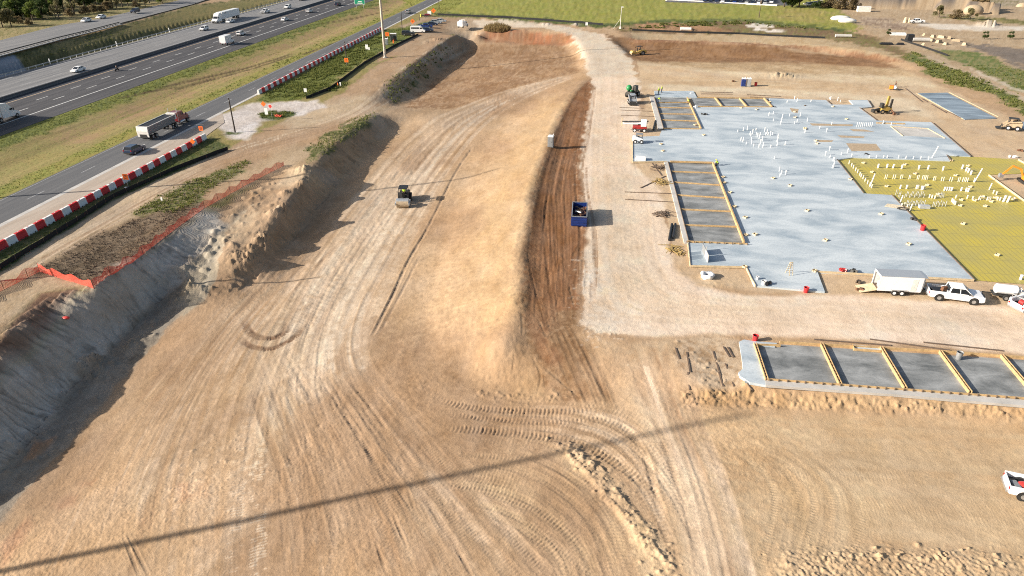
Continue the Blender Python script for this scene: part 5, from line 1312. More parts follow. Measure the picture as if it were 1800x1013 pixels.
s1, s2 = stripes('X', .72, .13), stripes('Y', 4.4, .14)
mx = n.new('ShaderNodeMath'); mx.operation = 'MAXIMUM'; l.new(s1.outputs[0], mx.inputs[0]); l.new(s2.outputs[0], mx.inputs[1])
mi = n.new('ShaderNodeMix'); mi.data_type = 'RGBA'; l.new(mx.outputs[0], mi.inputs['Factor']); l.new(r.outputs[0], mi.inputs['A']); mi.inputs['B'].default_value = (.335, .28, .075, 1)
l.new(mi.outputs['Result'], bs.inputs['Base Color']); bs.inputs['Roughness'].default_value = .5
M['vapour_sheet'] = m
o = flat('vapour_sheet', sheet_q, .06, 'vapour_sheet'); tag(o, 'yellow plastic vapour sheeting with cable lines beside the slab', 'sheeting')
def footing(name, q, z, m, label):
    o = flat(name, q, z, m, .06); return tag(o, label, 'form bay')
footing('form_bay', form_far, .03, 'footing', 'dark unpoured floor of the far form bay at the back left of the slab')
footing('form_bay', form_mid, .03, 'footing', 'dark unpoured floor of the six-bay form on the left of the slab')
footing('form_bay', form_back, .03, 'footing', 'dark unpoured floor of the back row of form bays')
footing('form_bay', form_row, -.02, 'footing', 'dark unpoured floor of the separate front row of form bays')
def apron(q, label, m='concrete_pale', z=.16):
    o = flat('concrete_strip', [P(*p, z) for p in q], z, m, .3); tag(o, label, 'concrete')
apron([(1142,170),(1149,170),(1166,226),(1157,227)], 'narrow pale concrete strip along the left of the far form bay', z=.24)
apron([(1167,283),(1174,284),(1211,427),(1203,427)], 'narrow pale concrete strip along the left of the six-bay form', z=.24)
ap = [(1299,601),(1308,597),(1326,600),(1366,603),(1362,610),(1330,607),(1349,668),(1346,677),(1318,672),(1301,661),(1298,655),(1306,648),(1304,630)]
apron(ap, 'ragged pale concrete apron at the left end of the front row of bays', 'slab', .10)
apron([(1346,677),(1345,668),(1580,683),(1800,703),(1960,714),(1960,728),(1800,713),(1580,694)], 'long pale concrete kerb along the near side of the front row of bays', 'concrete_pale', .12)
o = flat('concrete_patch', [P(*q, .12) for q in [(1500,606),(1550,610),(1549,616),(1502,613)]], .12, 'slab', .1); tag(o, 'small pale concrete block inside the second front bay', 'concrete')
for l_, lb in ((far_slab_px, 'small blue-grey slab at the far right, wet at its near end'), (far_slab2_px, 'slab corner at the right edge beside the dusty loader')):
    o = flat('small_slab', [P(*q, .15) for q in l_], .15, 'slab_dark', .25); tag(o, lb, 'slab')
def board(a, b_, label, w_=.06, h=.26, z=.16, m='wood', group=None, name='form_board', z0=None):
    p, q = P(*a, z), P(*b_, z)
    o = MB().bar((p[0], p[1], z), (q[0], q[1], z), w_, h).build(name, m); return tag(o, label, 'board', group)
def zz7(x, y): return (900 + x / 3.99, 254 + y / 3.99)
gb = 'cross boards of the six-bay form'
for i, (a, b_) in enumerate([((1120,190),(1425,200)), ((1135,265),(1455,285)), ((1155,355),(1490,375)), ((1180,455),(1530,470)), ((1203,565),(1575,578))]):
    board(zz7(*a), zz7(*b_), '%s cross board of the six-bay form counted from its far end' % ['first', 'second', 'third', 'fourth', 'fifth'][i], .14, .24, .17, 'wood', gb)
board(zz7(1110,120), zz7(1400,128), 'far end board of the six-bay form', .3, .3, .26)
t = board(zz7(1225,682), zz7(1650,700), 'near end board of the six-bay form with stake heads along it', .16, .3, .26)
pa, pb = P(*zz7(1225,682), .3), P(*zz7(1650,700), .3)
for k in range(9):
    f = k / 8; MB().box((pa[0] + (pb[0] - pa[0]) * f, pa[1] + (pb[1] - pa[1]) * f - .14, .36), (.1, .1, .3)).build('stake', 'wood_dark', t)
board(zz7(1408,130), zz7(1628,690), 'long right side board of the six-bay form', .22, .5, .32)
board((1174,285), (1211,427), 'dark inner board on the left side of the six-bay form', .06, .35, .22, 'wood_dark')
gb = 'cross boards of the far form bay'
for i, (a, b_) in enumerate([((1158,180.5),(1213,180)), ((1157,189),(1216,190)), ((1160,200),(1220,201)), ((1163,211),(1225,213))]):
    board(a, b_, '%s cross board of the far form bay counted from its far end' % ['first', 'second', 'third', 'fourth'][i], .16, .24, .17, 'wood', gb)
board((1208,172), (1232,226), 'right side board of the far form bay', .25, .45, .3)
board((1150,172), (1166,225), 'dark left side board of the far form bay', .08, .4, .24, 'wood_dark')
t = board((1165,226), (1231,227), 'near end board of the far form bay with stake heads', .14, .25, .3)
gb = 'dividers of the back row of bays'
for a, b_, lb in (((1257,172),(1269,187),'left'), ((1300,173),(1313,188),'middle'), ((1343,173),(1357,188),'right')): board(a, b_, lb + ' divider board of the back row of bays', .3, .4, .25, 'wood', gb)
board((1226,171.5), (1345,173), 'far side board of the back row of bays', .12, .3, .2); board((1224,187.5), (1355,188.5), 'near side board of the back row of bays with clay on it', .3, .3, .25)
# front row: double boards with joists between
gb = 'double board dividers of the front row of bays'
for i, (a, b_) in enumerate([((1327,604),(1348,668)), ((1444,604),(1477,675)), ((1549,611),(1592,683)), ((1653,618),(1706,690)), ((1761,625),(1822,697)), ((1866,632),(1936,705))]):
    p, q = P(*a, .2), P(*b_, .2)
    dx, dy = q[0] - p[0], q[1] - p[1]; L = math.hypot(dx, dy); nx_, ny_ = -dy / L * .13, dx / L * .13
    b = MB()
    for s in (-1, 1): b.bar((p[0] + nx_ * s, p[1] + ny_ * s, .15), (q[0] + nx_ * s, q[1] + ny_ * s, .15), .07, .42)
    for k in range(14):
        f = (k + .5) / 14; b.bar((p[0] + dx * f - nx_, p[1] + dy * f - ny_, .28), (p[0] + dx * f + nx_, p[1] + dy * f + ny_, .28), .09, .06)
    o = b.build('form_divider', 'wood'); tag(o, '%s double board divider of the front row counted from the left' % ['first', 'second', 'third', 'fourth', 'fifth', 'sixth'][i], 'board', gb)
board((1330,606.5), (1372,608), 'short board at the top left of the front row', .08, .35, .15)
t = board((1345,667.5), (1960,713), 'long near side board of the front row of bays with stake heads', .09, .36, .14)
pa, pb = P(1345,667.5,.14), P(1960,713,.14)
for k in range(38):
    f = (k + .5) / 38; MB().box((pa[0] + (pb[0] - pa[0]) * f, pa[1] + (pb[1] - pa[1]) * f - .12, .22), (.09, .1, .28)).build('stake', 'wood_dark', t)
board((1370,602), (1652,618), 'far side board of the front row of bays, left length', .08, .34, .14); board((1654,618), (1960,641), 'far side board of the front row of bays, right length', .08, .34, .14)
board((1499,607), (1501,614), 'short board beside the pale block in the second front bay', .07, .3, .16); board((1501,614.5), (1549,618), 'board along the near side of the pale block in the second front bay', .07, .3, .16)
for (a, b_, lb) in (((1209,428),(1213,467),'pale edge board at the lower left slab edge'), ((1213,468),(1311,470),'edge board along the lower left slab notch'), ((1311,470),(1321,491),'pale edge board down to the slab toe'), ((1321,491),(1328,503),'short pale edge board at the left slab toe corner'), ((1438,478),(1712,493),'edge board along the near slab side behind the trailer'), ((1112,241),(1112,285),'edge board on the far left slab side'), ((1112,285.5),(1172,284.5),'edge board above the lumber heap'), ((1738,308),(1806,357),'pale form board between yellow sheeting and dirt pocket'), ((1790,281),(1860,318),'pale form board at the far right corner of the sheeting')):
    board(a, b_, lb, .1, .3, .2, 'wood_pale')
for (a, b_, lb) in (((1471,281),(1518,340),'dark slab joint form along the upper yellow sheeting'), ((1567,343),(1712,492),'dark slab joint form along the lower yellow sheeting'), ((1664,273),(1672,283),'short dark joint form at the slab corner'), ((1706,275),(1637,215),'dark form board along the right slab edge'), ((1511,190),(1541,212),'dark form board beside the trencher pad'), ((1525,176),(1533,188),'dark form board behind the trencher'), ((1452,176),(1461,184),'dark form board at the back slab notch')):
    board(a, b_, lb, .1, .32, .17, 'wood_dark')
# loose bars and lumber
gl = 'loose bars and boards lying on the dirt'
def lay(a, b_, label, r=.05, m='wood_dark', name='steel_bar', cat='bar', flat_=None):
    p, q = G(*a), G(*b_)
    bb = MB()
    if flat_: bb.bar((p[0], p[1], p[2] + .05), (q[0], q[1], q[2] + .05), flat_, .08)
    else: bb.cyl((p[0], p[1], p[2] + r), (q[0], q[1], q[2] + r), r, n=6)
    o = bb.build(name, m); return tag(o, label, cat, gl)
for a, b_, lb in (((1098,338),(1180,341),'upper of two long boards reaching left from the six-bay form'), ((1099,351),(1184,356),'lower of two long boards reaching left from the six-bay form'), ((1126,331),(1170,310),'board lying askew above the two long boards'), ((1145,286),(1163,309),'dark board lying steeply beside the lumber heap'), ((1089,189.5),(1131,191),'far one of three boards pointing at the far form bay'), ((1091,194),(1151,196.5),'middle one of three boards pointing at the far form bay'), ((1091,203),(1152,205.5),'near one of three boards pointing at the far form bay'),
    ((1431,597.5),(1566,608),'left steel bar behind the front row of bays'), ((1529,597),(1670,616.5),'middle steel bar behind the front row of bays'), ((1623,602.5),(1763,617.5),'right steel bar behind the front row of bays')):
    lay(a, b_, lb, flat_=.2)
for a, b_, lb in (((1207,620),(1213,655),'leftmost board on the dirt before the concrete apron'), ((1209,655),(1212,686),'short leaning board below the leftmost one'), ((1253,618),(1266,660),'dark board in the middle of the dirt before the apron'), ((1263,655),(1271,680),'board end below the middle one'), ((1275,640),(1290,680),'board nearest the apron'), ((1271,610),(1282,628),'left one of the crossed short boards'), ((1279,611),(1289,629),'right one of the crossed short boards'), ((1312,672),(1323,688),'board poking out under the concrete apron'), ((1187,612),(1194,632),'board at the edge of the churned patch')):
    lay(a, b_, lb, flat_=.16)
for a, b_, lb in (((1231,162),(1288,163.5),'long dark timber behind the back row, left pile'), ((1232,165.5),(1287,166),'second dark timber behind the back row, left pile'), ((1313,167),(1372,170),'long dark timber behind the back row, right pile'), ((1318,171),(1377,174),'second dark timber behind the back row, right pile'), ((1592,156),(1622,180),'thin rail leading from the orange machine to the small slab'), ((1638,184),(1664,199),'dark beams beside the small far slab'), ((1662,195),(1690,208),'dark beam end beside the small far slab'), ((1621,174),(1631,180),'short dark beam above the other beams at the small slab'), ((1669,163),(1755,206),'pale edge beam along the right of the small far slab'), ((1612,165),(1694,210),'pale edge beam along the left of the small far slab')):
    lay(a, b_, lb, flat_=.4 if 'timber' in lb or 'dark beam' in lb else .3, m='wood_pale' if 'pale' in lb else 'wood_dark')
for a, b_, lb in (((1181,396),(1176,424),'left roll of black pipe by the six-bay form'), ((1187,396),(1183,420),'right roll of black pipe by the six-bay form'), ((1152,214),(1148,230),'dark beam leaning between screed machine and slab')):
    lay(a, b_, lb, r=.2, m='black', name='black_pipe', cat='pipe')
for x, y, lb in ((1165, 322, 'straw coloured wrap heap by the upper left of the six-bay form'), (1185, 441, 'straw coloured wrap heap left of the lower slab corner'), (1163, 378, 'dirt clod heap left of the six-bay form'), (1158, 296, 'brush heap at the top left corner of the six-bay form')):
    p = G(x, y); b = MB()
    for k in range(26):
        ang = random.uniform(0, PI); c = (p[0] + random.gauss(0, .7), p[1] + random.gauss(0, .7), p[2] + random.uniform(.05, .3)); L = random.uniform(.4, 1.1)
        b.bar((c[0] - math.cos(ang) * L, c[1] - math.sin(ang) * L, c[2]), (c[0] + math.cos(ang) * L, c[1] + math.sin(ang) * L, c[2] + random.uniform(-.1, .15)), random.uniform(.05, .16), .05)
    tag(b.build('scrap_heap', 'straw' if 'straw' in lb else 'wood_dark'), lb, 'heap')
# blockouts
bo = MB()
for a in range(4):
    u = a * PI / 2; bo.box((math.cos(u) * .32, math.sin(u) * .32, .13), (.07, .7, .28), rz=u)
blk = bo.build('blockout', 'wood_pale'); MB().box((0, 0, .02), (.58, .58, .03)).build('pit', 'black', blk)  # black plate stands in for the dark inside of the hole
first = True
def blockout(px, py, label, group, z):
    global first
    p = at(px, py, z)
    if first: o = blk; o.location = p; o.rotation_euler = (0, 0, .78); first = False
    else: o = dup(blk, p, .78 + random.uniform(-.1, .1))
    o.scale = (.8, .8, .8); tag(o, label, 'blockout', group)
for q in [(1162,254),(1165,266),(1237,238),(1222,220),(1271,312),(1273,322),(1283,339),(1291,364),(1310,383),(1311,414),(1327,413),(1359,314),(1389,327),(1419,371),(1549,377),(1451,423),(1597,430),(1397,197),(1398,207),(1434,248),(1436,253),(1303,190),(1330,193),(1353,180),(1309,470),(1432,477),(1415,228),(1415,226),(1464,188),(1488,210),(1495,316)]:
    blockout(*q, 'small wooden column blockout set in the grey slab', 'blockouts in the grey slab', SLABZ)
for q in [(1693,394),(1753,449),(1732,363),(1518,287),(1533,303),(1591,290),(1609,306),(1559,328),(1630,326),(1672,283),(1702,292),(1680,309),(1706,329),(1649,342),(1727,346),(1690,352),(1714,353),(1743,355),(1782,351),(1750,348),(1688,362)]:
    blockout(*q, 'small wooden column blockout standing on the yellow sheeting', 'blockouts on the yellow sheeting', .06)
# pipe stubs
stub = {}
def pipe(px, py, h, r, m, label, group, z, lean=0.0):
    k = (h, r, m)
    p = at(px, py, z)
    if k not in stub:
        o = MB().cyl((0, 0, -.1), (0, 0, h), r, n=8).cyl((0, 0, h - .06), (0, 0, h + .02), r * 1.18, n=8).build('pipe_stub', m); stub[k] = o
    else: o = stub[k].copy(); COL.objects.link(o)
    o.location = p; o.rotation_euler = (0, lean + random.uniform(-.03, .03), 0); tag(o, label, 'pipe', group); return o
def c10(x0, y0, l): return [(x0 + a / 10, y0 + b_ / 10) for a, b_ in l]
A1 = c10(1280, 170, [(170,620),(265,600),(335,590),(490,590),(385,665),(430,650),(500,660),(520,700),(640,620),(660,670),(700,680),(740,685),(780,670),(225,770),(260,790),(410,755),(545,745),(600,780),(320,835),(410,830),(570,830),(450,870),(540,890),(610,890),(750,890),(860,860),(865,790),(400,690),(560,690),(680,650)])
for i, q in enumerate(A1): pipe(*q, (.45, .7, .95)[i % 3], .09, 'pvc', 'white pipe stub in the crowded cluster in the middle of the slab', 'pipe stubs in the middle cluster of the slab', SLABZ)
A2 = c10(1280, 170, [(795,300),(715,330),(795,430),(1265,345),(1215,435),(1390,435),(1165,480),(1350,635),(1080,340),(1780,940),(1035,100),(1165,45),(1455,90),(1210,90),(1610,560),(1730,620)]) + c10(1450, 130, [(270,495),(225,465),(85,440),(100,450),(120,890),(1020,880),(1165,895)]) + c10(1350, 254, [(300,10),(115,250)]) + [(1370, 301), (1374, 305), (1381, 307), (1371, 310), (1466, 290), (1459, 277), (1451, 273), (1479, 272), (1490, 268), (1497, 275)]
for i, q in enumerate(A2): pipe(*q, (.5, .8)[i % 2], .09, 'pvc', 'lone white pipe stub scattered on the back part of the slab', 'scattered pipe stubs on the back of the slab', SLABZ)
for k in range(9): pipe(1506 + k * 3.3, 222.5, .9, .05, 'pvc', 'thin white pipe in the row behind the pale sand pit', 'thin pipes in a row on the back of the slab', SLABZ)
B1 = c10(1460, 260, [(675,185),(800,185),(925,190),(990,190),(1190,195),(1320,200),(1450,205),(1580,210),(1715,215)])
for i, q in enumerate(B1): pipe(*q, .65, .08, 'pvc', 'white pipe stub on the line between back slab and yellow sheeting', 'pipe stubs along the back edge of the sheeting', .06)
B2 = c10(1460, 260, [(325,280),(370,325),(400,360),(440,405),(475,440),(515,485),(535,515),(570,545),(605,590),(650,635),(690,665),(720,705)])
for i, q in enumerate(B2): pipe(*q, .6, .11, 'pvc_dusty', 'cream pipe stub in the slanting row at the left of the sheeting', 'slanting row of pipe stubs on the sheeting', .06)
B3 = c10(1460, 260, [(835,350),(990,350),(1100,355),(1250,365),(1550,375),(1715,375)]) + c10(1620, 260, [(375,395),(715,365),(780,410),(820,430),(865,470)])
for i, q in enumerate(B3): pipe(*q, .7, .17, 'pvc', 'thick white pipe stub in the far row on the sheeting', 'far row of pipe stubs on the sheeting', .06)
B4 = c10(1460, 260, [(955,545),(985,545),(1095,545),(1130,545),(1225,545),(1255,545),(1375,550),(1395,550),(1520,555),(1545,555),(1610,555),(1640,555),(1665,560),(1695,560)]) + c10(1620, 260, [(205,575),(235,575),(345,585),(380,585),(490,585),(530,590),(640,595),(665,595),(715,595),(745,595),(775,597),(805,600),(915,600),(950,600)])
for i, q in enumerate(B4): pipe(*q, .75, .075, 'pvc_dusty', 'cream pipe stub in the long paired middle row on the sheeting', 'paired middle row of pipe stubs', .06)
B5 = c10(1460, 260, [(1225,715),(1335,715),(1510,715),(1530,715),(1600,730),(1620,735),(1640,730)]) + c10(1620, 260, [(400,750),(440,750),(480,750),(525,755),(695,755),(780,765),(820,770)])
for i, q in enumerate(B5): pipe(*q, .6, .15, 'pvc', 'white pipe stub in the third row on the sheeting', 'third row of pipe stubs', .06)
B6 = c10(1620, 260, [(600,885),(800,890),(895,910),(1005,915),(1030,915),(1085,910),(1150,920),(1175,920),(1200,920),(1330,920),(1375,925),(1620,925),(1260,800),(1315,825)]) + c10(1560, 320, [(735,275),(780,285),(830,295),(250,430),(300,420),(345,455),(1130,345),(1165,385),(1190,400),(1150,365)])
for i, q in enumerate(B6): pipe(*q, .55, .12, 'pvc_dusty', 'cream pipe stub in the near mixed row on the sheeting', 'near row of pipe stubs on the sheeting', .06)
C1 = c10(1560, 320, [(300 + 28 * k, 280 - (k % 3) * 12) for k in range(13)] + [(330 + 26 * k, 425 - (k % 2) * 10) for k in range(13)] + [(790 + 28 * k, 435 - (k % 2) * 8) for k in range(9)] + [(880 + 25 * k, 275) for k in range(5)] + [(140, 230), (170, 225), (195, 260), (215, 270)])
for i, q in enumerate(C1): pipe(*q, (.7, 1.0, .85)[i % 3], .045, 'conduit', 'thin grey conduit in the bundles at the left of the sheeting', 'grey conduits on the sheeting', .06)
for q, h, ln, lb in (((1372, 219), 2.3, .05, 'tall white pipe standing alone on the back of the slab'), ((1366, 249), 1.6, 0, 'tall white pipe at the right of the crowded cluster'), ((1638, 278), 2.4, .22, 'tall leaning white pipe at the back edge of the sheeting'), ((1713, 320), 2.6, .2, 'tall leaning cream pipe at the right end of the paired row'), ((1529.5, 327.5), 2.3, .1, 'tall cream pipe at the end of the slanting row'), ((1582, 357), 1.3, .1, 'tall white pipe at the sheeting step beside grey conduits'), ((1599, 371), 1.1, .1, 'white pipe behind the coiled hose on the slab edge'), ((1739, 333), 1.1, .1, 'white pipe farthest right of the third row'), ((1764, 354), 1.0, .1, 'left one of two white pipes near the pale form board'), ((1771, 355), 1.0, .1, 'right one of two white pipes near the pale form board'), ((1465.5, 283), .7, 0, 'fat white pipe at the top left corner of the sheeting'), ((1464, 296), .6, 0, 'white pipe just below the top left corner of the sheeting'), ((1794, 491), .6, 0, 'white pipe at the near right corner of the sheeting')):
    pipe(*q, h, .1 if h > 1 else .18, 'pvc', lb, 'individual white pipes', .1, ln)
for q, d, m_, lb in (((1624, 366), (1.6, .7, .5), 'conduit', 'pale mesh bundle lying on the sheeting below the conduits'), ((1565, 219), (6.3, .05, .4), 'wood', 'pale edged far board of the pale pit')):
    o = MB().box((0, 0, d[2] / 2), d).build('bundle' if 'bundle' in lb else 'form_board', m_); o.location = at(*q, .1); tag(o, lb, 'bundle' if 'bundle' in lb else 'board')
o = flat('pit_floor', [P(*q, .3) for q in [(1566,222),(1631,226),(1660,242),(1586,238)]], .235, 'concrete_pale'); tag(o, 'pale sand filled pit with pale board edges in the back slab', 'pit')
for a, b_, lb in (((1566,222),(1587,239),'pale edge board on the left of the pale pit'), ((1631,226),(1661,243),'pale edge board on the right of the pale pit'), ((1566,222),(1631,226),'pale edge board at the far side of the pale pit')): board(a, b_, lb, .16, .12, .3, 'wood_pale')
for i, q in enumerate(([(1423,217),(1500,219),(1498,222),(1428,221)], [(1493,227),(1520,228),(1538,232),(1500,231)], [(1472,238),(1520,240),(1518,243),(1478,242)], [(1487,252),(1540,253),(1549,265),(1497,266)], [(1388,190),(1404,192),(1402,199),(1392,197)], [(1435,246),(1465,247),(1462,250),(1440,250)])):
    o = flat('dirt_opening', [P(*p, SLABZ) for p in q], SLABZ + .004, 'tan_dirt'); tag(o, ['long narrow dirt opening at the back of the slab', 'short dirt opening beside the thin pipes', 'second narrow dirt opening on the back slab', 'large reddish dirt opening nearest the sheeting', 'dirt opening with planks near the back bays', 'small dirt opening right of the pipe cluster'][i], 'opening')
# small things on and around the slab
def tub(px, py, label, m, r=.32, h=.7, z=None, cat='bin', name='bin'):
    p = at(px, py, z)
    o = MB().cyl((0, 0, 0), (0, 0, h), r * .82, r, 16, caps=False).cyl((0, 0, .01), (0, 0, .03), r * .8, n=16).build(name, m, fix=False); o.location = p; tag(o, label, cat)
    MB().cyl((0, 0, h - .12), (0, 0, h - .11), r * .9, n=16).build('contents', 'black', o)
    MB().tube([(r * math.cos(k * PI / 8), r * math.sin(k * PI / 8), h) for k in range(17)], .03).build('rim', m, o)
tub(1416, 514, 'red bin standing at the near toe of the slab', 'red_plastic'); tub(1327, 599, 'red bin standing behind the left end of the front row of bays', 'red_plastic')
tub(1621, 405, 'red bin on the slab edge beside the yellow sheeting', 'red_plastic', .36, .8, SLABZ); tub(1328, 151, 'red bin right of the blue and grey toilets', 'red_plastic', .4, .9)
tub(1684, 631, 'grey metal drum standing in the fourth front bay', 'steel', .33, .85, 0, 'drum', 'drum'); tub(1331, 491, 'small white bucket on the slab toe', 'white_plastic', .2, .38, SLABZ, 'bucket', 'bucket')
tub(1342, 500, 'larger pale bucket on the slab toe lying by dark scraps', 'white_plastic', .28, .5, SLABZ, 'bucket', 'bucket')
for q, lb, m_ in (((1348, 500), 'dark scraps beside the pale bucket on the slab toe', 'black'), ((1607, 387), 'dark bag on the slab edge beside the sheeting', 'cloth'), ((1499, 478), 'dark tool box on the near slab edge behind the trailer', 'dark'), ((1478, 477), 'small red tool on the near slab edge', 'red'), ((1524, 274), 'dark tool pile at the back edge of the sheeting', 'dark'), ((1288, 144), 'dark scrap pile left of the blue toilet', 'rust'), ((1792, 266), 'dark scrap pile right of the sheeting', 'rust'), ((1506, 497), 'dark brush clump left of the trailer', 'bark'), ((1509, 511), 'small brown clump before the trailer ramp', 'rust'), ((1782, 277), 'white boxes at the far right corner of the sheeting', 'white_plastic'), ((1215, 166), 'white bags at the back corner of the far bay', 'white_plastic'), ((1415, 188), 'dark planks pile by the back bays', 'wood_dark'), ((1360, 190), 'dark tool at the corner of the back bays', 'black'), ((1223, 189), 'white tool on the slab by the back bays', 'white_plastic'), ((1238, 202), 'dark stand on the slab behind the far bay', 'dark'), ((1168, 231), 'dark hoop at the near corner of the far bay', 'dark')):
    p = at(*q, SLABZ if 'slab' in lb else None); b = MB()
    for k in range(5): b.box((random.gauss(0, .25), random.gauss(0, .18), .14 + .1 * random.random()), (random.uniform(.2, .6), random.uniform(.15, .4), random.uniform(.2, .45)), rz=random.uniform(0, 3), rx=random.uniform(-.4, .4))
    o = b.build('tool_pile' if m_ != 'bark' else 'brush_clump', m_, bevel=.02); o.location = p; tag(o, lb, 'pile')
t = thing('step_ladder', 'pale step ladder standing open on the slab toe', 'ladder', at(1387, 482, SLABZ), .35)
for s in (-1, 1):
    b = MB(); b.bar((-.25, s * .45, 0), (-.18, s * .05, 1.7), .07, .04).bar((.25, s * .45, 0), (.18, s * .05, 1.7), .07, .04)
    for k in range(1, 5): b.bar((-.25 + .014 * k, s * (.45 - .08 * k), .34 * k), (.25 - .014 * k, s * (.45 - .08 * k), .34 * k), .06, .03)
    b.build('frame', 'wood_pale', t)
MB().box((0, 0, 1.72), (.42, .2, .05)).build('top_step', 'wood_pale', t)
for i, (a, b_) in enumerate((((1234,441),(1239,450)), ((1239,451),(1244,462)))):
    p, q = P(*a, SLABZ), P(*b_, SLABZ)
    o = MB().bar((p[0], p[1], SLABZ + .55), (q[0], q[1], SLABZ + .55), .08, 1.1).bar((p[0], p[1], SLABZ + .7), (p[0] + .1, p[1], SLABZ + 1.6), .06, .06).build('upright_board', 'concrete_pale' if i else 'grey'); tag(o, ['grey upright panel on the lower left slab corner', 'pale upright panel on the lower left slab corner'][i], 'panel')
o = flat('dark_patch', [P(*q, SLABZ) for q in [(1212,444),(1232,442),(1233,447),(1213,449)]], SLABZ + .004, 'slab_dark'); tag(o, 'upper dark patch on the lower left slab corner', 'wet patch')  # flat darker patches laid on the slab surface
o = flat('dark_patch', [P(*q, SLABZ) for q in [(1213,450),(1234,448),(1236,454),(1213,458)]], SLABZ + .004, 'slab_dark'); tag(o, 'lower dark patch on the lower left slab corner', 'wet patch')
# bulk bag
p = at(1243, 488); b = MB(); n_ = 14
V = []
for j, (rr, hh) in enumerate(((.75, 0), (.85, .35), (.8, .6), (.55, .55), (.3, .3))):
    for i in range(n_): a = 2 * PI * i / n_; k = rr * (1 + .16 * math.sin(a * 5 + j)); V.append((math.cos(a) * k, math.sin(a) * k, hh + .08 * math.sin(a * 3)))
b.add(V, [(j * n_ + i, j * n_ + (i + 1) % n_, (j + 1) * n_ + (i + 1) % n_, (j + 1) * n_ + i) for j in range(4) for i in range(n_)], True)
o = b.build('bulk_bag', 'white_plastic', fix=False); o.location = p; tag(o, 'crumpled open white bulk bag on the dirt notch left of the slab toe', 'bag'); MB().cyl((0, 0, .2), (0, 0, .32), .33, n=12).build('contents', 'navy', o)
# coiled hose
b = MB().tube([(1.0 * math.cos(k * .4) * (.5 + .02 * k), .6 * math.sin(k * .4) * (.5 + .02 * k), .06 + .002 * k) for k in range(34)], .05)
o = b.build('coiled_hose', 'black'); o.location = at(1588, 368, SLABZ); tag(o, 'black coiled hose on the slab edge by the white pipes', 'hose')
b = MB()
for k in range(5): b.bar((-1.6 + .2 * k, .3 * k, .04), (1.4 + .3 * k, -.9 + .3 * k, .04), .07, .05)
o = b.build('plank_bundle', 'wood_pale'); o.location = at(1573, 364, SLABZ); tag(o, 'fan of pale planks lying on the slab by the coiled hose', 'planks')

# ------------------------------------------------------------------ toilets and dumpster
def toilet(px, py, label, m, rz=0, group=None):
    t = thing('portable_toilet', label, 'toilet', at(px, py), rz, group)
    MB().box((0, 0, 1.1), (1.12, 1.15, 2.0)).build('cabin', m, t, bevel=.03)
    MB().box((0, 0, .06), (1.2, 1.25, .12)).build('base', 'grey', t)
    MB().box((0, 0, 2.18), (1.2, 1.22, .2), top=(.85, .85)).build('roof', 'white_plastic', t, bevel=.02)
    d = MB().box((0, -.585, 1.05), (.78, .03, 1.75)).build('door', m, t); MB().box((.28, -.61, 1.05), (.1, .03, .1)).build('handle', 'black', d)
    MB().cyl((.42, .5, 2.1), (.42, .5, 2.5), .05, n=8).build('vent_pipe', 'white_plastic', t)
    return t
toilet(968, 257.5, 'dark grey portable toilet with white roof standing alone on the brown strip', 'grey', -.1)
toilet(1306, 152, 'dark blue portable toilet beside the grey one behind the slab', 'blue', 0, 'pair of portable toilets'); toilet(1315, 152, 'grey portable toilet beside the blue one behind the slab', 'silver', 0, 'pair of portable toilets')
toilet(680, 79, 'pale blue portable toilet behind the tall pale pole', 'silver', .2)
t = thing('ticket_booth', 'pale open-sided booth among the roadside signs at the parking area', 'booth', at(692, 72), .2)
MB().box((0, 0, 2.6), (2.4, 2.0, .14)).build('roof', 'white_plastic', t); MB().box((-1.1, 0, 1.25), (.08, 1.9, 2.5)).box((0, .95, 1.25), (2.3, .08, 2.5)).build('wall', 'silver', t)
MB().box((.5, 0, .8), (.9, .9, 1.6)).build('cabinet', 'dark', t)
# roll-off container
p = at(1017.5, 399.5); H1 = 1.55; Lb = 6.0
t = thing('dumpster', 'dark blue roll-off dumpster full of scrap at the edge of the haul road', 'dumpster', p, .02)
b = MB()
for s in (-1, 1): b.box((s * 1.14, Lb / 2, H1 / 2 + .15), (.07, Lb, H1))
b.box((0, Lb - .03, H1 / 2 + .15), (2.22, .07, H1)); b.box((0, Lb / 2, .2), (2.2, Lb, .1)); b.build('container', 'blue', t)
b = MB().box((0, .03, H1 / 2 + .15), (2.22, .07, H1))
for k in range(4): b.box((0, -.03, .35 + k * .4), (2.2, .06, .08))
b.build('door', 'blue', t)
b = MB()
for s in (-1, 1):
    for k in range(8): b.box((s * 1.2, .4 + k * .74, H1 / 2 + .15), (.08, .1, H1))
b.build('rib', 'blue', t); b = MB()
for s in (-1, 1): b.box((s * 1.14, Lb / 2, H1 + .18), (.13, Lb, .1))
b.box((0, 0, H1 + .18), (2.3, .13, .1)).box((0, Lb, H1 + .18), (2.3, .13, .1)); b.build('top_rail', 'grey', t)
for mm, lb, n_, cols in (('rust', 'rusty scrap and broken boards heaped in the dumpster', 60, 1), ('wood_dark', 'dark timber offcuts heaped in the dumpster', 40, 1)):
    b = MB()
    for k in range(n_):
        c = (random.uniform(-.8, .8), random.uniform(.8, 5.3), random.uniform(.5, 1.35) if n_ > 10 else random.uniform(1.3, 1.5))
        b.box(c, (random.uniform(.2, 1.1), random.uniform(.08, .3), random.uniform(.05, .2)), rz=random.uniform(0, 3), rx=random.uniform(-.5, .5), ry=random.uniform(-.4, .4))
    if mm == 'rust': o2 = MB().box((-.25, 2.6, 1.45), (1.0, .22, .1), rz=-.5, rx=.2).build('white_offcut', 'white_plastic'); o2.location = p; tag(o2, 'white offcut lying on top of the dumpster load', 'scrap')
    o = b.build('scrap_load', mm); o.location = (p[0], p[1], p[2] + .02); tag(o, lb, 'scrap')
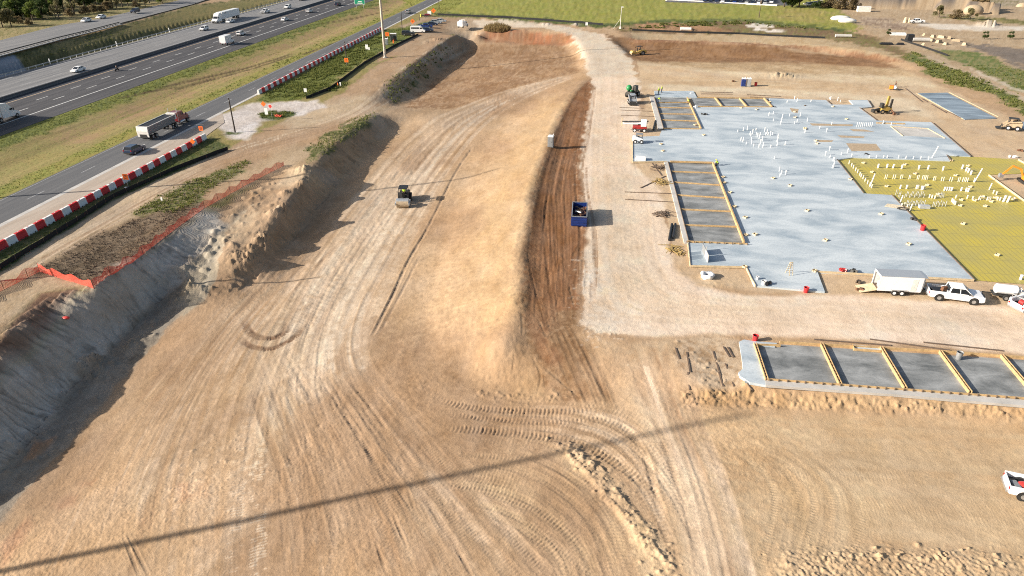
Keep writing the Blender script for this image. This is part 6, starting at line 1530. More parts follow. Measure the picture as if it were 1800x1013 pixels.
# ------------------------------------------------------------------ water-filled barriers
def barrier_proto(m, cap, label):
    t = thing('water_barrier', label, 'barrier')
    prof = [(-.32,0),(-.32,.22),(-.29,.34),(-.22,.74),(-.20,1.2),(.20,1.2),(.22,.74),(.29,.34),(.32,.22),(.32,0)]
    V = []; n_ = len(prof)
    for y, k in ((-.88, 1), (-.62, 1), (-.60, .93), (.60, .93), (.62, 1), (.88, 1)): V += [(x * k, y, z) for x, z in prof]
    F = [tuple(range(n_ - 1, -1, -1)), tuple(range(5 * n_, 6 * n_))] + [(j * n_ + i, j * n_ + (i + 1) % n_, (j + 1) * n_ + (i + 1) % n_, (j + 1) * n_ + i) for j in range(5) for i in range(n_)]
    MB().add(V, F).build('shell', m, t)
    MB().cyl((0, -.25, 1.2), (0, -.25, 1.23), .08, n=8).build('fill_cap', cap, t)
    for y in (-.45, .45): MB().box((0, y, .09), (.62, .22, .16)).build('fork_slot', 'black', t)
    return t
bw = barrier_proto('white_plastic', 'red_plastic', ''); br = barrier_proto('red_plastic', 'white_plastic', '')
used = {'w': 0, 'r': 0}
def put_barrier(kind, x, y, label, group, rz=0):
    s = bw if kind == 'w' else br
    if not used[kind]: used[kind] = 1; s.location = (x, y, H(x, y)); s.rotation_euler = (0, 0, rz); return tag(s, label, 'barrier', group)
    return dup(s, (x, y, max(H(x, y), -.05)), rz, label, group)
nm = {'w': 'white', 'r': 'red'}
y = 60.0; k = 0
while y < 134.5:
    x = -83.35 + (y - 78) * .0165; kd = 'rw'[k % 2]
    if k in (38, 39): kd = 'r'
    if y > 132.5: kd = 'w'
    put_barrier(kd, x, y, '%s water-filled barrier in the near row between concrete shoulder and grass' % nm[kd], 'near row of %s barriers' % nm[kd], -.016); y += 1.87; k += 1
y = 175.2; k = 0
while y < 293:
    x = -89.62 - (y - 175) * .0102; kd = 'wr'[k % 2]
    put_barrier(kd, x, y, '%s water-filled barrier in the far row along the road' % nm[kd], 'far row of %s barriers' % nm[kd], .01); y += 1.87; k += 1

# ------------------------------------------------------------------ signs
def sign(px, py, pcy, label, m='orange', shape='diamond', size=1.2, rz=0.0, feet=False, marks=True, extra=None):
    x, y, z = G(px, py); hc = max(1.3, hfor(px, py, pcy, z))
    t = thing('road_sign', label, 'sign', (x, y, z), rz)
    MB().cyl((0, .03, -.1), (0, .03, hc), .035, n=6).build('post', 'steel', t)
    n_ = {'diamond': 4, 'octagon': 8, 'square': 4}[shape]; off = {'diamond': 0, 'octagon': PI / 8, 'square': PI / 4}[shape]
    rr = size / 2 * (1.2 if n_ == 4 else 1.0)
    def poly(r_, y0): return [(r_ * math.cos(off + 2 * PI * i / n_), y0, hc + r_ * math.sin(off + 2 * PI * i / n_)) for i in range(n_)]
    b = MB(); V = poly(rr, 0) + poly(rr, -.03); b.add(V, [tuple(range(n_)), tuple(range(2 * n_ - 1, n_ - 1, -1))] + [(i, (i + 1) % n_, n_ + (i + 1) % n_, n_ + i) for i in range(n_)])
    pl = b.build('panel', m if shape != 'octagon' else 'white_plastic', t)
    if shape == 'octagon': MB().add(poly(rr * .86, -.034), [tuple(range(n_))]).build('face', m, pl)
    if marks and shape != 'octagon':
        for k in range(3): MB().box((0, -.036, hc + .24 - .24 * k), (.62 - .1 * abs(k - 1), .008, .1)).build('lettering', 'black', pl)
    if feet:
        for s in (-1, 1):
            MB().bar((0, .03, .3), (s * .55, .03, .03), .05, .05).build('leg', 'steel', t); MB().ball((s * .55, .03, .1), (.3, .2, .1), 8, 5).build('sandbag', 'white_plastic', t)
    return t
sign(226, 331, 311, 'orange work sign on a stand with white sandbags beside the near barrier row', shape='square', feet=True)
sign(341, 261, 249, 'orange diamond sign standing before the second last white barrier', size=1.0, marks=False)
sign(356, 240, 226, 'orange sign above the red end barrier of the near row', shape='square', size=1.1)
sign(466, 201, 183, 'orange sign over a tall white panel in the gravel apron weeds', size=1.1, marks=False)
sign(479, 212, 187, 'red octagonal sign with white border in the gravel apron weeds', 'signred', 'octagon', 1.0)
sign(610, 117, 106, 'orange sign at the edge of the grass wedge by a dark utility pole', shape='square', size=1.5)
sign(681.5, 73, 60.5, 'orange sign just right of the tall pale pole', shape='square', size=1.6)
sign(726, 49, 37.5, 'orange sign standing in the grass behind the passenger van', size=1.7)
sign(762.5, 30, 19, 'orange sign beyond the gravel entrance at the field corner', size=1.9)
def panel_sign(px, py, w_, h, h0, label, m='white_plastic', rz=0.0, posts=2):
    t = thing('sign_board', label, 'sign', G(px, py), rz)
    MB().box((0, 0, h0 + h / 2), (w_, .06, h)).build('panel', m, t)
    for s in ((-1, 1) if posts == 2 else (0,)): MB().box((s * w_ * .4, .06, h0 / 2 + h * .3), (.07, .07, h0 + h * .6)).build('post', 'steel', t)
    return t
panel_sign(469, 203, .8, 1.5, .2, 'tall white panel under the orange sign in the apron weeds', posts=1)
panel_sign(537.5, 165, .8, .9, .5, 'small white sign at the lower corner of the grass wedge')
panel_sign(645, 88, 1.0, 1.6, .2, 'tall white board in the middle of the grass wedge'); panel_sign(649, 89, .5, .9, .2, 'small white board beside the tall one in the grass wedge', posts=1)
panel_sign(755, 29, 1.8, 1.5, .9, 'white square sign beside the dark trailer at the gravel entrance'); panel_sign(1031, 47, 1.0, 1.2, .5, 'small white sign at the field edge beyond the white haul road')
panel_sign(285, 354, .3, .6, .1, 'small white marker in the weeds above the orange fence', posts=1); panel_sign(598.5, 152, .4, 1.0, .1, 'white marker stake in the small weed patch', posts=1)
o = MB().box((0, 0, .5), (.35, .35, 1.0), top=(.4, .4)).build('traffic_cone', 'orange', None); o.location = at(594, 152); tag(o, 'orange cone in the small weed patch left of the dirt track', 'cone')
o = MB().cyl((0, 0, 0), (0, 0, 1.1), .3, .24, 12).build('traffic_drum', 'orange', None); o.location = at(692, 76); tag(o, 'orange drum in front of the pale booth', 'drum')
o = MB().cyl((0, 0, 0), (0, 0, 1.3), .4, .3, 12).build('traffic_drum', 'hat', None); o.location = at(740, 30); tag(o, 'yellow drum at the gravel entrance corner', 'drum')
b = MB()
for k in range(26): b.bar((random.uniform(-1, 1), random.uniform(-.5, .5), random.uniform(0, .5)), (random.uniform(-1, 1), random.uniform(-.5, .5), random.uniform(0, .7)), .12, .04)
o = b.build('netting_heap', 'orange_mesh'); o.location = at(489, 206); tag(o, 'crumpled orange netting heap in the apron weeds', 'netting')
t = thing('utility_trailer', 'low dark trailer with red load at the gravel entrance corner', 'trailer', at(750, 30), -PI / 2 + .2)
MB().box((0, 0, .7), (2.0, 4.5, .25)).build('deck', 'dark', t); MB().box((0, .3, 1.1), (1.6, 2.8, .6), top=(.8, .8)).build('load', 'maroon', t, bevel=.08); MB().box((0, 2.6, .65), (.12, 1.2, .12)).build('drawbar', 'dark', t); wheels(t, (-.6, .3), 1.1, .38, .25)
# green guide sign
x, y, z = at(633, 14, 0)
t = thing('guide_sign', 'green motorway guide sign on two posts at the top edge', 'sign', (x, y, H(x, y)), 0)
h0 = hfor(633, 14, 7)
MB().box((0, 0, h0 + 1.7), (5.6, .08, 3.4)).build('border', 'white_plastic', t); pl = MB().box((0, -.05, h0 + 1.7), (5.3, .04, 3.1)).build('panel', 'signgreen', t)
for zz_, w_ in ((.55, 2.6), (1.35, 1.9)): MB().box((.2, -.08, h0 + zz_), (w_, .012, .32)).build('lettering', 'white_plastic', pl)
for s in (-1, 1): MB().box((s * 1.9, .1, (h0 + 3) / 2), (.22, .22, h0 + 3)).build('post', 'steel', t)

# ------------------------------------------------------------------ poles
def upole(px, py, ptop, label, r=.17, h=None):
    x, y, z = G(px, py); h = h or hfor(px, py, ptop)
    t = thing('utility_pole', label, 'pole', (x, y, z), 0)
    MB().cyl((0, 0, -.3), (0, 0, h), r, r * .75, 10).build('shaft', 'pole_wood', t); MB().cyl((0, 0, h), (0, 0, h + .08), r * .85, r * .5, 8).build('cap', 'steel', t)
    MB().box((0, -r, h - .6), (.12, .1, .3)).build('bracket', 'steel', t)
upole(413.5, 233, 172, 'dark wooden pole at the gravel apron right of the dump truck')
upole(610, 114, 73, 'dark wooden pole in the grass wedge beside the far barrier row')
upole(707, 52, 20, 'dark wooden pole behind the parked white van')
upole(772, 17, -12, 'dark wooden pole at the field corner cut by the top edge')
upole(737.5, 36, 32, 'short dark post at the gravel entrance', .12, 2.2)
t = thing('utility_pole', 'dark wooden pole out of view whose thin shadow crosses the lower track', 'pole', (-77, 69.5, 0), 0); MB().cyl((0, 0, -.3), (0, 0, 12.5), .17, .13, 10).build('shaft', 'pole_wood', t)
def mast(x, y, z, h, r0, r1, label, m='pole_pale'):
    t = thing('steel_mast', label, 'mast', (x, y, z), 0)
    MB().cyl((0, 0, -.5), (0, 0, h), r0, r1, 16).build('shaft', m, t); MB().cyl((0, 0, -.2), (0, 0, .25), r0 * 1.7, n=14).build('base', 'concrete_pale', t); MB().box((0, -r0, 1.2), (.3, .12, .7)).build('hand_hole', 'steel', t)
x, y, z = G(677, 101.5); mast(x, y, z, 42, .42, .27, 'tall pale steel pole rising out of the picture by the grass wedge')
mast(-112, 92.8, -.9, 40, .30, .2, 'tall pale mast left of view, shadow crossing the roller tracks')
mast(-88, 18.5, 0, 43.5, .40, .24, 'tall thick mast left of view casting the long foreground shadow')
x, y, z = G(1090, 51)
t = thing('light_pole', 'white light pole at the field edge right of the haul road', 'pole', (x, y, z), 0); h = hfor(1090, 51, 13)
MB().cyl((0, 0, 0), (0, 0, h), .16, .09, 8).build('shaft', 'white_dusty', t); MB().box((.25, 0, h + .1), (1.0, .5, .3)).build('lamp_head', 'white_plastic', t); MB().box((0, 0, .5), (1.0, 1.0, 1.0), top=(.4, .4)).build('base', 'white_dusty', t); MB().bar((0, 0, 4.2), (-2.8, 0, .1), .12, .12).build('brace', 'white_dusty', t)
o = MB().cyl((0, 0, 0), (0, 0, 6.2), .22, .1, 8).ball((0, 0, 6.5), (.6, .6, .9), 8, 6).build('dead_snag', 'bark', None); o.location = at(1334, 31); tag(o, 'thin dark snag standing in the field', 'snag')

# ------------------------------------------------------------------ fences
def smoothline(l, step=2.5):
    q = [G(*p)[:2] for p in l]; out = [q[0]]
    for a, b_ in zip(q, q[1:]):
        n_ = max(1, int(math.dist(a, b_) / step))
        for k in range(1, n_ + 1): out.append((a[0] + (b_[0] - a[0]) * k / n_, a[1] + (b_[1] - a[1]) * k / n_))
    return out
def silt(l, label, h=.8, step=2.5):
    q = smoothline(l, step); t = thing('silt_fence', label, 'fence', (q[0][0], q[0][1], 0), 0); ox, oy = q[0]
    V, F = [], []
    for i, (x, y) in enumerate(q):
        z = H(x, y); V += [(x - ox, y - oy, z - .1), (x - ox + .05, y - oy + .03, z + h * random.uniform(.85, 1.0)), (x - ox + .09, y - oy + .03, z + h * .88), (x - ox + .04, y - oy, z - .1)]
    for i in range(len(q) - 1):
        a = i * 4; F += [(a, a + 4, a + 5, a + 1), (a + 1, a + 5, a + 6, a + 2), (a + 2, a + 6, a + 7, a + 3)]
    MB().add(V, F).build('fabric', 'silt', t, fix=False)
    for i in range(0, len(q), max(1, len(q) // 60)):
        x, y = q[i]; MB().box((x - ox + .07, y - oy + .05, H(x, y) + h * .5), (.05, .05, h * 1.2)).build('stake', 'wood_dark', t)
silt([(-60,506),(0,474),(100,412),(200,348),(300,302),(400,264)], 'black silt fence along the grass strip below the near barriers')
silt([(538,174),(580,158),(640,113),(690,84),(735,62)], 'black silt fence along the lower edge of the grass wedge')
silt([(770,27),(900,32.5),(1000,40),(1060,45)], 'black silt fence between the white haul road and the field', .9, 5)
silt([(1111,54),(1300,60.5),(1450,68)], 'black silt fence behind the red cut of the far right basin', .75, 4)
silt([(1583,71),(1640,90),(1665,99)], 'black silt fence end among the far right weeds', .7, 4)
def net(l, label, h=1.25):
    q = smoothline(l, .55); ox, oy = q[0]; t = thing('safety_fence', label, 'fence', (ox, oy, 0), 0)
    b = MB(); n_ = len(q); rows = 9
    pts = []
    for i, (x, y) in enumerate(q):
        sag = .75 + .22 * math.cos(i * 2 * PI / 6) + random.uniform(-.05, .05); wob = .12 * math.sin(i * .9)
        z0 = H(x, y) + .03
        pts.append([(x - ox + wob * j / rows, y - oy + .5 * wob * j / rows, z0 + h * sag * j / rows) for j in range(rows + 1)])
    for j in range(rows + 1):
        hw = .022
        for i in range(n_ - 1):
            a, c = pts[i][j], pts[i + 1][j]
            b.add([(a[0], a[1], a[2] - hw), (c[0], c[1], c[2] - hw), (c[0], c[1], c[2] + hw), (a[0], a[1], a[2] + hw)], [(0, 1, 2, 3)])
    for i in range(n_ - 1):
        for f in (0, .25, .5, .75):
            a = [tuple(pts[i][j][k] * (1 - f) + pts[i + 1][j][k] * f for k in range(3)) for j in (0, rows)]
            d = ((pts[i + 1][0][0] - pts[i][0][0]), (pts[i + 1][0][1] - pts[i][0][1])); L = math.hypot(*d) or 1; ux, uy = d[0] / L * .02, d[1] / L * .02
            b.add([(a[0][0] - ux, a[0][1] - uy, a[0][2]), (a[0][0] + ux, a[0][1] + uy, a[0][2]), (a[1][0] + ux, a[1][1] + uy, a[1][2]), (a[1][0] - ux, a[1][1] - uy, a[1][2])], [(0, 1, 2, 3)])
    b.build('netting', 'orange_mesh', t, fix=False)
    for i in range(0, n_, 6):
        x, y = q[i]; MB().cyl((x - ox, y - oy, H(x, y) - .1), (x - ox, y - oy, H(x, y) + h * 1.05), .025, n=5).build('post', 'dark', t)
net([(-40,535),(0,513),(70,478)], 'orange plastic fence stretch at the left picture edge')
net([(70,478),(120,494),(165,508)], 'short orange plastic fence stretch cutting across to the bank corner')
net([(165,508),(215,472),(260,440),(310,402),(360,366),(430,327),(500,291)], 'long orange plastic fence stretch along the top of the gullied bank')
o = MB().ball((0, 0, .1), (.5, .3, .15), 9, 5).build('netting_scrap', 'signred'); o.location = at(116, 560); tag(o, 'scrap of red netting lying on the grey bank below the fence corner', 'netting')

# ------------------------------------------------------------------ guard rails and barriers of the motorway
def rail_line(pts, n_):
    out = []
    for a, b_ in zip(pts, pts[1:]):
        for k in range(n_): f = k / n_; out.append(tuple(a[i] * (1 - f) + b_[i] * f for i in range(3)))
    return out + [pts[-1]]
q = [(*P(x, y, 4), 4.0) for x, y in ((-60,113),(0,97),(100,70),(160,55.5),(210,42.5))]
q = rail_line(q, 10)
t = thing('guard_rail', 'steel guard rail on a pale kerb along the far frontage road', 'guard rail', (q[0][0], q[0][1], 0), 0); ox, oy = q[0][:2]
b = MB()
for a, c in zip(q, q[1:]): b.bar((a[0] - ox, a[1] - oy, a[2] + .62), (c[0] - ox, c[1] - oy, c[2] + .62), .08, .32)
b.build('rail', 'dark', t)
for a in q: MB().box((a[0] - ox + .1, a[1] - oy, a[2] + .3), (.15, .15, .8)).build('post', 'steel', t)
b = MB()
for a, c in zip(q, q[1:]): b.bar((a[0] - ox + .9, a[1] - oy, a[2] + .02), (c[0] - ox + .9, c[1] - oy, c[2] + .02), 1.1, .12)
b.build('kerb', 'concrete_pale', t)
t = thing('cable_barrier', 'white posted cable barrier along the pale carriageway', 'barrier', (-174.2, 150, 0), 0)
MB().bar((0, 0, .75), (0, 250, .75), .09, .30).build('rail', 'steel', t)
for k in range(80): MB().box((.06, k * 3.1, .45), (.14, .14, .95)).build('post', 'white_dusty', t)
for k in range(4): MB().box((-.2, 22 + k * 34, .85), (.3, .1, 1.7)).build('marker', 'white_plastic', t)
t = thing('median_barrier', 'low concrete barrier in the dark motorway median', 'barrier', (-152.2, 80, 0), 0)
prof = [(-.32,0),(-.3,.1),(-.14,.35),(-.1,.82),(.1,.82),(.14,.35),(.3,.1),(.32,0)]
V = [(x, y_, z) for y_ in (0, 560) for x, z in prof]; MB().add(V, [(i, i + 1, i + 9, i + 8) for i in range(7)]).build('wall', 'asphalt', t)

# ------------------------------------------------------------------ trees
def leafmat(name, c, c2):
    m, n, l, b = newmat(name)
    oi = n.new('ShaderNodeTexCoord'); no = n.new('ShaderNodeTexNoise'); no.inputs['Scale'].default_value = 1.1; no.inputs['Detail'].default_value = 4
    l.new(oi.outputs['Object'], no.inputs['Vector'])
    r = n.new('ShaderNodeValToRGB'); r.color_ramp.elements[0].position = .35; r.color_ramp.elements[1].position = .65
    r.color_ramp.elements[0].color = (*c, 1); r.color_ramp.elements[1].color = (*c2, 1); l.new(no.outputs['Fac'], r.inputs[0]); l.new(r.outputs[0], b.inputs['Base Color'])
    b.inputs['Roughness'].default_value = .7; b.inputs['Specular IOR Level'].default_value = .2
    tr = n.new('ShaderNodeBsdfTranslucent'); l.new(r.outputs[0], tr.inputs['Color'])
    mx = n.new('ShaderNodeMixShader'); mx.inputs[0].default_value = .4; l.new(b.outputs[0], mx.inputs[1]); l.new(tr.outputs[0], mx.inputs[2])
    l.new(mx.outputs[0], n['Material Output'].inputs['Surface'])
    return m
M['leaf_dark'] = leafmat('leaf_dark', (.03, .055, .018), (.085, .115, .032)); M['leaf_green'] = leafmat('leaf_green', (.075, .115, .025), (.19, .23, .05))
M['leaf_olive'] = leafmat('leaf_olive', (.13, .125, .06), (.25, .22, .11)); M['leaf_brown'] = leafmat('leaf_brown', (.12, .09, .05), (.24, .18, .09))
M['grass_green'] = leafmat('grass_green', (.11, .135, .035), (.20, .21, .06)); M['grass_dry'] = leafmat('grass_dry', (.17, .145, .055), (.27, .22, .09)); M['reed'] = leafmat('reed', (.20, .14, .065), (.36, .27, .13))
def leaf(b, c, s, rr):
    a = Vector((rr.gauss(0, 1), rr.gauss(0, 1), rr.gauss(0, 1))).normalized(); u = a.orthogonal().normalized() * s; v = a.cross(u).normalized() * s * .6
    c = Vector(c); b.add([c - u, c + v * .9, c + u, c - v], [(0, 1, 2, 3)])
def tree_mesh(seed, h, w_, n_, ls, trunk=True):
    rr = random.Random(seed); cr = MB(); tk = MB()
    cl = []
    for k in range(rr.randint(9, 13)):
        a = rr.uniform(0, 2 * PI); d = w_ * .5 * math.sqrt(rr.random()) * .85; z = h * rr.uniform(.16, .92)
        d *= 1.0 - .55 * max(0, z / h - .55) / .45
        cl.append((d * math.cos(a), d * math.sin(a), z, w_ * rr.uniform(.13, .25)))
    for c in cl:
        for _ in range(n_ // len(cl)):
            v = Vector((rr.gauss(0, 1), rr.gauss(0, 1), rr.gauss(0, .8))).normalized() * c[3] * (rr.random() ** .4)
            leaf(cr, (c[0] + v.x, c[1] + v.y, max(.15, c[2] + v.z)), ls * rr.uniform(.6, 1.3), rr)
        if trunk: tk.cyl((0, 0, h * .22), (c[0] * .85, c[1] * .85, c[2] * .95), .05 + h * .006, .03, 5)
    if trunk: tk.cyl((0, 0, -.3), (0, 0, h * .3), h * .03 + .06, h * .02 + .04, 8)
    return cr, tk
TREES = {}
def tree(kind, x, y, z, sc, label, group, cat='tree', name='tree'):
    if kind not in TREES:
        sd, h, w_, n_, ls, lm = kind
        cr, tk = tree_mesh(sd, h, w_, n_, ls)
        t = thing(name, label, cat, (x, y, z), random.uniform(0, 6), group); cr.build('crown', lm, t, fix=False); tk.build('trunk', 'bark', t, fix=False); TREES[kind] = t
    else: t = dup(TREES[kind], (x, y, z), random.uniform(0, 6), label, group)
    t.name = name; t['category'] = cat
    t.scale = (sc, sc, sc * random.uniform(.9, 1.1)); return t
T1 = (1, 7.5, 6.5, 2600, .30, 'leaf_green'); T2 = (2, 8.0, 7.5, 2800, .32, 'leaf_dark'); T3 = (3, 6.0, 6.5, 2200, .28, 'leaf_olive'); T4 = (4, 7.0, 6.0, 2200, .28, 'leaf_dark'); T5 = (5, 3.0, 4.5, 1500, .2, 'leaf_brown'); T6 = (6, 8.5, 4.5, 1000, .24, 'leaf_olive')
gt = 'trees beside the far frontage road'
L_ = {T1: 'bright green leafy tree in the thicket beside the far frontage road', T2: 'dark green dense tree in the thicket beside the far frontage road', T3: 'olive grey bushy tree in the thicket beside the far frontage road', T4: 'small dark tree in the thicket beside the far frontage road', T5: 'low brown bush at the edge of the far frontage road', T6: 'thin sparse tree standing at the edge of the thicket'}
for kd, px, py, sc in ((T1,58,36,1.0),(T3,20,46,1.0),(T3,5,48,1.0),(T2,35,27,1.0),(T2,10,28,1.1),(T4,75,33,1.0),(T1,85,20,1.05),(T6,104,33,1.0),(T3,98,31,.7),(T2,112,18,1.1),(T6,131,25,1.1),(T2,150,15,1.1),(T5,122,28,1.0),(T5,150,25,1.0),(T5,165,22,1.1),(T5,180,21,.9),(T3,205,14,.9),(T6,215,12,.8),(T5,190,16,1.1),(T2,180,8,1.1),(T4,225,10,.9),(T5,240,12,.9),(T3,255,9,.8),(T1,285,4,.9),(T2,262,3,1.0),(T1,10,12,1.1),(T2,60,14,1.2),(T1,40,10,1.1),(T2,85,4,1.2),(T1,120,4,1.1),(T2,-15,32,1.1),(T3,-25,48,1.0),(T4,140,6,1.1),(T2,200,0,1.1),(T1,230,-4,1.0),(T2,20,-4,1.2),(T2,160,-4,1.2),(T1,60,-6,1.2),(T1,-20,10,1.2),(T5,32,41,.9),(T5,50,43,.8),(T4,100,11,1.1),(T2,300,-6,.9)):
    x, y = P(px, py, 4); tree(kd, x, y, 4 if px < 250 else 3.6, sc, L_[kd], gt, name='bush' if kd == T5 else 'tree', cat='bush' if kd == T5 else 'tree')
for px, py, sc, lb in ((1378, 13, 1.35, 'left dark tree in front of the crowded car lot'), (1392, 13, 1.5, 'middle dark tree in front of the crowded car lot'), (1404, 13.5, 1.4, 'right dark tree in front of the crowded car lot')):
    x, y = P(px, py); tree(T2, x, y, 0, sc, lb, 'trees before the car lot')
for px, py, kd, sc, lb in ((1432, 15, T4, .8, 'low dark bush right of the car lot trees'), (1455, 14, T5, 1.6, 'brown bush left of the grey cut bank'), (1478, 16, T5, 2.0, 'large rusty brown bush against the grey cut bank'), (1498, 17, T5, 1.7, 'brown bush in front of the grey cut bank'), (1720, 14, T5, 1.6, 'brown shrub above the right end of the cut bank'), (1562, 62, T4, .35, 'small round green bush on the bare far right ground'), (1730, 69, T4, .4, 'low green bush right of the rubble field'), (1775, 69, T4, .4, 'second low green bush right of the rubble field'), (1650, 31, T3, .8, 'olive scrub in the band below the cut bank, left'), (1680, 33, T5, 1.2, 'brown scrub in the band below the cut bank, middle'), (1705, 35, T3, .8, 'olive scrub in the band below the cut bank, right')):
    x, y, z = G(px, py); tree(kd, x, y, z, sc, lb, 'bushes on the far right', 'bush', 'bush')
rr = random.Random(8)
for _ in range(46):
    px = rr.uniform(-20, 240); top = 44 - .17 * px; py = rr.uniform(-6, top - 3)
    kd = rr.choice([T2, T2, T4, T1, T3, T5]); x, y = P(px, py, 4)
    tree(kd, x, y, 3.7, rr.uniform(.7, 1.15) if kd != T5 else rr.uniform(.8, 1.4), L_[kd], gt, name='bush' if kd == T5 else 'tree', cat='bush' if kd == T5 else 'tree')
# tall dry reed clump behind the far basin
x, y, z = G(874, 54)
rr = random.Random(5); b = MB()
for k in range(1500):
    a = rr.uniform(0, 2 * PI); d = math.sqrt(rr.random()); bx, by = math.cos(a) * d * 5.5, math.sin(a) * d * 2.6; hh = rr.uniform(1.6, 4.0) * (1.1 - .5 * d); lx, ly = rr.gauss(0, .5), rr.gauss(0, .4); w_ = rr.uniform(.05, .12)
    b.add([(bx - w_, by, 0), (bx + w_, by, 0), (bx + lx * .5 + w_, by + ly * .5, hh * .6), (bx + lx, by + ly, hh), (bx + lx * .5 - w_, by + ly * .5, hh * .6)], [(0, 1, 2, 3, 4)])
o = b.build('reed_clump', 'reed', fix=False); o.location = (x, y, z - .1); tag(o, 'big clump of tall dry brown reeds behind the far basin', 'reeds')

# ------------------------------------------------------------------ grass and weeds (nobody could count them)
def tufts(name, m, mask, n_, hr, wr, dens_pow=1.0):
    w8 = mask.ravel() * (np.gradient(ys)[:, None] * depth(ys)[:, None] * np.ones((1, NC))).ravel() * (1.0 / np.maximum(TY, 40) ** dens_pow).ravel()
    idx = rng.choice(len(w8), n_, p=w8 / w8.sum())
    bx = TX.ravel()[idx] + rng.normal(0, .3, n_); by = TY.ravel()[idx] + rng.normal(0, .3, n_); bz = TZ.ravel()[idx] - .03
    sc = np.clip(by / 150, .8, 1.5)
    hh = rng.uniform(*hr, n_) * sc; ww = rng.uniform(*wr, n_) * sc
    V = np.zeros((n_, 3, 3, 3)); 
    for k in range(3):
        a = rng.uniform(0, 2 * PI, n_); lx, ly = rng.normal(0, .35, n_) * hh, rng.normal(0, .35, n_) * hh
        V[:, k, 0] = np.stack([bx - np.cos(a) * ww, by - np.sin(a) * ww, bz], -1); V[:, k, 1] = np.stack([bx + np.cos(a) * ww, by + np.sin(a) * ww, bz], -1); V[:, k, 2] = np.stack([bx + lx, by + ly, bz + hh], -1)
    v = V.reshape(-1, 3).astype(np.float32); N = len(v)
    me = bpy.data.meshes.new(name); me.vertices.add(N); me.vertices.foreach_set('co', v.ravel()); me.loops.add(N); me.loops.foreach_set('vertex_index', np.arange(N, dtype=np.int32))
    me.polygons.add(N // 3); me.polygons.foreach_set('loop_start', np.arange(0, N, 3, dtype=np.int32)); me.polygons.foreach_set('loop_total', np.full(N // 3, 3, np.int32)); me.update(calc_edges=True)
    me.materials.append(M[m]); o = bpy.data.objects.new(name, me); COL.objects.link(o); return tag(o, kind='stuff')
gr = (COLR[..., 1] > COLR[..., 0] * .93) & (COLR[..., 2] < COLR[..., 1] * .52) & (TY < 440)
dr = (COLR[..., 1] > COLR[..., 0] * .70) & (COLR[..., 1] <= COLR[..., 0] * .93) & (COLR[..., 2] < COLR[..., 1] * .55) & (COLR[..., 0] < .34) & (TY < 440)
off = ~(((TX > -178) & (TX < -127)) | ((TX > -99.5) & (TX < -89.3)) | ((TX > -90) & (TX < -82.6) & (TY < 131.5)))
near_site = (TX > -86)
tufts('grass', 'grass_green', (gr & off & ~((TX > -76) & (TY > 240)) & (TX > -205)).astype(float), 20000, (.10, .28), (.04, .10), 1.6)
tufts('dry_grass', 'grass_dry', (dr & off & (TX < -80)).astype(float), 9000, (.08, .2), (.03, .08), 1.6)
# weeds on the bank tops and spoil edges
wm = np.zeros_like(TX)
for q in ([(235,376),(280,346),(340,316),(430,284),(424,300),(355,345),(300,376)], [(540,262),(600,215),(655,200),(648,222),(592,262),(550,287)], [(668,165),(690,135),(760,95),(812,62),(800,82),(735,135),(692,182)], [(452,200),(480,195),(515,198),(522,203),(490,211),(462,211)], [(455,172),(540,172),(640,106),(680,60),(640,75)], [(1588,100),(1612,92),(1640,108),(1720,138),(1850,200),(1850,232),(1740,165),(1660,146)], [(575,152),(605,145),(610,152),(580,162)], [(1080,52),(1200,40),(1300,37),(1480,56),(1300,44)]):
    r = polymask([GB(*p)[:2] for p in q], .6, 1.2)
    if r: wm[r[0], r[1]] = np.maximum(wm[r[0], r[1]], r[2] * (.25 if q[0] in ((540,262), (668,165)) else .45 if q[0] == (1588,100) else 1.0))
tufts('weeds', 'grass_green', wm * (N1 + .5 * N2 > .02), 12000, (.15, .5), (.05, .13), 1.0)
# dark scrub roots on the bank
r = polymask([GB(*p)[:2] for p in [(60,482),(130,430),(235,388),(350,357),(360,364),(260,437),(165,502),(100,480)]], .6, 1)
wm2 = np.zeros_like(TX); wm2[r[0], r[1]] = r[2]
tufts('scrub', 'bark', wm2 * (N1 > 0), 5000, (.1, .35), (.02, .05), 0)

# ------------------------------------------------------------------ far things on the right and behind
def lowcar(m):
    t = thing('lot_car', '', 'car'); MB().prism(CARS['crossover']['prof'], -.94, .94, .05).build('body', m, t); MB().prism(CARS['crossover']['cab'], -.86, .86, .17).build('window', 'glass', t)
    MB().box((0, -.85, 1.665), (1.2, 2.1, .04)).build('roof', m, t); return t
gl2 = {'white': 'white cars in the crowded lot', 'navy': 'dark cars in the crowded lot', 'silver': 'silver cars in the crowded lot', 'blue': 'blue cars in the crowded lot'}
LOT = {}
a0, a1 = P(1235, 5.0), P(1372, 10.2)
dx, dy = a1[0] - a0[0], a1[1] - a0[1]; L = math.hypot(dx, dy); nx_, ny_ = -dy / L, dx / L
for row in range(4):
    for k in range(int(L / 3.1)):
        if random.random() < .06: continue
        m_ = random.choice(['white', 'white', 'navy', 'navy', 'silver', 'blue', 'navy'])
        loc = (a0[0] + dx / L * (k * 3.1 + 1) + nx_ * (2 + row * 6.4), a0[1] + dy / L * (k * 3.1 + 1) + ny_ * (2 + row * 6.4), H(*[a0[0] + dx / L * k * 3.1, a0[1] + dy / L * k * 3.1]) * 0 + .35)
        lb = '%s car parked in the crowded lot beyond the field' % {'navy': 'dark'}.get(m_, m_); rz = math.atan2(ny_, nx_) - PI / 2 + random.choice([0, PI])
        if m_ not in LOT: LOT[m_] = lowcar(m_); LOT[m_].location = loc; LOT[m_].rotation_euler = (0, 0, rz); tag(LOT[m_], lb, 'car', gl2[m_])
        else: dup(LOT[m_], loc, rz, lb, gl2[m_])
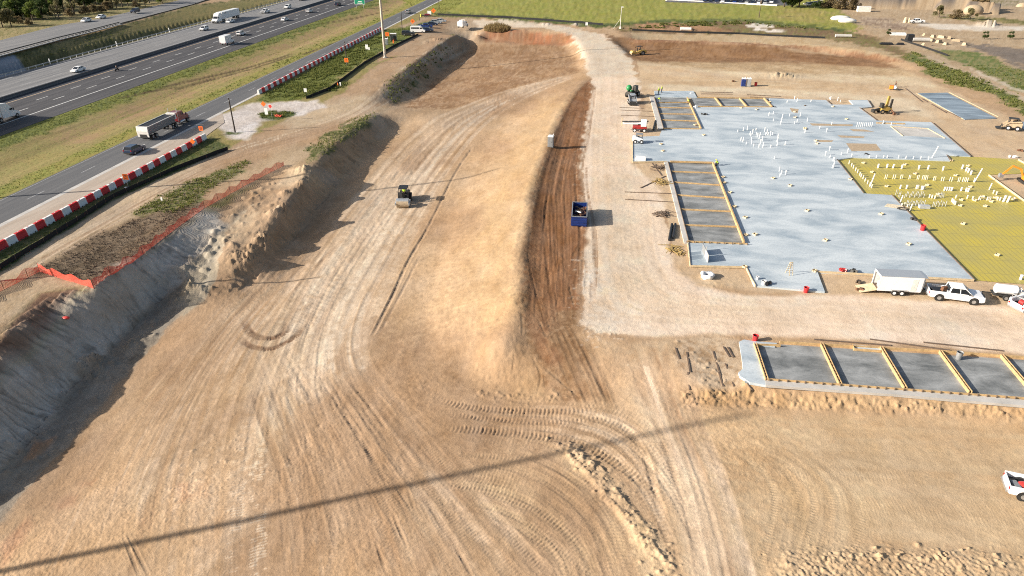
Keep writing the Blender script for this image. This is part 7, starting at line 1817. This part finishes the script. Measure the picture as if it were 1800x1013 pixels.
for k in range(5):
    p = P(1418 + k * 6, 11 - k * .8); m_ = ['white', 'silver', 'white', 'navy', 'white'][k]; lb = '%s car parked at the right end of the lot behind the dark trees' % {'navy': 'dark'}.get(m_, m_)
    dup(LOT[m_], (*p, .3), random.uniform(0, 3), lb, 'cars right of the lot trees')
o = flat('parking_lot', [(a0[0] - 20, a0[1] - .5), (a1[0] + 6, a1[1] - .5), (a1[0] + 6 + nx_ * 40, a1[1] + ny_ * 40), (a0[0] - 20 + nx_ * 40, a0[1] + ny_ * 40)], .33, 'asphalt', .3); tag(o, kind='structure')
p, q = P(1170, 1.0), P(1366, 10.8)
o = MB().bar((p[0], p[1], .35), (q[0], q[1], .35), 1.6, .7).build('parapet', 'white_dusty'); tag(o, 'long white kerb wall between field and crowded car lot', 'wall')
def far(name, px, py, b, m, label, cat, rz=0):
    o = b.build(name, m, bevel=0); o.location = G(px, py); o.rotation_euler = (0, 0, rz); return tag(o, label, cat)
far('culvert_pipe', 1482, 66, MB().cyl((-3, 0, .6), (3, 0, .6), .6, n=14), 'concrete_pale', 'white culvert pipe lying at the end of the brown strip behind the cut', 'pipe')
far('culvert_pipe', 1205, 54, MB().cyl((-2.2, 0, .6), (2.2, 0, .6), .7, n=14), 'white_dusty', 'short white pipe lying behind the silt fence left', 'pipe')
far('container', 1517.5, 20.5, MB().box((0, 0, 1.2), (6, 2.4, 2.4)), 'white_dusty', 'white container at the foot of the grey cut bank', 'container')
far('storage_tank', 1618, 74, MB().cyl((-3, 0, .8), (3, 0, .8), .75, n=14), 'concrete_pale', 'white horizontal tank among the far right rubble', 'tank')
far('equipment', 1598, 73, MB().box((0, 0, 1.3), (2.6, 2.6, 2.6), top=(.8, .8)), 'black', 'dark block at the end of the white horizontal tank', 'equipment')
far('debris_pile', 1568, 79, MB().box((-2, 0, .5), (5, 1.2, .6), top=(.7, .4)).box((3, .4, .4), (3, 1.2, .7), top=(.6, .4)), 'black', 'dark debris pile left of the far silt fence end', 'pile')
far('slab_stack', 1578, 62, MB().box((0, 0, .5), (6, 2, 1.0), top=(.9, .7)), 'white_dusty', 'pale concrete pieces on the bare ground left of the rubble', 'concrete')
far('liner_heap', 1477, 36, MB().ball((0, 0, .8), (4.5, 2.0, 1.3), 10, 6), 'white_dusty', 'left white heap at the tip of the green weeds', 'heap')
far('liner_heap', 1489, 40, MB().ball((0, 0, .7), (4.0, 1.8, 1.2), 10, 6), 'white_dusty', 'right white heap at the tip of the green weeds', 'heap')
far('water_cooler', 1590.5, 40, MB().cyl((0, 0, 0), (0, 0, 2.2), .9, .5, 8), 'wood_pale', 'left tan stack beside the far white pickup', 'stack'); far('water_cooler', 1597, 40, MB().cyl((0, 0, 0), (0, 0, 2.0), .9, .5, 8), 'wood_pale', 'right tan stack beside the far white pickup', 'stack')
for px, py, s, lb in ((1797, 12, 2.0, 'small yellow mound at the upper right edge'), (1713, 13, 3.0, 'pale mound on top of the cut bank')):
    far('mound', px, py, MB().ball((0, 0, 0), (s * 1.6, s, s), 10, 6), 'tan_dirt', lb, 'mound')
for i, (px, py) in enumerate(((1628, 63), (1640, 66), (1655, 67), (1668, 68), (1635, 72), (1650, 75), (1680, 73), (1628, 80), (1662, 79), (1695, 80))):
    far('rubble_block', px, py, MB().box((0, 0, .4), (random.uniform(1.4, 3.2), random.uniform(1, 2), random.uniform(.6, 1.2)), rz=random.uniform(0, 3), top=(.7, .6)), 'tan_dirt', 'broken pale block in the far right rubble field', 'block')['group'] = 'rubble blocks on the far right'
